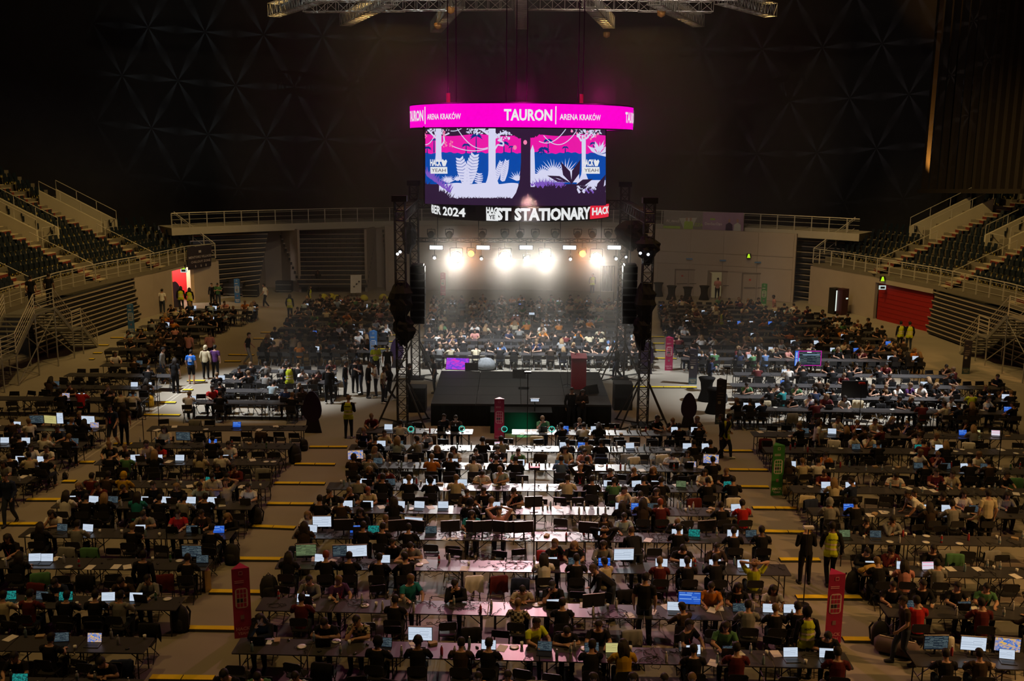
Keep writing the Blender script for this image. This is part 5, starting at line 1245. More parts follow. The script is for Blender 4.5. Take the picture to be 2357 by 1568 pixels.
def person(loc, rz, pose, col, hair, label, near=True, facing=False, vest=False, scale=1.0, trous=None, group=None, text=None, shorts=False):
    global NP
    NP += 1
    p = POSES[pose]; r3 = random.Random(NP * 7 + 1)
    b = obj('person', p.body, None, loc, rz, scale, SKIN[0 if r3.random() < 0.7 else (1 if r3.random() < 0.8 else 2)]); tag(b, label, 'person', group)
    longs = col in 'kgndmxyue' and r3.random() < 0.5 or hair == 'o'
    if col == 'h': longs = True
    sh = obj('shirt', p.long if longs else p.short, b, m=CMAT[col])
    obj('trousers', p.shorts if shorts else p.trousers, b, m=trous or (M_DENIM if r3.random() < 0.5 else CMAT['k']))
    if near:
        for s in p.shoe: obj('shoe', s, b, m=M_SHOE if r3.random() < 0.7 else M_WHITE)
    if hair == 'o': obj('hood', p.hood, b, m=CMAT[col])
    elif hair in 'lL': obj('hair', p.longhair, b, m=HMAT[hair])
    elif hair == 'z': obj('hair', p.cropped, b, m=HMAT[hair])
    elif hair == 'h': obj('straw_hat', p.hat, b, m=HMAT['h']); obj('hair', p.hair, b, m=HMAT['s'])
    elif hair == 'c':
        cp = obj('cap', p.hair, b, m=HMAT['c'])
        if near: obj('brim', p.brim, cp, m=HMAT['c'])
    else: obj('hair', p.hair, b, m=HMAT[hair])
    if hair == 'p': obj('headphones', p.headphones, b)
    if vest:
        v = obj('hi_vis_vest', p.vest, b, m=M_VEST); obj('reflective_stripe', p.stripe, v, m=M_STRIPE)
        if text == '-':
            c, T = p.back_lab; st = MB(); st.box((0, 0, 0), (0.24, 0.006, 0.035)); sm2 = st.mesh('print_strip', M_NAVY); sm2.transform(Matrix.Translation(c + T @ Vector((0, -0.035, 0.0))) @ T.to_4x4()); obj('print_strip', sm2, v)
        elif text:
            tm = text_mesh(text, 0.064, M_NAVY, bold=0.003); c, T = p.back_lab
            tm.transform(Matrix.Translation(c + T @ Vector((0, -0.056, -0.03))) @ T.to_4x4() @ Matrix.Rotation(math.pi / 2, 4, 'X')); obj('lettering', tm, v)
    if col == 'R':
        c, T = p.back_lab; st = MB()
        for i_, w_ in enumerate((0.08, 0.12, 0.22, 0.22)): st.box((0, 0, 0.03 - i_ * 0.055), (w_, 0.006, 0.026))
        sm2 = st.mesh('print_lines', M_LETW); sm2.transform(Matrix.Translation(c + T @ Vector((0, -0.018, 0.0))) @ T.to_4x4()); pl_ = obj('print_lines', sm2, b); pl_['kind'] = 'stuff'
    if facing and near:
        for e in p.eye: obj('eye', e, b, m=M_EYE)
        obj('mouth', p.mouth, b, m=M_MOUTH)
        if r3.random() < 0.4: obj('lanyard', p.lanyard, b, m=M_LANY)
    return b
# ------------------------------------------------------------------ furniture prototypes
def proto_chair():
    me = {}
    a = MB(); a.rslab((0, 0.02, 0.44), 0.40, 0.38, 0.025, 0.06); me['seat'] = a.mesh('seat', M_BLACKP)
    a = MB(); a.rslab((0, 0, 0), 0.42, 0.20, 0.022, 0.05); q = a.mesh('backrest', M_BLACKP); q.transform(Matrix.Translation((0, -0.205, 0.72)) @ Matrix.Rotation(math.radians(80), 4, 'X')); me['backrest'] = q
    for s, n in ((-1, 'fl'), (1, 'fr')):
        a = MB(); a.tube([(s * 0.205, 0.21, 0.0), (s * 0.205, -0.17, 0.62), (s * 0.205, -0.225, 0.80)], 0.012, 5); a.tube([(s * 0.205, 0.15, 0.1), (0, 0.15, 0.1)], 0.008, 4); me[n] = a.mesh('leg', M_BLACK)
        a = MB(); a.tube([(s * 0.18, -0.24, 0.0), (s * 0.18, 0.19, 0.44)], 0.012, 5); a.tube([(s * 0.18, -0.19, 0.06), (0, -0.19, 0.06)], 0.008, 4); me[n + 'r'] = a.mesh('leg', M_BLACK)
    return me
CH = proto_chair()
def chair(loc, rz, label, group, full=True):
    e = empty('folding_chair', loc, rz); tag(e, label, 'chair', group)
    obj('seat', CH['seat'], e); obj('backrest', CH['backrest'], e)
    if full:
        for k in ('fl', 'fr', 'flr', 'frr'): obj('leg', CH[k], e)
    return e
TD = 0.72
TABM = {}
def table_meshes(L):
    L = round(L, 2)
    if L in TABM: return TABM[L]
    d = {}
    a = MB(); a.rslab((0, 0, 0.712), L, TD, 0.028, 0.03); d['top'] = a.mesh('table_top', M_TOP)
    d['legs'] = []
    for sx in (-1, 1):
        for sy in (-1, 1):
            a = MB(); a.tube([(sx * (L / 2 - 0.16), sy * 0.27, 0.71), (sx * (L / 2 - 0.16), sy * 0.29, 0.0)], 0.017, 6); d['legs'].append(a.mesh('leg', M_BLACK))
    d['br'] = []
    for sx in (-1, 1):
        a = MB(); a.tube([(sx * (L / 2 - 0.16), -0.28, 0.30), (sx * (L / 2 - 0.16), 0.28, 0.30)], 0.012, 5); a.tube([(sx * (L / 2 - 0.16), 0, 0.30), (sx * (L / 2 - 0.62), 0, 0.70)], 0.012, 5); d['br'].append(a.mesh('brace', M_BLACK))
    TABM[L] = d; return d
def table(c, rz, L, label, group, full=True):
    d = table_meshes(L); e = empty('folding_table', c, rz); tag(e, label, 'table', group); obj('table_top', d['top'], e)
    if full:
        for l in d['legs']: obj('leg', l, e)
        for l in d['br']: obj('brace', l, e)
    return e
SCRM = {'w': screen_mat('screen_white_page', (0.66, 0.76, 0.90), (0.30, 0.36, 0.46), 11, 2.2, 0.85), 'd': screen_mat('screen_dark_code', (0.016, 0.024, 0.035), (0.22, 0.30, 0.30), 16, 5, 0.8), 'b': screen_mat('screen_blue', (0.02, 0.10, 0.55), (0.30, 0.55, 0.95), 6, 3, 0.9), 'c': screen_mat('screen_colour_picture', (0.02, 0.16, 0.60), (0.75, 0.45, 0.10), 3, 5, 0.85, 'noise'),
        't': screen_mat('screen_teal_picture', (0.01, 0.05, 0.06), (0.02, 0.40, 0.34), 3, 6, 0.6, 'noise'), 'y': screen_mat('screen_yellow_page', (0.62, 0.56, 0.22), (0.30, 0.26, 0.10), 10, 2.5, 0.8), 'p': screen_mat('screen_pink_page', (0.75, 0.70, 0.80), (0.85, 0.10, 0.25), 5, 1.6, 0.9), 'g': screen_mat('screen_green_code', (0.06, 0.08, 0.04), (0.35, 0.50, 0.22), 18, 4, 0.8), 'k': mat('screen_off', (0.012, 0.013, 0.016), 0.15, spec=0.6)}
SCRN = {'w': 'white page', 'd': 'dark code', 'b': 'blue', 'c': 'colour picture', 't': 'teal picture', 'y': 'yellow page', 'p': 'pink page', 'g': 'green code', 'k': 'black'}
M_LAP = mat('laptop_grey', (0.10, 0.10, 0.105), 0.35, metal=0.5); M_LAPK = mat('laptop_black', (0.015, 0.015, 0.016), 0.4)
def quad_uv(name, pts, m):
    me = bpy.data.meshes.new(name); me.from_pydata([tuple(p) for p in pts], [], [(0, 1, 2, 3)]); u = me.uv_layers.new(name='UVMap')
    for i, q in enumerate(((0, 0), (1, 0), (1, 1), (0, 1))): u.data[i].uv = q
    me.materials.append(m); return me
# laptop: user on the -Y side, hinge at +Y; the screen looks towards -Y
a = MB(); a.rslab((0, 0, 0), 0.34, 0.23, 0.016, 0.012); LB = a.mesh('keyboard_base', M_LAP)
a = MB(); a.box((0, -0.01, 0.0165), (0.28, 0.11, 0.003)); LKEY = a.mesh('keys', M_LAPK)
LT = Matrix.Translation((0, 0.112, 0.014)) @ Matrix.Rotation(math.radians(-14), 4, 'X')
a = MB(); a.box((0, 0, 0.112), (0.34, 0.010, 0.224)); LL = a.mesh('lid', M_LAP); LL.transform(LT)
LS = quad_uv('screen', [LT @ Vector(q) for q in ((-0.16, -0.0065, 0.012), (0.16, -0.0065, 0.012), (0.16, -0.0065, 0.217), (-0.16, -0.0065, 0.217))], M_BLACKP)
def laptop(loc, rz, kind, label, dark=True, near=True, group='laptops on the tables'):
    e = empty('laptop', loc, rz); tag(e, label, 'laptop', group)
    b = obj('keyboard_base', LB, e, m=M_LAPK if dark else M_LAP); l = obj('lid', LL, e, m=M_LAPK if dark else M_LAP); obj('screen', LS, l, m=SCRM[kind])
    if near: obj('keys', LKEY, b)
    return e
def monitor_proto(wd, h):
    a = MB(); a.box((0, 0.01, 0.14 + h / 2), (wd, 0.03, h)); c = a.mesh('casing', M_BLACKP); a = MB(); a.tube([(0, 0.03, 0.01), (0, 0.03, 0.25)], 0.022, 6); a.box((0, 0.03, 0.008), (0.26, 0.18, 0.016)); s = a.mesh('stand', M_BLACKP)
    a = MB(); a.box((0, 0.01, 0.14 + h + 0.004), (wd, 0.034, 0.008)); t = a.mesh('top_edge', mat('pale_edge', (0.5, 0.46, 0.46), 0.3))
    q = quad_uv('screen', [(-wd / 2 + 0.012, -0.0065, 0.155), (wd / 2 - 0.012, -0.0065, 0.155), (wd / 2 - 0.012, -0.0065, 0.13 + h), (-wd / 2 + 0.012, -0.0065, 0.13 + h)], M_BLACKP); return c, s, q, t
MONP = {'M': monitor_proto(0.56, 0.34), 'P': monitor_proto(0.27, 0.46)}
def monitor(loc, rz, kind, typ, label):
    c, s, q, t = MONP[typ]; e = empty('monitor', loc, rz); tag(e, label, 'monitor'); cs = obj('casing', c, e); obj('stand', s, e); obj('screen', q, cs, m=SCRM[kind]); obj('top_edge', t, cs); return e
# ------------------------------------------------------------------ table rows read from the photograph (near-edge end points, table height 0.74)
ROWS = []
class Row: pass
def add_row(block, num, a, b, near=True, z=0.74):
    A = P(a[0], a[1], z); B = P(b[0], b[1], z); r = Row(); r.block = block; r.num = num; A.z = B.z = 0
    r.A = A; d = B - A; r.L = d.length; r.u = d.normalized(); r.n = Vector((-r.u.y, r.u.x, 0)); r.rz = math.atan2(r.u.y, r.u.x); r.near = near
    r.occ = {'b': [], 'f': []}; r.lap = []; r.dist = ((A + B) / 2 - CAMP).length; r.name = '%s row %s' % (block, CARD[num]); ROWS.append(r); return r
for i, (a, b) in enumerate((((470, 1640), (2090, 1670)), ((531, 1504), (1967, 1540)), ((586, 1405), (1848, 1432)), ((631, 1309), (1823, 1325)), ((670, 1239), (1778, 1252)), ((706, 1180), (1735, 1189)), ((749, 1127), (1700, 1134)), ((800, 1077), (1655, 1087)), ((801, 1036), (1650, 1043)))): add_row('centre', i + 1, a, b)
add_row('centre', 10, (819, 996), (1088, 1000)); add_row('centre', 11, (1178, 1000), (1628, 1004))
for i, (a, b) in enumerate((((-160, 1598), (302, 1606)), ((-150, 1496), (330, 1504)), ((-120, 1398), (405, 1405)), ((-90, 1307), (472, 1313)), ((40, 1236), (527, 1242)), ((115, 1169), (578, 1173)), ((175, 1121), (610, 1125)), ((215, 1070), (635, 1071)), ((290, 1031), (666, 1034)), ((336, 992), (702, 991)))): add_row('left', i + 1, a, b)
add_row('left', 11, (425, 929), (702, 932)); add_row('left', 12, (498, 903), (702, 905)); add_row('left', 13, (486, 880), (780, 884)); add_row('left', 14, (530, 857), (772, 860))
for i, (a, b) in enumerate((((-100, 1110), (60, 1113)), ((-80, 1072), (118, 1075)), ((-70, 1028), (184, 1031)), ((-60, 990), (222, 993)), ((-50, 921), (328, 924)), ((100, 894), (362, 897)), ((145, 866), (398, 869)), ((228, 843), (395, 846)))): add_row('far left', i + 1, a, b)
for i, (a, b) in enumerate((((2110, 1534), (2480, 1546)), ((2045, 1420), (2480, 1431)), ((1985, 1326), (2450, 1332)), ((1927, 1251), (2440, 1259)), ((1872, 1187), (2440, 1194)), ((1827, 1134), (2420, 1142)), ((1798, 1085), (2420, 1093)), ((1765, 1042), (2400, 1048)), ((1735, 1005), (2380, 1012)), ((1696, 945), (2340, 955)), ((1692, 917), (2345, 925)), ((1685, 890), (2330, 897)), ((1692, 864), (2210, 871)))): add_row('right', i + 1, a, b)
NEARROWS = list(ROWS)
# back rows: behind the stage, back left (two blocks) and back right
for i, y in enumerate((816, 799, 784, 770, 757, 745, 734, 724, 715, 707, 699)): add_row('back centre', i + 1, (968 + i * 2, y), (1508 - i * 3, y + 4), False)
for i, (y, x0, x1) in enumerate(((806, 240, 432), (787, 268, 450), (769, 290, 470), (753, 318, 490), (739, 345, 520), (726, 372, 560), (714, 430, 590))): add_row('back left', i + 1, (x0, y), (x1, y + 2), False)
for i, (y, x0, x1) in enumerate(((810, 590, 885), (791, 606, 890), (773, 622, 895), (757, 640, 900), (743, 655, 905), (730, 668, 910), (719, 680, 912), (709, 690, 915), (700, 700, 915))): add_row('back middle', i + 1, (x0, y), (x1, y + 2), False)
for i, (y, x0, x1) in enumerate(((828, 1570, 2130), (810, 1560, 2110), (793, 1548, 2090), (777, 1540, 2065), (762, 1532, 2040), (748, 1526, 2010), (735, 1522, 1960), (723, 1518, 1900), (712, 1514, 1840), (702, 1512, 1760))): add_row('back right', i + 1, (x0, y), (x1, y + 6), False)

TILES = {'A0': (0, 1176), 'A1': (589, 1176), 'A2': (1178, 1176), 'A3': (1767, 1176), 'B0': (0, 884), 'B1': (589, 884), 'B2': (1178, 884), 'B3': (1767, 884)}
PEOPLE = """A0 440 45 f w l c;725 115 b g s t;375 120 b k l t;1340 10 f g s a;1630 25 f r s t;1860 20 f d s t;2060 85 f k L c;1195 155 b k b t;1935 155 b k s t;45 285 f k l t;180 400 b k l t;1690 470 b k s t;485 640 f n s a;1085 660 f d s a;1300 680 f g s t;275 760 b m s t;30 760 b c s t;900 750 b k s t;1115 760 b g s t;640 740 b k s t;465 1150 b k s t;860 1450 f k s a;50 1400 f k s t;2110 1350 f k s a
A1 445 75 f w L t;950 60 f k l t;1190 80 f c b a;1980 90 f t l t;2235 60 f p s u;430 165 b d l t;970 180 b k s t;1160 150 b k s t;1390 195 b k s t;1280 400 f k s t;1350 370 f g s a;265 470 b k l t;615 485 b k r t;830 490 b k s t;1110 480 b k s t;1375 450 b k s w;500 620 f g s t;745 640 f u b w;1390 710 f t b w;1835 705 f k s c;400 830 b m s t;1250 895 b k s t;20 1050 f k l c;635 1030 f k s a;935 1040 f x s c;1100 1250 b k o t;1485 1250 b k p t;1880 1270 b d s t;2135 1260 b k s t;70 1370 f e s a;415 1395 f l s c;2050 1420 f y s t;2320 1420 f k s t
A2 1030 45 f l s t;1535 90 f k b a;860 90 f d l t;850 190 b k s u;1540 190 b k s t;2060 210 b k s t;2320 215 b k s t;385 315 f k b w;580 320 f k L t;850 350 f g l t;1575 330 f k s a;1880 315 f d s t;300 460 b w l t;600 470 b k s t;870 460 b c s w;1365 460 b m b t;1625 470 b k s t;2230 480 b v b u;1910 520 b k s c;95 680 f c s a;385 745 f k c c;1840 700 f o s t;2095 740 f k l t;50 860 b x b t;470 900 b k s t;2165 860 b g s t;1600 930 b d s w;210 980 f v s w;495 1085 f k s a;800 1080 f k s t;1635 1150 f k s w;1985 1120 f e l t;745 1350 b k s c;1040 1300 b y l t;1690 1320 b k s t;2055 1250 b m s t;1380 1470 f k s t;1635 1440 f k b t;740 1450 f k l t;1110 1500 f k l t
A3 65 740 f w l t;115 920 b k b t;370 870 b k s t;590 1170 f k s a;670 1360 b m s t;430 1470 f k s a;930 95 f k s c;1155 90 f g s c;935 390 f k s a;1150 360 f m s c;1585 400 f k s t;1285 510 b p l t;1490 760 f k s t;1810 770 f k s t;2060 740 f e s t;1440 930 b r s t;2050 950 b m s t;1640 1290 b k s t;1990 1350 b d s t
B0 520 95 b k s t;670 115 b r s t;1080 95 b c s w;1150 90 b w s t;610 40 f d s t;1130 30 b k s t;1265 20 b d l t;220 370 b w s t;580 380 b k s t;745 360 b k l t;715 285 f k s w;40 380 b d s t;115 450 f d s t;160 500 b k s t;230 600 f w l t;390 600 f w s t;90 660 b k s t;315 660 b c s t;520 720 b k s t;1445 480 f c l t;1915 540 b k s t;945 590 f k s w;1080 620 f k s t;1290 600 f c s t;1410 620 f r l t;2060 620 f w s t;980 670 b k s t;1140 665 b e s t;1375 690 b k L t;1790 700 b c l t;1990 700 b w s t;1965 800 f k l t;2160 770 f m s c;835 850 b m s t;985 840 b d s t;1135 845 b y o t;1860 850 b c s t;2080 870 b k s t;670 970 f k L t;880 960 f m s c;1095 980 f k s c;1335 1005 f k s t;1560 1000 f k L t;1820 965 f l s t;2040 970 f c s u;2240 1005 f w s t;540 1080 b w l t;720 1090 b k s t;930 1060 b k L t;1215 1080 b t l t;1460 1045 b k s t;1665 1070 b g s t;1870 1065 b k s t;1670 100 b w s w;2020 105 b k z t;1940 50 f r s t;1840 10 b k b t
B1 260 70 f n s t;330 110 b k s t;380 90 f d l t;130 20 b l b t;455 15 b k s w;985 465 f k s w;1180 430 f c b u;1090 525 b k s t;1295 525 b l L t;1500 500 b g s w;2085 535 b k p t;2260 545 b g s t;1020 360 f m s w;1310 400 b w s w;1580 380 f g s a;1725 340 f k s t;1810 360 f d s w;880 600 f w l t;1060 640 f g L w;1665 620 f k L t;1820 640 f w l c;2025 650 f k s c;2225 620 f k s t;810 690 b d o t;1030 680 b g s t;1615 690 b o b t;1790 690 b k s t;2000 730 b w s t;2215 690 b k s t;1035 790 f k L t;1185 800 f m s a;2080 795 f w s a;2245 790 f l b c;945 870 b g s t;1170 860 b k s t;1395 920 b k b t;1605 885 b k o t;1840 890 b c b t;685 975 f k s c;860 1020 f k b c;1015 1000 f c r t;1985 960 f d s t;2060 900 f k s t;585 1070 b k s t;785 1085 b d s t;1265 1100 b k l t;1970 1090 b k o t;2160 1110 b k b t
B2 290 320 f e s t;630 340 f k s t;1340 340 f k h t;1500 345 f k s c;1715 350 f k s w;470 400 b k b t;660 385 b w s t;810 395 b k L t;1560 420 b k s t;1735 400 b k s t;520 550 b n c t;690 530 b g s t;820 530 b k s t;1690 550 b k s t;1845 560 b k s t;60 590 f e s t;490 630 f c l t;675 615 f p s t;1515 660 f w s a;1605 650 f g l t;35 690 b k s t;455 710 b b s t;695 710 b k c t;1890 720 b k s t;635 800 f k b u;920 825 f k s c;1140 815 f k b c;1305 800 f k L t;1805 845 f w l t;2035 820 f k b t;510 880 b c s t;740 895 b k s t;945 900 b e s t;1215 895 b k s t;1375 895 b k p t;1820 915 b k s t;2045 890 b k s t;20 1000 f k s c;1025 1005 f c s w;1215 1030 f c s a;1330 1050 f d l t;1020 1110 b k l t;1205 1100 b d l t;1385 1135 b m r t;1935 1110 b k s t;2130 1110 b r s t;2205 50 f e b t;2115 110 b k z t;2145 170 b k o t;2280 150 b n s t
B3 100 25 f w s t;145 60 b t o t;35 60 b k b t;275 20 f e s t;440 60 b n r t;555 20 f k b t;240 130 f k s t;400 130 f w s t;620 70 b k s t;980 25 f k c t;1085 20 f k s t;1100 70 b k s t;1240 40 f w s t;1295 20 f u s t;1400 15 f w s t;1235 140 f k s c;1330 145 f k l t;1820 45 b v o t;1590 160 b w s t;1680 130 f w s c;1765 170 b n s t;1850 190 b d l t;2010 130 f w s t;2060 90 b n s t;2260 180 b k s t;470 390 f k s t;655 350 f w s t;845 360 f m s t;1010 360 f c s t;1205 390 f k l t;1350 390 f k s t;1890 390 f k l c;330 425 b k s t;530 440 b g s t;760 430 b k l t;925 430 b d s t;1060 415 b m s t;1440 440 b d s t;2005 480 b g l t;840 515 f w s a;985 510 f w s t;1450 520 f w s w;1580 500 f w s c;215 650 b d l t;1090 600 b k s t;1490 590 b m s t;1700 590 b k l t;560 650 f o s t;1425 660 f w s t;1575 650 f m s a;1990 680 f w s a;295 735 b c b t;460 725 b w s t;1475 740 b k s t;1895 750 b k s t;2085 760 b d s t;525 815 f m s t;1210 845 f w s a;1750 860 f c s t;1610 870 f m s t;2230 850 f k s t;650 940 b c L t;810 930 b n s w;1400 1060 f k s t;1640 1050 f k s a;1855 1055 f w l t;2260 1060 f g l t;610 1150 b g o t;850 1150 b k s t;1560 1170 b d l t;1770 1170 b g s t;2010 1140 b c s w"""
SCREENS = """A0 540 178 d;805 158 w;1270 185 w;1760 180 d;2010 182 b;285 465 w;425 440 w;1885 445 d;1745 400 dM;70 800 t;380 785 d;630 770 t;985 810 w;1235 815 w;560 1180 d;850 1195 c;175 1560 t
A1 490 200 w;585 145 wM;915 190 b;1070 205 t;1437 165 wM;1605 220 d;460 368 gM;575 465 w;755 470 dM;905 430 wM;1165 493 w;415 835 w;1185 1200 d;1498 1188 wM;2135 1280 w;1660 1560 w
A2 790 155 w;1525 210 w;1815 180 kM;1675 205 t;2215 225 d;2035 215 w;370 485 w;580 495 d;860 500 b;1043 450 wM;1380 500 w;1605 500 w;1890 520 w;2150 520 w;390 905 w;1495 893 w;1655 862 bM;300 1070 d;750 1330 d;940 1320 y;1690 1320 w;2100 905 d
A3 310 930 w;210 1295 w;560 1348 w;735 240 g;1025 255 d;1240 505 w;1495 525 p;1875 940 d;1600 1280 dM;1940 1280 wM;2230 1260 cM;2240 1375 w
B0 585 120 c;720 125 w;1205 25 w;1335 25 w;120 390 w;305 345 dM;400 365 yM;527 345 wP;635 385 d;770 358 wM;875 380 c;25 530 w;215 535 w;180 695 w;370 700 w;1725 135 w;1200 125 d;2165 390 b;1620 540 dM;1945 545 b;1220 705 w;1425 710 w;1625 710 w;2040 710 w;1925 895 t;610 1095 w;820 1095 w;1285 1100 w;1515 1075 w
B1 1215 405 w;1150 560 w;785 685 cM;1115 725 d;1405 905 w;1610 905 w;1900 910 w;1235 915 d;840 1120 w;1025 1125 w;1320 1110 w;1500 1115 w;1725 1115 w;2200 1120 w;1630 725 w;1820 715 w;2240 575 p
B2 485 425 b;770 425 w;1515 435 w;1690 430 w;480 570 w;645 570 b;1095 580 w;1800 590 w;1620 585 w;75 725 w;1660 750 c;1865 725 cM;890 930 w;1155 925 w;1330 930 w;1565 945 g;2010 945 t;1150 1145 b;1305 1145 d;2070 1140 w
B3 170 5 b;310 400 d;550 400 w;865 450 w;840 600 d;1030 600 d;1425 610 t;1605 605 w;1800 450 b;2115 465 p;1960 475 y;235 765 w;1395 760 d;1670 775 d;1825 765 w;2010 770 d;550 945 w;780 955 w;780 1175 b;1470 1190 w;1690 1185 w;1920 1165 d;1705 205 w;2215 215 b;2005 90 w"""
MONBACK = """A1 1320 80 12;1480 75 -14;1795 95 10;2085 112 12;2270 95 -12;2010 225 0;790 150 6
A2 110 70 10;700 90 -12;755 820 14;20 110 12
B2 200 1060 8"""
def snap(W, side, rows, ht):
    best = None
    for r in rows:
        d = Vector((W.x, W.y, 0)) - r.A; s = d.dot(r.u); t = d.dot(r.n); out = max(0, -s - 0.3, s - r.L - 0.3)
        e = abs(t - ht) + out * 0.8
        if best is None or e < best[0]: best = (e, r, s)
    return best
seatlist = []
for line in PEOPLE.split('\n'):
    t, rest = line.split(' ', 1); tx, ty = TILES[t]
    for ent in rest.split(';'):
        x, y, side, col, hair, pose = ent.split(); px, py = tx + float(x) / 4, ty + float(y) / 4
        W = P(px, py, 1.19); e, r, s = snap(W, side, NEARROWS, -0.2 if side == 'b' else TD + 0.2)
        if e > 1.4: continue
        s = min(max(s, 0.25), r.L - 0.25); r.occ[side].append([s, col, hair, pose])
# spread people who would overlap
for r in NEARROWS:
    for side in 'bf':
        l = sorted(r.occ[side], key=lambda q: q[0])
        for _ in range(30):
            for a, b in zip(l, l[1:]):
                d = b[0] - a[0]
                if d < 0.52: a[0] -= (0.53 - d) / 2; b[0] += (0.53 - d) / 2
        r.occ[side] = l
# people in the nearer rows that the photograph leaves in the dark but occupied
FILLC = 'kkkkkkkddmngkk'
for r in NEARROWS:
    if r.block == 'right' and r.num in (1, 2, 3) or (r.block == 'far left') or (r.block == 'right' and r.num >= 10) or (r.block == 'left' and r.num >= 12):
        dens = {'right': 0.34 if r.num < 4 else 0.30, 'far left': 0.25, 'left': 0.35}[r.block]
        for side in 'bf':
            n = int(r.L / 0.72)
            for i in range(n):
                s = (i + 0.5) * r.L / n
                if all(abs(s - q[0]) > 0.62 for q in r.occ[side]) and rnd.random() < dens:
                    r.occ[side].append([s + rnd.uniform(-0.05, 0.05), rnd.choice(FILLC + 'w'), rnd.choice('sssslbL'), rnd.choice('tttcaw')])
            r.occ[side].sort(key=lambda q: q[0])
SIDEN = {'b': 'near side', 'f': 'far side'}
CHAIRS = []; PPL = []
for r in NEARROWS:
    # tables
    n = max(1, round(r.L / 1.83)); L = r.L / n
    for i in range(n):
        c = r.A + r.u * ((i + 0.5) * L) + r.n * (TD / 2)
        table(c, r.rz, math.floor((L - 0.012) * 100) / 100, 'black-topped folding table, %s from the left in %s from the front' % (nth(i + 1), r.name), 'folding tables', True)
    for side in 'bf':
        off = -0.27 if side == 'b' else TD + 0.27
        for k, (s, col, hair, pose) in enumerate(r.occ[side]):
            c = r.A + r.u * s + r.n * off; rz = r.rz + (0 if side == 'b' else math.pi) + rnd.uniform(-0.12, 0.12)
            PPL.append((c, rz, pose, col, hair, side, r, k)); CHAIRS.append((r.A + r.u * s + r.n * (off - (0.05 if side == 'b' else -0.05)), rz, r, side, s))
        # empty chairs
        p = 0.62
        slots = int(r.L / 0.62)
        for i in range(slots):
            s = (i + 0.5) * r.L / slots
            if all(abs(s - q[0]) > 0.56 for q in r.occ[side]) and rnd.random() < p:
                o2 = off - rnd.uniform(0.0, 0.22) if side == 'b' else off + rnd.uniform(0.0, 0.22)
                CHAIRS.append((r.A + r.u * s + r.n * o2, r.rz + (0 if side == 'b' else math.pi) + rnd.uniform(-0.3, 0.3), r, side, s))
PPL.sort(key=lambda q: (q[0] - CAMP).length)
PPL_FAR = PPL[242:]
for c, rz, pose, col, hair, side, r, k in PPL[:242]:
    near = (c - CAMP).length < 46
    lab = '%s person in %s top, %s from left on %s of %s' % (HAIR[hair][0].replace(' ', '-'), CLO[col][0].replace(' ', '-'), nth(k + 1), SIDEN[side], r.name)
    person(c, rz, PC[pose], col, hair, lab, near, side == 'f' or pose == 'w', False, rnd.uniform(0.95, 1.05), group='people seated at the tables')
# chairs: the 300 nearest as things with parts, the rest joined
CHAIRS.sort(key=lambda q: (q[0] - CAMP).length)
idx = {}
for q in sorted(CHAIRS[:300], key=lambda q: q[4]): idx.setdefault((q[2].name, q[3]), []).append(q)
for (nm, side), l in idx.items():
    for k, q in enumerate(l): chair(q[0], q[1], 'black folding chair, %s from left on %s of %s' % (nth(k + 1), SIDEN[side], nm), 'folding chairs')
fc = MB()
def far_chair(c, rz):
    cc, ss = math.cos(rz), math.sin(rz)
    def w(p): return (c.x + p[0] * cc - p[1] * ss, c.y + p[0] * ss + p[1] * cc, p[2])
    b = MB(); b.box((0, 0.02, 0.45), (0.40, 0.38, 0.025)); b.box((0, -0.205, 0.72), (0.42, 0.025, 0.20))
    for s in (-1, 1): b.beam((s * 0.2, 0.21, 0), (s * 0.2, -0.22, 0.8), 0.024, 0.024); b.beam((s * 0.18, -0.24, 0), (s * 0.18, 0.19, 0.44), 0.024, 0.024)
    fc.add([w(v) for v in b.v], b.f, 0)
for q in CHAIRS[300:]: far_chair(q[0], q[1])

# laptops and monitors with lit screens
LAPN = {}; MONN = {}
lap_list = []; mon_list = []
for line in SCREENS.split('\n'):
    t, rest = line.split(' ', 1); tx, ty = TILES[t]
    for ent in rest.split(';'):
        x, y, k = ent.split(); px, py = tx + float(x) / 4, ty + float(y) / 4
        W = P(px, py, 0.86 if len(k) == 1 else 1.05); e, r, s = snap(W, 'b', NEARROWS, 0.36)
        if e > 1.2: continue
        (lap_list if len(k) == 1 else mon_list).append((r, min(max(s, 0.2), r.L - 0.2), k[0], k[1:], min(max(e, 0), 1)))
        r.lap.append(s)
# people without a screen of their own get a laptop: those on the far side show us the dark lid
for c, rz, pose, col, hair, side, r, k in PPL:
    if pose in ('u', 'c') and rnd.random() < 0.6: continue
    s = (c - r.A).dot(r.u)
    if side == 'f':
        if rnd.random() < 0.5: lap_list.append((r, s, rnd.choice('wwwdb'), 'far', 0))
    elif all(abs(s - q) > 0.45 for q in r.lap) and rnd.random() < 0.30: lap_list.append((r, s, rnd.choice('wd'), '', 0)); r.lap.append(s)
def counter(lst, key):
    out = {}
    for q in sorted(lst, key=lambda q: q[1]):
        out.setdefault((q[0].name, key(q)), []).append(q)
    return out
for (nm, typ), l in counter(lap_list, lambda q: q[3]).items():
    for k, (r, s, kind, typ_, e) in enumerate(l):
        if typ == 'far':
            c = r.A + r.u * s + r.n * (TD * 0.70); c.z = 0.741; laptop(c, r.rz + math.pi + rnd.uniform(-0.1, 0.1), kind, 'open laptop seen from behind, %s such from left in %s' % (nth(k + 1), nm), rnd.random() < 0.6)
        else:
            c = r.A + r.u * s + r.n * (TD * 0.42); c.z = 0.741; laptop(c, r.rz + rnd.uniform(-0.15, 0.15), kind, 'open laptop with %s screen, %s facing us from left in %s' % (SCRN[kind], nth(k + 1), nm), rnd.random() < 0.5)
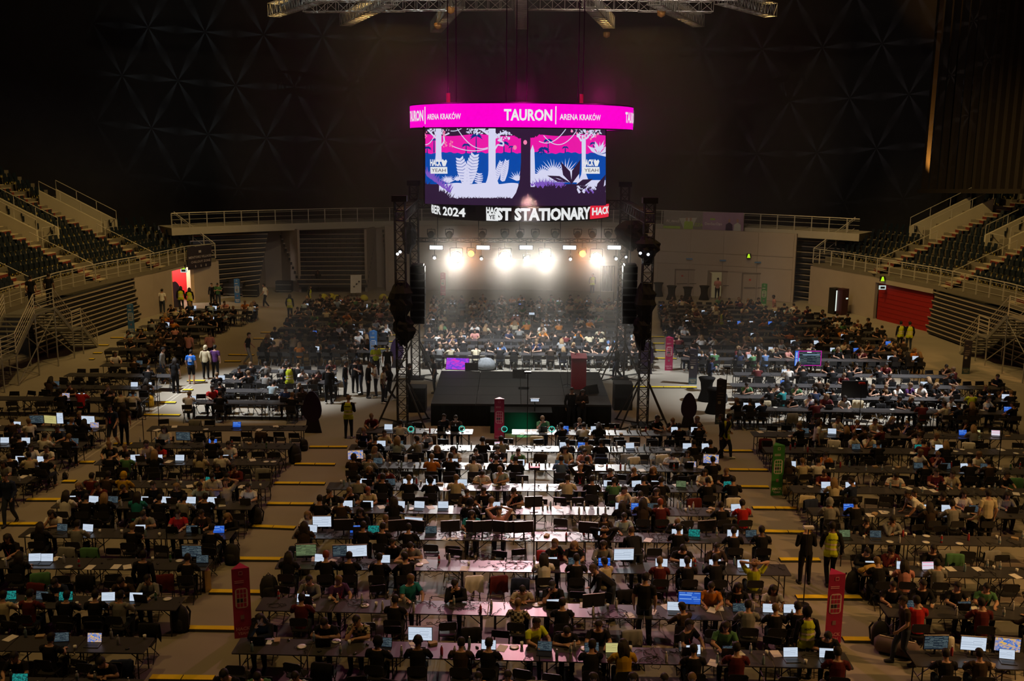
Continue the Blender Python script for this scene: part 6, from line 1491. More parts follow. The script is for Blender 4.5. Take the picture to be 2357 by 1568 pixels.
for (nm, typ), l in counter(mon_list, lambda q: q[3]).items():
    for k, (r, s, kind, typ_, e) in enumerate(l):
        c = r.A + r.u * s + r.n * (TD * 0.72); c.z = 0.741; monitor(c, r.rz + rnd.uniform(-0.2, 0.2), kind, typ_, '%s monitor with %s screen, %s from left in %s' % ('upright' if typ_ == 'P' else 'wide', SCRN[kind], nth(k + 1), nm))
mbk = {}
for line in MONBACK.split('\n'):
    t, rest = line.split(' ', 1); tx, ty = TILES[t]
    for ent in rest.split(';'):
        x, y, a = ent.split(); W = P(tx + float(x) / 4, ty + float(y) / 4, 1.1); e, r, s = snap(W, 'f', NEARROWS, 0.4); c = r.A + r.u * s + r.n * (TD * 0.40); c.z = 0.741
        k = mbk[r.name] = mbk.get(r.name, 0) + 1
        monitor(c, r.rz + math.pi + math.radians(float(a)), 'd', 'M', 'wide monitor seen from behind, %s such from left in %s' % (nth(k), r.name))

# things on the tables
def proto(name, parts): return name, parts
M_PET = mat('bottle_plastic', (0.55, 0.56, 0.60), 0.25, spec=0.6); M_PETB = mat('bottle_blue', (0.22, 0.34, 0.42), 0.25, spec=0.6); M_PETR = mat('bottle_red', (0.45, 0.05, 0.06), 0.3); M_CAPW = mat('bottle_cap', (0.8, 0.8, 0.8), 0.4); M_GLASSG = mat('green_glass', (0.06, 0.16, 0.03), 0.15, spec=0.7)
a = MB(); a.lathe([(0.030, 0), (0.034, 0.02), (0.034, 0.14), (0.030, 0.17), (0.013, 0.205), (0.013, 0.22)], n=9); BOT = a.mesh('bottle_body', M_PET, True)
a = MB(); a.lathe([(0.016, 0.218), (0.016, 0.24)], n=8); BOTC = a.mesh('cap', M_CAPW)
a = MB(); a.lathe([(0.0345, 0.06), (0.0350, 0.061), (0.0350, 0.12), (0.0345, 0.121)], n=9); BOTL = a.mesh('label_band', M_PETB)
a = MB(); a.lathe([(0.028, 0), (0.040, 0.105), (0.036, 0.105), (0.026, 0.01)], n=10); CUP = a.mesh('paper_cup', M_WHITE, True)
a = MB(); a.lathe([(0.06, 0), (0.105, 0.014), (0.11, 0.016), (0.06, 0.006)], n=18); PLT = a.mesh('paper_plate', M_WHITE, True)
a = MB(); a.box((0, 0, 0.002), (0.21, 0.297, 0.004)); PAP = a.mesh('paper_sheet', M_PAPER)
a = MB(); a.rslab((0, 0, 0), 0.20, 0.13, 0.05, 0.02); PAD = a.mesh('cardboard_box', mat('cardboard', (0.42, 0.30, 0.17), 0.85))
a = MB(); a.lathe([(0.03, 0), (0.034, 0.012), (0.026, 0.028), (0.01, 0.034)], n=10); MOU = a.mesh('computer_mouse', M_BLACKP, True); MOU.transform(Matrix.Diagonal((0.95, 1.6, 1.0, 1.0)))
a = MB(); a.rslab((0, 0, 0), 0.075, 0.15, 0.009, 0.012); PHO = a.mesh('phone', M_BLACKP)
def cable_mesh(seed):
    r4 = random.Random(seed); pts = []; x, y, a_ = 0, 0, r4.uniform(0, 6)
    for i in range(46):
        a_ += r4.uniform(-0.9, 0.95); x += 0.04 * math.cos(a_); y += 0.04 * math.sin(a_); x *= 0.965; y *= 0.93; pts.append((x, y, 0.006 + 0.006 * (i % 3)))
    m = MB(); m.tube(pts, 0.0055, 4); return m.mesh('cable_run', M_RUB)
CBL = [cable_mesh(k) for k in range(6)]
nb = 0; cnts = {}
def lab_in(r, what, s):
    k = cnts[(r.name, what)] = cnts.get((r.name, what), 0) + 1
    return '%s %s' % (nth(k), r.name)
clut = []
for r in NEARROWS:
    if r.dist > 52: continue
    dens = 1.0 if r.block == 'centre' else 0.75
    x = 0.2
    while x < r.L - 0.15:
        x += rnd.uniform(0.07, 0.30) / dens; t = rnd.choice([0.10, 0.16, 0.36, 0.52, 0.58, 0.64]) * 1.0
        if any(abs(x - q) < 0.24 for q in r.lap) and t < 0.55: continue
        k = rnd.choices(['bottle', 'cup', 'plate', 'paper', 'cable', 'box', 'mouse', 'phone'], [34, 13, 7, 11, 14 if r.block == 'centre' else 5, 4, 11, 8])[0]
        if r.block == 'centre' and r.num in (3, 4, 5) and 4 < x < 11 and rnd.random() < 0.5: k = 'cable'
        if x < r.L - 0.1: clut.append((r, x, t, k))
byk = {}
for q in clut: byk.setdefault(q[3], []).append(q)
for k, l in byk.items():
    l.sort(key=lambda q: q[0].dist); l = l[:{'bottle': 290, 'cup': 120, 'plate': 70, 'paper': 110, 'cable': 150, 'box': 40, 'mouse': 130, 'phone': 100}[k]]
    g = {}
    for q in sorted(l, key=lambda q: q[1]): g.setdefault(q[0].name, []).append(q)
    for nm, ll in g.items():
        for i, (r, s, t, _) in enumerate(ll):
            c = r.A + r.u * s + r.n * min(t, TD - 0.08); c.z = 0.741; w_ = nth(i + 1); rz = rnd.uniform(0, 6.28)
            if k == 'bottle':
                cm = rnd.choices([(M_PET, 'clear'), (M_PETB, 'bluish'), (M_PETR, 'red'), (M_GLASSG, 'green')], [60, 22, 14, 4])[0]
                o = obj('bottle', BOT, None, c, rz, m=cm[0]); tag(o, '%s bottle standing on the tables, %s bottle from left in %s' % (cm[1], w_, nm), 'bottle', 'bottles on the tables')
                obj('cap', BOTC, o); 
                if rnd.random() < 0.5: obj('label_band', BOTL, o)
            elif k == 'cup': tag(obj('paper_cup', CUP, None, c, rz), 'white paper cup, %s cup from left in %s' % (w_, nm), 'cup', 'paper cups')
            elif k == 'plate': tag(obj('paper_plate', PLT, None, c, rz), 'white paper plate, %s plate from left in %s' % (w_, nm), 'plate', 'paper plates')
            elif k == 'paper': tag(obj('paper_sheet', PAP, None, c, r.rz + rnd.uniform(-0.5, 0.5)), 'white sheet of paper, %s sheet from left in %s' % (w_, nm), 'paper', 'sheets of paper')
            elif k == 'mouse': tag(obj('computer_mouse', MOU, None, c, rz), 'black computer mouse on the table, %s mouse from left in %s' % (w_, nm), 'mouse', 'computer mice')
            elif k == 'phone': tag(obj('phone', PHO, None, c, rz), 'dark phone lying on the table, %s phone from left in %s' % (w_, nm), 'phone', 'phones on the tables')
            elif k == 'box': tag(obj('cardboard_box', PAD, None, c, rz), 'small cardboard box, %s box from left in %s' % (w_, nm), 'box', 'small boxes')
            else: tag(obj('cable_tangle', CBL[rnd.randrange(6)], None, c, rz, rnd.uniform(0.8, 1.5)), 'black tangled cable lying on the table, %s tangle from left in %s' % (w_, nm), 'cable', 'cable tangles')
# jackets hung over empty chairs
a = MB()
prof = [(-0.235, 0.40), (-0.25, 0.60), (-0.235, 0.82), (-0.19, 0.845), (-0.15, 0.80), (-0.14, 0.56)]
for i in range(9):
    u = -0.25 + 0.5 * i / 8; sag = 0.05 * math.sin(i * 1.7) - (0.06 if i in (0, 8) else 0)
    for y, z in prof: a.v.append((u + 0.012 * math.sin(z * 17 + i), y * 1.06 - 0.012 * math.cos(i * 2.2), z + (sag if z < 0.7 else 0) - (0.03 if i in (0, 8) else 0)))
for i in range(8):
    for j in range(5): a.f.append((i * 6 + j, i * 6 + j + 1, (i + 1) * 6 + j + 1, (i + 1) * 6 + j)); a.m.append(0)
JK = a.mesh('jacket', M_PAPER, True)
jn = {}
free = [q for q in CHAIRS if not any(abs(q[4] - o[0]) < 0.03 for o in q[2].occ[q[3]]) and q[2].dist < 50]
rnd.shuffle(free)
for q in sorted(free[:64], key=lambda q: q[4]):
    col = rnd.choice('ccgkkkdmnegw'); k = jn[(q[2].name)] = jn.get(q[2].name, 0) + 1
    o = obj('jacket', JK, None, q[0], q[1], m=CMAT[col]); tag(o, '%s jacket hung over a chair back, %s from left in %s' % (CLO[col][0], nth(k), q[2].name), 'jacket', 'jackets over chair backs')

# standing people: foot pixel, heading (b = back to us, f = facing, l / r = sideways)
STAND = [(1850, 1344, 'b', 'k', 's', 'ph', 'standing in the right aisle by the mentor', 0, None), (1908, 1343, 'b', 'h', 's', 'wk', 'walking in the right aisle', 1, 'MENTOR'), (803, 1009, 'b', 'h', 'b', 'ph', 'walking alone left of the stage towers', 1, '-'), (1660, 1052, 'l', 'k', 'l', 'st', 'standing beside the vest wearer in the right aisle', 0, None), (1668, 1055, 'r', 'h', 's', 'wk', 'walking behind a long-haired woman in the right aisle', 1, None),
  (262, 1031, 'f', 'n', 's', 'wk', 'in shorts walking down the left aisle', 0, None), (288, 1025, 'b', 'd', 'l', 'st', 'with a dark bag in the left aisle', 0, None), (25, 1208, 'f', 'n', 's', 'wk', 'walking at the far left edge', 0, None), (497, 1205, 'f', 'w', 's', 'ph', 'standing at the end of left row five', 0, None), (1875, 1066, 'r', 'w', 'l', 'st', 'standing among the right tables', 0, None), (1462, 1352, 'b', 'k', 'z', 'ln', 'leaning over centre row four', 0, None), (1480, 1478, 'b', 'k', 's', 'st', 'broad-shouldered, standing behind centre row three', 0, None), (1405, 1425, 'l', 'k', 'z', 'ln', 'elderly, leaning at centre row four', 0, None), (337, 1420, 'b', 'k', 's', 'st', 'wearing a red lanyard by left row three', 0, None),
  (1850, 1562, 'b', 'h', 'o', 'st', 'at the right end of centre row two', 1, 'MENTOR'), (2075, 1530, 'l', 'd', 's', 'wk', 'walking past the luggage at lower right', 0, None), (2115, 1236, 'l', 'w', 's', 'ln', 'bending over right row four', 0, None), (2265, 1255, 'b', 'c', 's', 'st', 'standing at right row five', 0, None),
  (442, 884, 'b', 'R', 's', 'st', 'in black shorts standing by the left aisle', 0, None), (475, 873, 'b', 'c', 'o', 'st', 'standing right of the blue shirt', 0, None), (497, 872, 'b', 'u', 's', 'st', 'standing right of the cream hoodie', 0, None), (376, 880, 'r', 'g', 's', 'st', 'standing left of the blue shirt', 0, None), (437, 838, 'b', 'p', 's', 'st', 'standing behind the blue shirt', 0, None), (485, 836, 'b', 'p', 's', 'ph', 'standing beside the pink shirt', 0, None), (418, 838, 'b', 'd', 'l', 'st', 'standing left of the pink shirts', 0, None), (405, 905, 'b', 'k', 'l', 'st', 'standing in dark clothes by the left tables', 0, None),
  (572, 840, 'r', 'k', 's', 'wk', 'in pale trousers walking in the back left aisle', 0, None), (637, 838, 'b', 'w', 's', 'ln', 'leaning on a back middle table', 0, None), (675, 840, 'b', 'g', 'z', 'ln', 'bending over a back middle table', 0, None), (668, 735, 'b', 'h', 'l', 'st', 'standing in the back left aisle', 1, None), (713, 712, 'r', 'h', 'l', 'st', 'standing near the yellow beanbags', 1, None), (612, 708, 'l', 'w', 's', 'wk', 'walking in front of the far left bleachers', 0, None), (375, 722, 'b', 'w', 's', 'st', 'by the left wall near the red doorway', 0, None), (418, 716, 'b', 'h', 'l', 'st', 'left in the red doorway', 1, None), (438, 718, 'b', 'h', 'l', 'st', 'right in the red doorway', 1, None),
  (795, 912, 'r', 'k', 's', 'st', 'first of the dark group left of the stage', 0, None), (818, 905, 'b', 'k', 's', 'st', 'second of the dark group left of the stage', 0, None), (832, 908, 'l', 'k', 's', 'ph', 'third of the dark group left of the stage', 0, None), (848, 916, 'r', 'k', 'z', 'st', 'fourth of the dark group left of the stage', 0, None), (866, 915, 'l', 'w', 's', 'ph', 'left of the front left tower', 0, None), (882, 928, 'r', 'c', 's', 'st', 'in pale clothes left of the front left tower', 0, None), (898, 922, 'l', 'k', 'l', 'wk', 'closest to the front left tower', 0, None), (866, 868, 'f', 'v', 's', 'ph', 'in lime by the blue totem sign', 0, None), (893, 872, 'f', 'k', 's', 'st', 'behind the group left of the stage', 0, None),
  (1314, 985, 'f', 'k', 's', 'st', 'man at the stage front right', 0, None), (1338, 986, 'f', 'd', 'l', 'ph', 'woman at the stage front right', 0, None), (1000, 905, 'l', 'k', 's', 'st', 'technician at the left side of the stage', 0, None), (940, 920, 'r', 'k', 's', 'st', 'technician behind the front left tower', 0, None), (1420, 872, 'l', 'k', 's', 'wk', 'walking behind the right of the stage', 0, None),
  (2070, 806, 'b', 'h', 's', 'st', 'left one of two by the right wall', 1, None), (2090, 808, 'b', 'h', 's', 'st', 'right one of two by the right wall', 1, None), (1660, 776, 'r', 'h', 'b', 'ph', 'standing among the back right tables', 1, None), (1645, 678, 'b', 'k', 's', 'st', 'in the open beige doorway', 0, None), (1650, 690, 'f', 'p', 's', 'ph', 'by the open beige doorway', 0, None), (1699, 676, 'f', 'w', 's', 'st', 'in front of the right beige doors', 0, None), (1708, 682, 'b', 'k', 's', 'st', 'beside the right beige doors', 0, None), (1363, 678, 'f', 'h', 's', 'st', 'far behind the stage lamps', 1, None), (733, 672, 'f', 'k', 'l', 'st', 'by the middle bleacher', 0, None), (1780, 738, 'l', 'p', 's', 'st', 'standing in the back right rows', 0, None), (1745, 870, 'l', 'd', 's', 'st', 'standing behind the lit right tables', 0, None), (1632, 900, 'r', 'n', 's', 'ph', 'at the high black tables on the right', 0, None), (757, 930, 'b', 'k', 's', 'ph', 'beside the lit left tables', 0, None), (668, 921, 'b', 'h', 's', 'st', 'between the lit left tables', 1, None), (490, 705, 'f', 'k', 's', 'st', 'in front of the far left bleacher', 0, None), (503, 705, 'f', 'e', 's', 'ph', 'beside the far left bleacher', 0, None)]
HD = {'b': 0.0, 'f': math.pi, 'l': math.pi / 2, 'r': -math.pi / 2}
for i, (x, y, hd, col, hair, ps, wh, vest, txt) in enumerate(STAND):
    c = P(x, y, 0); what = 'a yellow vest' if vest else '%s top' % CLO[col][0]
    person(c, HD[hd] + rnd.uniform(-0.2, 0.2), PC[ps], col, hair, '%s person in %s %s' % (HAIR[hair][0].replace(' ', '-'), what, wh), (c - CAMP).length < 52, hd != 'b', bool(vest), rnd.uniform(0.98, 1.04), text=txt, trous=CMAT['g'] if 'pale trousers' in wh else None, shorts='shorts' in wh, group=None)
for i, y in enumerate((53.2, 52.2)):
    person((-25.0 - 0.5 * i, y, 1.9 + 0.65 * i if False else ZF), 0, 'stand', 'k', 's', 'dark-clothed person on the left staircase landing, %s one' % ('left', 'right')[i], False)

# ------------------------------------------------------------------ far rows: tables, people and chairs too many and too small to part
fp = POSES['type']; src = {}
def decim(me, ratio):
    o = bpy.data.objects.new('tmp', me); COL.objects.link(o); d = o.modifiers.new('d', 'DECIMATE'); d.ratio = ratio; dg = bpy.context.evaluated_depsgraph_get(); r = bpy.data.meshes.new_from_object(o.evaluated_get(dg)); bpy.data.objects.remove(o)
    v = np.array([q.co[:] for q in r.vertices]); f = [tuple(p.vertices) for p in r.polygons]; bpy.data.meshes.remove(r); return v, f
FARP = []
for ps in ('type', 'chin', 'turn'):
    q = POSES[ps]; FARP.append((decim(q.body, 0.12), decim(q.short, 0.2), decim(q.trousers, 0.2), decim(q.hair, 0.25), decim(q.longhair, 0.3)))
crowd = MB(); cmats = [SKIN[0], SKIN[1]] + [HMAT['s'], HMAT['b'], HMAT['L']] + [CMAT[c] for c in 'kwgrmbnyecpdovltuR'] + [M_DENIM]
CI = {c: 5 + i for i, c in enumerate('kwgrmbnyecpdovltuR')}
DI = len(cmats) - 1
def far_person(c, rz, col, hair=None):
    t = rnd.choice(FARP); cc, ss = math.cos(rz), math.sin(rz); sc = rnd.uniform(0.95, 1.05)
    def put(vf, mi):
        v, f = vf; crowd.add([(c.x + (x * cc - y * ss) * sc, c.y + (x * ss + y * cc) * sc, z * sc) for x, y, z in v], f, mi)
    put(t[0], rnd.choice((0, 0, 1))); put(t[1], CI[col]); put(t[2], rnd.choice((DI, CI['k']))); h = rnd.random()
    
    if hair is not None: h = 0.1 if hair in 'lL' else 0.9
    put(t[4], rnd.choice((2, 4))) if h < 0.25 else put(t[3], rnd.choice((2, 2, 3)))
for c, rz, pose, col, hair, side, r, k in PPL_FAR: far_person(c, rz, {'x': 'c', 'h': 'k'}.get(col, col), hair)
NTAB = 0; ftab = MB()
fars = []
far_lap = []
for r in [q for q in ROWS if not q.near]:
    n = max(1, round(r.L / 1.83)); L = r.L / n
    for i in range(n):
        c = r.A + r.u * ((i + 0.5) * L) + r.n * (TD / 2); d = table_meshes(math.floor((L - 0.012) * 100) / 100)
        fars.append((c, r, L, i))
    k = int(r.L / 0.66)
    lit = r.block == 'back centre' and r.num < 4
    for side in 'bf':
        off = -0.27 if side == 'b' else TD + 0.27
        for i in range(k):
            s = (i + 0.5) * r.L / k + rnd.uniform(-0.06, 0.06); c = r.A + r.u * s + r.n * off; rz = r.rz + (0 if side == 'b' else math.pi) + rnd.uniform(-0.2, 0.2)
            q = rnd.random()
            if q < 0.46:
                far_person(c, rz, rnd.choice('kkkkkkkkkkkkkkdddgwwmndcebpkdgocl')); far_chair(c, rz)
                if side == 'b' and rnd.random() < 0.32: far_lap.append((r, s, rnd.choice('wwwwdb')))
            elif q < 0.80: far_chair(c + r.n * (-0.15 if side == 'b' else 0.15) * rnd.random(), rz)
NT0 = len([o for o in COL.objects if o.name.startswith('folding_table')])
fars.sort(key=lambda q: (q[0] - CAMP).length)
for j, (c, r, L, i) in enumerate(fars):
    Lr = math.floor((L - 0.012) * 100) / 100
    if NT0 + j < 300: table(c, r.rz, Lr, 'black-topped folding table, %s from the left in %s from the front' % (nth(i + 1), r.name), 'folding tables', False)
    else:
        b = MB(); b.box((0, 0, 0.726), (Lr, TD, 0.028))
        for sx in (-1, 1): b.box((sx * (Lr / 2 - 0.16), -0.28, 0.36), (0.03, 0.03, 0.71)); b.box((sx * (Lr / 2 - 0.16), 0.28, 0.36), (0.03, 0.03, 0.71))
        cc, ss = math.cos(r.rz), math.sin(r.rz); ftab.add([(c.x + x * cc - y * ss, c.y + x * ss + y * cc, z) for x, y, z in b.v], b.f, 0)
o = obj('far_tables', ftab.mesh('far_tables', M_TOP)); tag(o, 'remaining black-topped folding tables of the back rows', 'tables', kind='stuff')
o = obj('far_chairs', fc.mesh('far_chairs', M_BLACKP)); tag(o, 'remaining black folding chairs of the middle and back rows', 'chairs', kind='stuff')
o = obj('far_crowd', crowd.mesh('far_crowd', cmats, True)); tag(o, 'people seated at the distant tables at the back of the hall', 'people', kind='stuff')
far_lap.sort(key=lambda q: q[1]); g = {}
for q in far_lap: g.setdefault(q[0].name, []).append(q)
for nm, l in g.items():
    for i, (r, s, k) in enumerate(l):
        c = r.A + r.u * s + r.n * (TD * 0.45); c.z = 0.741; laptop(c, r.rz + rnd.uniform(-0.35, 0.35), k, 'tiny lit laptop with %s screen, %s from left in %s' % (SCRN[k], nth(i + 1), nm), True, False, 'laptops in the back rows')
# ------------------------------------------------------------------ floor strips, totems, props
RAMPS = [(346, 1558, 493, 1560), (427, 1444, 545, 1446), (483, 1360, 618, 1362), (547, 1285, 652, 1286), (578, 1210, 680, 1214), (615, 1158, 722, 1159), (631, 1111, 749, 1112), (678, 1067, 772, 1068), (712, 1028, 800, 1028),
 (-40, 1205, 85, 1205), (61, 1149, 155, 1149), (144, 1107, 175, 1107), (178, 1063, 218, 1063), (262, 1021, 306, 1021), (331, 954, 415, 955), (369, 926, 405, 926), (421, 897, 444, 897), (431, 876, 472, 876), (206, 826, 217, 826), (215, 812, 235, 812), (225, 794, 250, 794), (255, 777, 300, 777), (310, 760, 345, 760),
 (600, 765, 641, 765), (583, 779, 620, 779), (526, 816, 585, 817), (517, 831, 555, 831), (870, 803, 911, 803), (880, 786, 915, 786), (890, 771, 915, 771), (1498, 775, 1529, 775), (1498, 790, 1529, 790), (1500, 806, 1534, 807), (1503, 824, 1558, 825), (1450, 890, 1604, 891),
 (1665, 1037, 1733, 1037), (1678, 1080, 1768, 1081), (1705, 1119, 1770, 1120), (1732, 1168, 1837, 1169), (1758, 1222, 1870, 1224), (1794, 1287, 1888, 1287), (1832, 1373, 1983, 1374), (1940, 1470, 2003, 1471)]
RC = {}
for i, (x0, y0, x1, y1) in enumerate(sorted(RAMPS, key=lambda q: -q[1])):
    a, b = P(x0, y0, 0.05), P(x1, y1, 0.05); a.z = b.z = 0; d = b - a; L = d.length; n = max(1, round(L / 0.95)); rz = math.atan2(d.y, d.x)
    bl = 'left' if x1 < 560 and y0 < 1300 else ('middle left' if x1 < 900 else ('stage side' if y0 < 1000 else 'right')); RC[bl] = RC.get(bl, 0) + 1
    e = empty('cable_ramp', a, rz); tag(e, 'yellow-lidded black cable ramp across the %s aisle, %s counted up from the photo bottom' % (bl, nth(RC[bl])), 'cable ramp', 'yellow cable ramps')
    s = L / n
    for k in range(n):
        m = MB(); m.prism([((k + 0.004) * s, -0.15, 0), ((k + 0.004) * s, -0.105, 0.045), ((k + 0.004) * s, 0.105, 0.045), ((k + 0.004) * s, 0.15, 0)][::-1], (s * 0.985, 0, 0)); sg = obj('segment', m.mesh('segment', M_RUB), e)
        m = MB(); m.box(((k + 0.5) * s, 0, 0.050), (s * 0.97, 0.20, 0.012)); obj('lid', m.mesh('lid', M_YEL), sg)
# pale tracks painted along the left aisle and on the right
M_TRACK = mat('floor_track', (0.44, 0.41, 0.35), 0.7)
k = 0
for (xa, ya, xb, yb) in ((145, 1084, 437, 886), (152, 1088, 443, 889), (2035, 950, 2058, 1000), (2042, 950, 2068, 1002), (0, 1186, 120, 1105)):
    k += 1; a, b = P(xa, ya, 0), P(xb, yb, 0); m = MB(); m.beam(a + Vector((0, 0, 0.003)), b + Vector((0, 0, 0.003)), 0.07, 0.006); o = obj('floor_track', m.mesh('floor_track', M_TRACK)); tag(o, 'pale straight track line on the floor, %s of those at %s' % (nth(k if k < 3 else k - 2 if k < 5 else 3), 'the left aisle' if k in (1, 2, 5) else 'the right'), 'floor line')
# three-sided totem signs
def totem(px, py, m, cname, label, h=1.82, rz=0.0, wd=0.42):
    c = P(px, py, 0); e = empty('totem_sign', c, rz); tag(e, label, 'totem sign')
    b = MB(); r = wd / math.sqrt(3); A = (-wd / 2, -r / 2, 0); B = (wd / 2, -r / 2, 0); C = (0, r, 0); b.prism([A, B, C], (0, 0, h)); body = obj('card_body', b.mesh('card_body', m), e)
    y = -r / 2 - 0.004
    pm = M_LETW if cname not in ('crimson',) else mat('pale_pink_print', (0.72, 0.52, 0.52), 0.7)
    if cname == 'black':
        t = MB(); t.box((0, y - 0.002, 0.17), (wd * 0.98, 0.004, 0.34)); obj('teal_base', t.mesh('teal_base', mat('teal_grey_card', (0.06, 0.10, 0.12), 0.6)), body)
        for zz, ww, xx in ((1.72, 0.16, -0.07), (1.64, 0.08, 0.09), (1.40, 0.24, 0), (1.28, 0.28, -0.02), (1.16, 0.26, -0.03)):
            t = MB(); t.box((xx, y - 0.003, zz * h / 2.0), (ww, 0.004, 0.045)); obj('print_line', t.mesh('print_line', mat('dim_print', (0.16, 0.13, 0.12), 0.7)), body)
        t = MB(); t.rslab((0, 0, 0), 0.13, 0.13, 0.006, 0.03); me_ = t.mesh('code_plate', mat('pale_plate', (0.45, 0.40, 0.30), 0.7)); me_.transform(Matrix.Translation((-0.06, y - 0.001, 0.98 * h / 2.0)) @ Matrix.Rotation(math.pi / 2, 4, 'X')); obj('code_plate', me_, body)
        for s_, sz_, z_ in (('HACK', 0.12, 0.23), ('YEAH', 0.09, 0.12)):
            o = obj('lettering', text_mesh(s_, sz_, mat('pale_plate', (0, 0, 0)), bold=0.003), body, (0, y - 0.008, z_)); o.rotation_euler = (math.pi / 2, 0, 0)
        return
    q = MB(); cx_, cz, sx, sz = 0, 1.05, 0.30, 0.52; pts = []
    for qx, qz, a0 in ((1, 1, 0), (-1, 1, 90), (-1, -1, 180), (1, -1, 270)):
        for k in range(4):
            a = math.radians(a0 + 30 * k); pts.append((cx_ + qx * (sx / 2 - 0.08) + 0.08 * math.cos(a), y, cz + qz * (sz / 2 - 0.08) + 0.08 * math.sin(a)))
    q.prism(pts[::-1], (0, -0.004, 0)); obj('map_plate', q.mesh('map_plate', pm), body)
    for i in range(3):
        for j in range(4):
            t = MB(); t.box((-0.08 + 0.08 * i, y - 0.006, 0.87 + 0.12 * j), (0.062, 0.006, 0.095)); obj('map_tile', t.mesh('map_tile', m if (i, j) not in ((0, 1), (1, 1)) else M_NAVY), body)
    for s, sz_, z, mm in (('HACK', 0.12, 0.24, pm if cname != 'crimson' else M_PINKP), ('YEAH', 0.10, 0.12, pm if cname != 'crimson' else M_PINKP)):
        o = obj('lettering', text_mesh(s, sz_, mm, bold=0.004), body, (0, y - 0.006, z)); o.rotation_euler = (math.pi / 2, 0, 0)
    for z in (1.50, 1.455):
        t = MB(); t.box((-0.04, y - 0.003, z), (0.22, 0.004, 0.022)); obj('print_line', t.mesh('print_line', M_PINKP if cname == 'crimson' else pm), body)
    t = MB()
    for zz, dx in ((1.66, 0), (1.74, 0)): t.box((0, y - 0.003, zz), (0.09, 0.004, 0.012))
    for dx in (-0.04, 0.04): t.box((dx, y - 0.003, 1.70), (0.012, 0.004, 0.09))
    obj('emblem', t.mesh('emblem', M_PINKP if cname == 'crimson' else pm), body)
    t = MB(); t.box((0, y - 0.003, 0.55), (0.09, 0.004, 0.11)); obj('print_block', t.mesh('print_block', mat('print_block_dim', (0.30, 0.16, 0.18), 0.7)), body)
totem(560, 1463, M_CRIM, 'crimson', 'crimson three-sided totem sign in the middle left aisle, nearest on the left', rz=0.30)
totem(1911, 1476, M_CRIM, 'crimson', 'crimson three-sided totem sign in the right aisle, nearest on the right', rz=0.12)
totem(1784, 1138, M_GREEN, 'green', 'green three-sided totem sign in the right aisle beside the tables', rz=0.10)
totem(1149, 1016, M_CRIM, 'crimson', 'crimson totem sign in front of the stage', rz=0.0, wd=0.40)
totem(1538, 852, M_CRIM, 'crimson', 'crimson totem sign right of the back right tower', rz=0.0); totem(1655, 975, M_NAVY, 'black', 'black totem sign near the vest wearer in the right aisle', h=2.0); totem(1593, 884, M_NAVY, 'black', 'black totem sign by the high black tables')
totem(861, 836, M_BLUE, 'blue', 'bright blue totem sign left of the stage'); totem(548, 697, M_BLUE, 'blue', 'blue totem sign in front of the far left bleacher'); totem(305, 766, M_BLUE, 'blue', 'blue totem sign by the left stairs'); totem(1756, 708, M_GREEN, 'green', 'green totem sign in front of the beige wall'); totem(1020, 680, M_CRIM, 'crimson', 'crimson totem sign far behind the stage'); totem(2220, 860, M_NAVY, 'black', 'black totem sign by the right stairs')
# dark purple egg-shaped standees
def standee(px, py, h, label, m=M_PURP):
    c = P(px, py, 0); e = empty('cutout_standee', c); tag(e, label, 'cut-out standee'); w_ = h * 0.215
    pts = []
    for i in range(25):
        a = 2 * math.pi * i / 24; r = w_ * (1 - 0.22 * math.sin(a)) ; pts.append((r * math.cos(a), 0, h * 0.64 + h * 0.37 * math.sin(a)))
    b = MB(); b.prism(pts[:-1], (0, 0.06, 0)); obj('egg_board', b.mesh('egg_board', m), e)
    b = MB(); b.prism([(-h * 0.20, 0.08, 0), (h * 0.20, 0.08, 0), (h * 0.10, 0.08, h * 0.5), (-h * 0.10, 0.08, h * 0.5)], (0, 0.06, 0)); b.prism([(-h * 0.10, 0.12, 0), (h * 0.10, 0.12, 0), (h * 0.10, 0.5, 0), (-h * 0.10, 0.5, 0)], (0, 0, 0.03)); obj('foot_board', b.mesh('foot_board', M_NAVY), e)
standee(720, 998, 1.80, 'dark purple egg-shaped cut-out standee by the lit left tables'); standee(1584, 986, 1.55, 'dark purple egg-shaped cut-out standee right of the stage'); standee(914, 848, 1.65, 'dark purple egg-shaped cut-out standee behind the front left tower'); standee(405, 708, 1.9, 'dark purple egg-shaped cut-out standee beside the red doorway'); standee(1487, 862, 1.7, 'dark purple egg-shaped cut-out standee by the right towers')
# big screen with magenta border, a second one turned away
c = P(1857, 872, 0); e = empty('score_screen', c, 0.03); tag(e, 'dark results screen with magenta border and blue strip behind the right tables', 'television'); hb, wb = 0.84, 1.42
dz = PY(1857, 843, c.y).z
m = MB(); m.box((0, 0.03, dz + hb / 2), (wb, 0.06, hb)); cs = obj('casing', m.mesh('casing', M_BLACKP), e)
def flat(name, x0, z0, x1, z1, y, mm, par): return obj(name, quad_uv(name, [(x0, y, z0), (x1, y, z0), (x1, y, z1), (x0, y, z1)], mm), par)
flat('magenta_border', -wb / 2 + 0.18, dz + 0.02, wb / 2 - 0.01, dz + hb - 0.02, -0.003, emat('tv_magenta', (0.62, 0.02, 0.42), 0.8), cs); flat('dark_table', -wb / 2 + 0.22, dz + 0.06, wb / 2 - 0.05, dz + hb - 0.06, -0.006, SCRM['d'], cs); flat('blue_strip', -wb / 2 + 0.01, dz + 0.02, -wb / 2 + 0.18, dz + hb - 0.02, -0.003, emat('tv_blue', (0.03, 0.16, 0.75), 0.9), cs)
pb = MB()
for k in range(11): pb.box((-wb / 2 + 0.095, -0.008, dz + 0.09 + k * 0.063), (0.075 if k % 3 else 0.10, 0.004, 0.040 if k != 5 else 0.012))
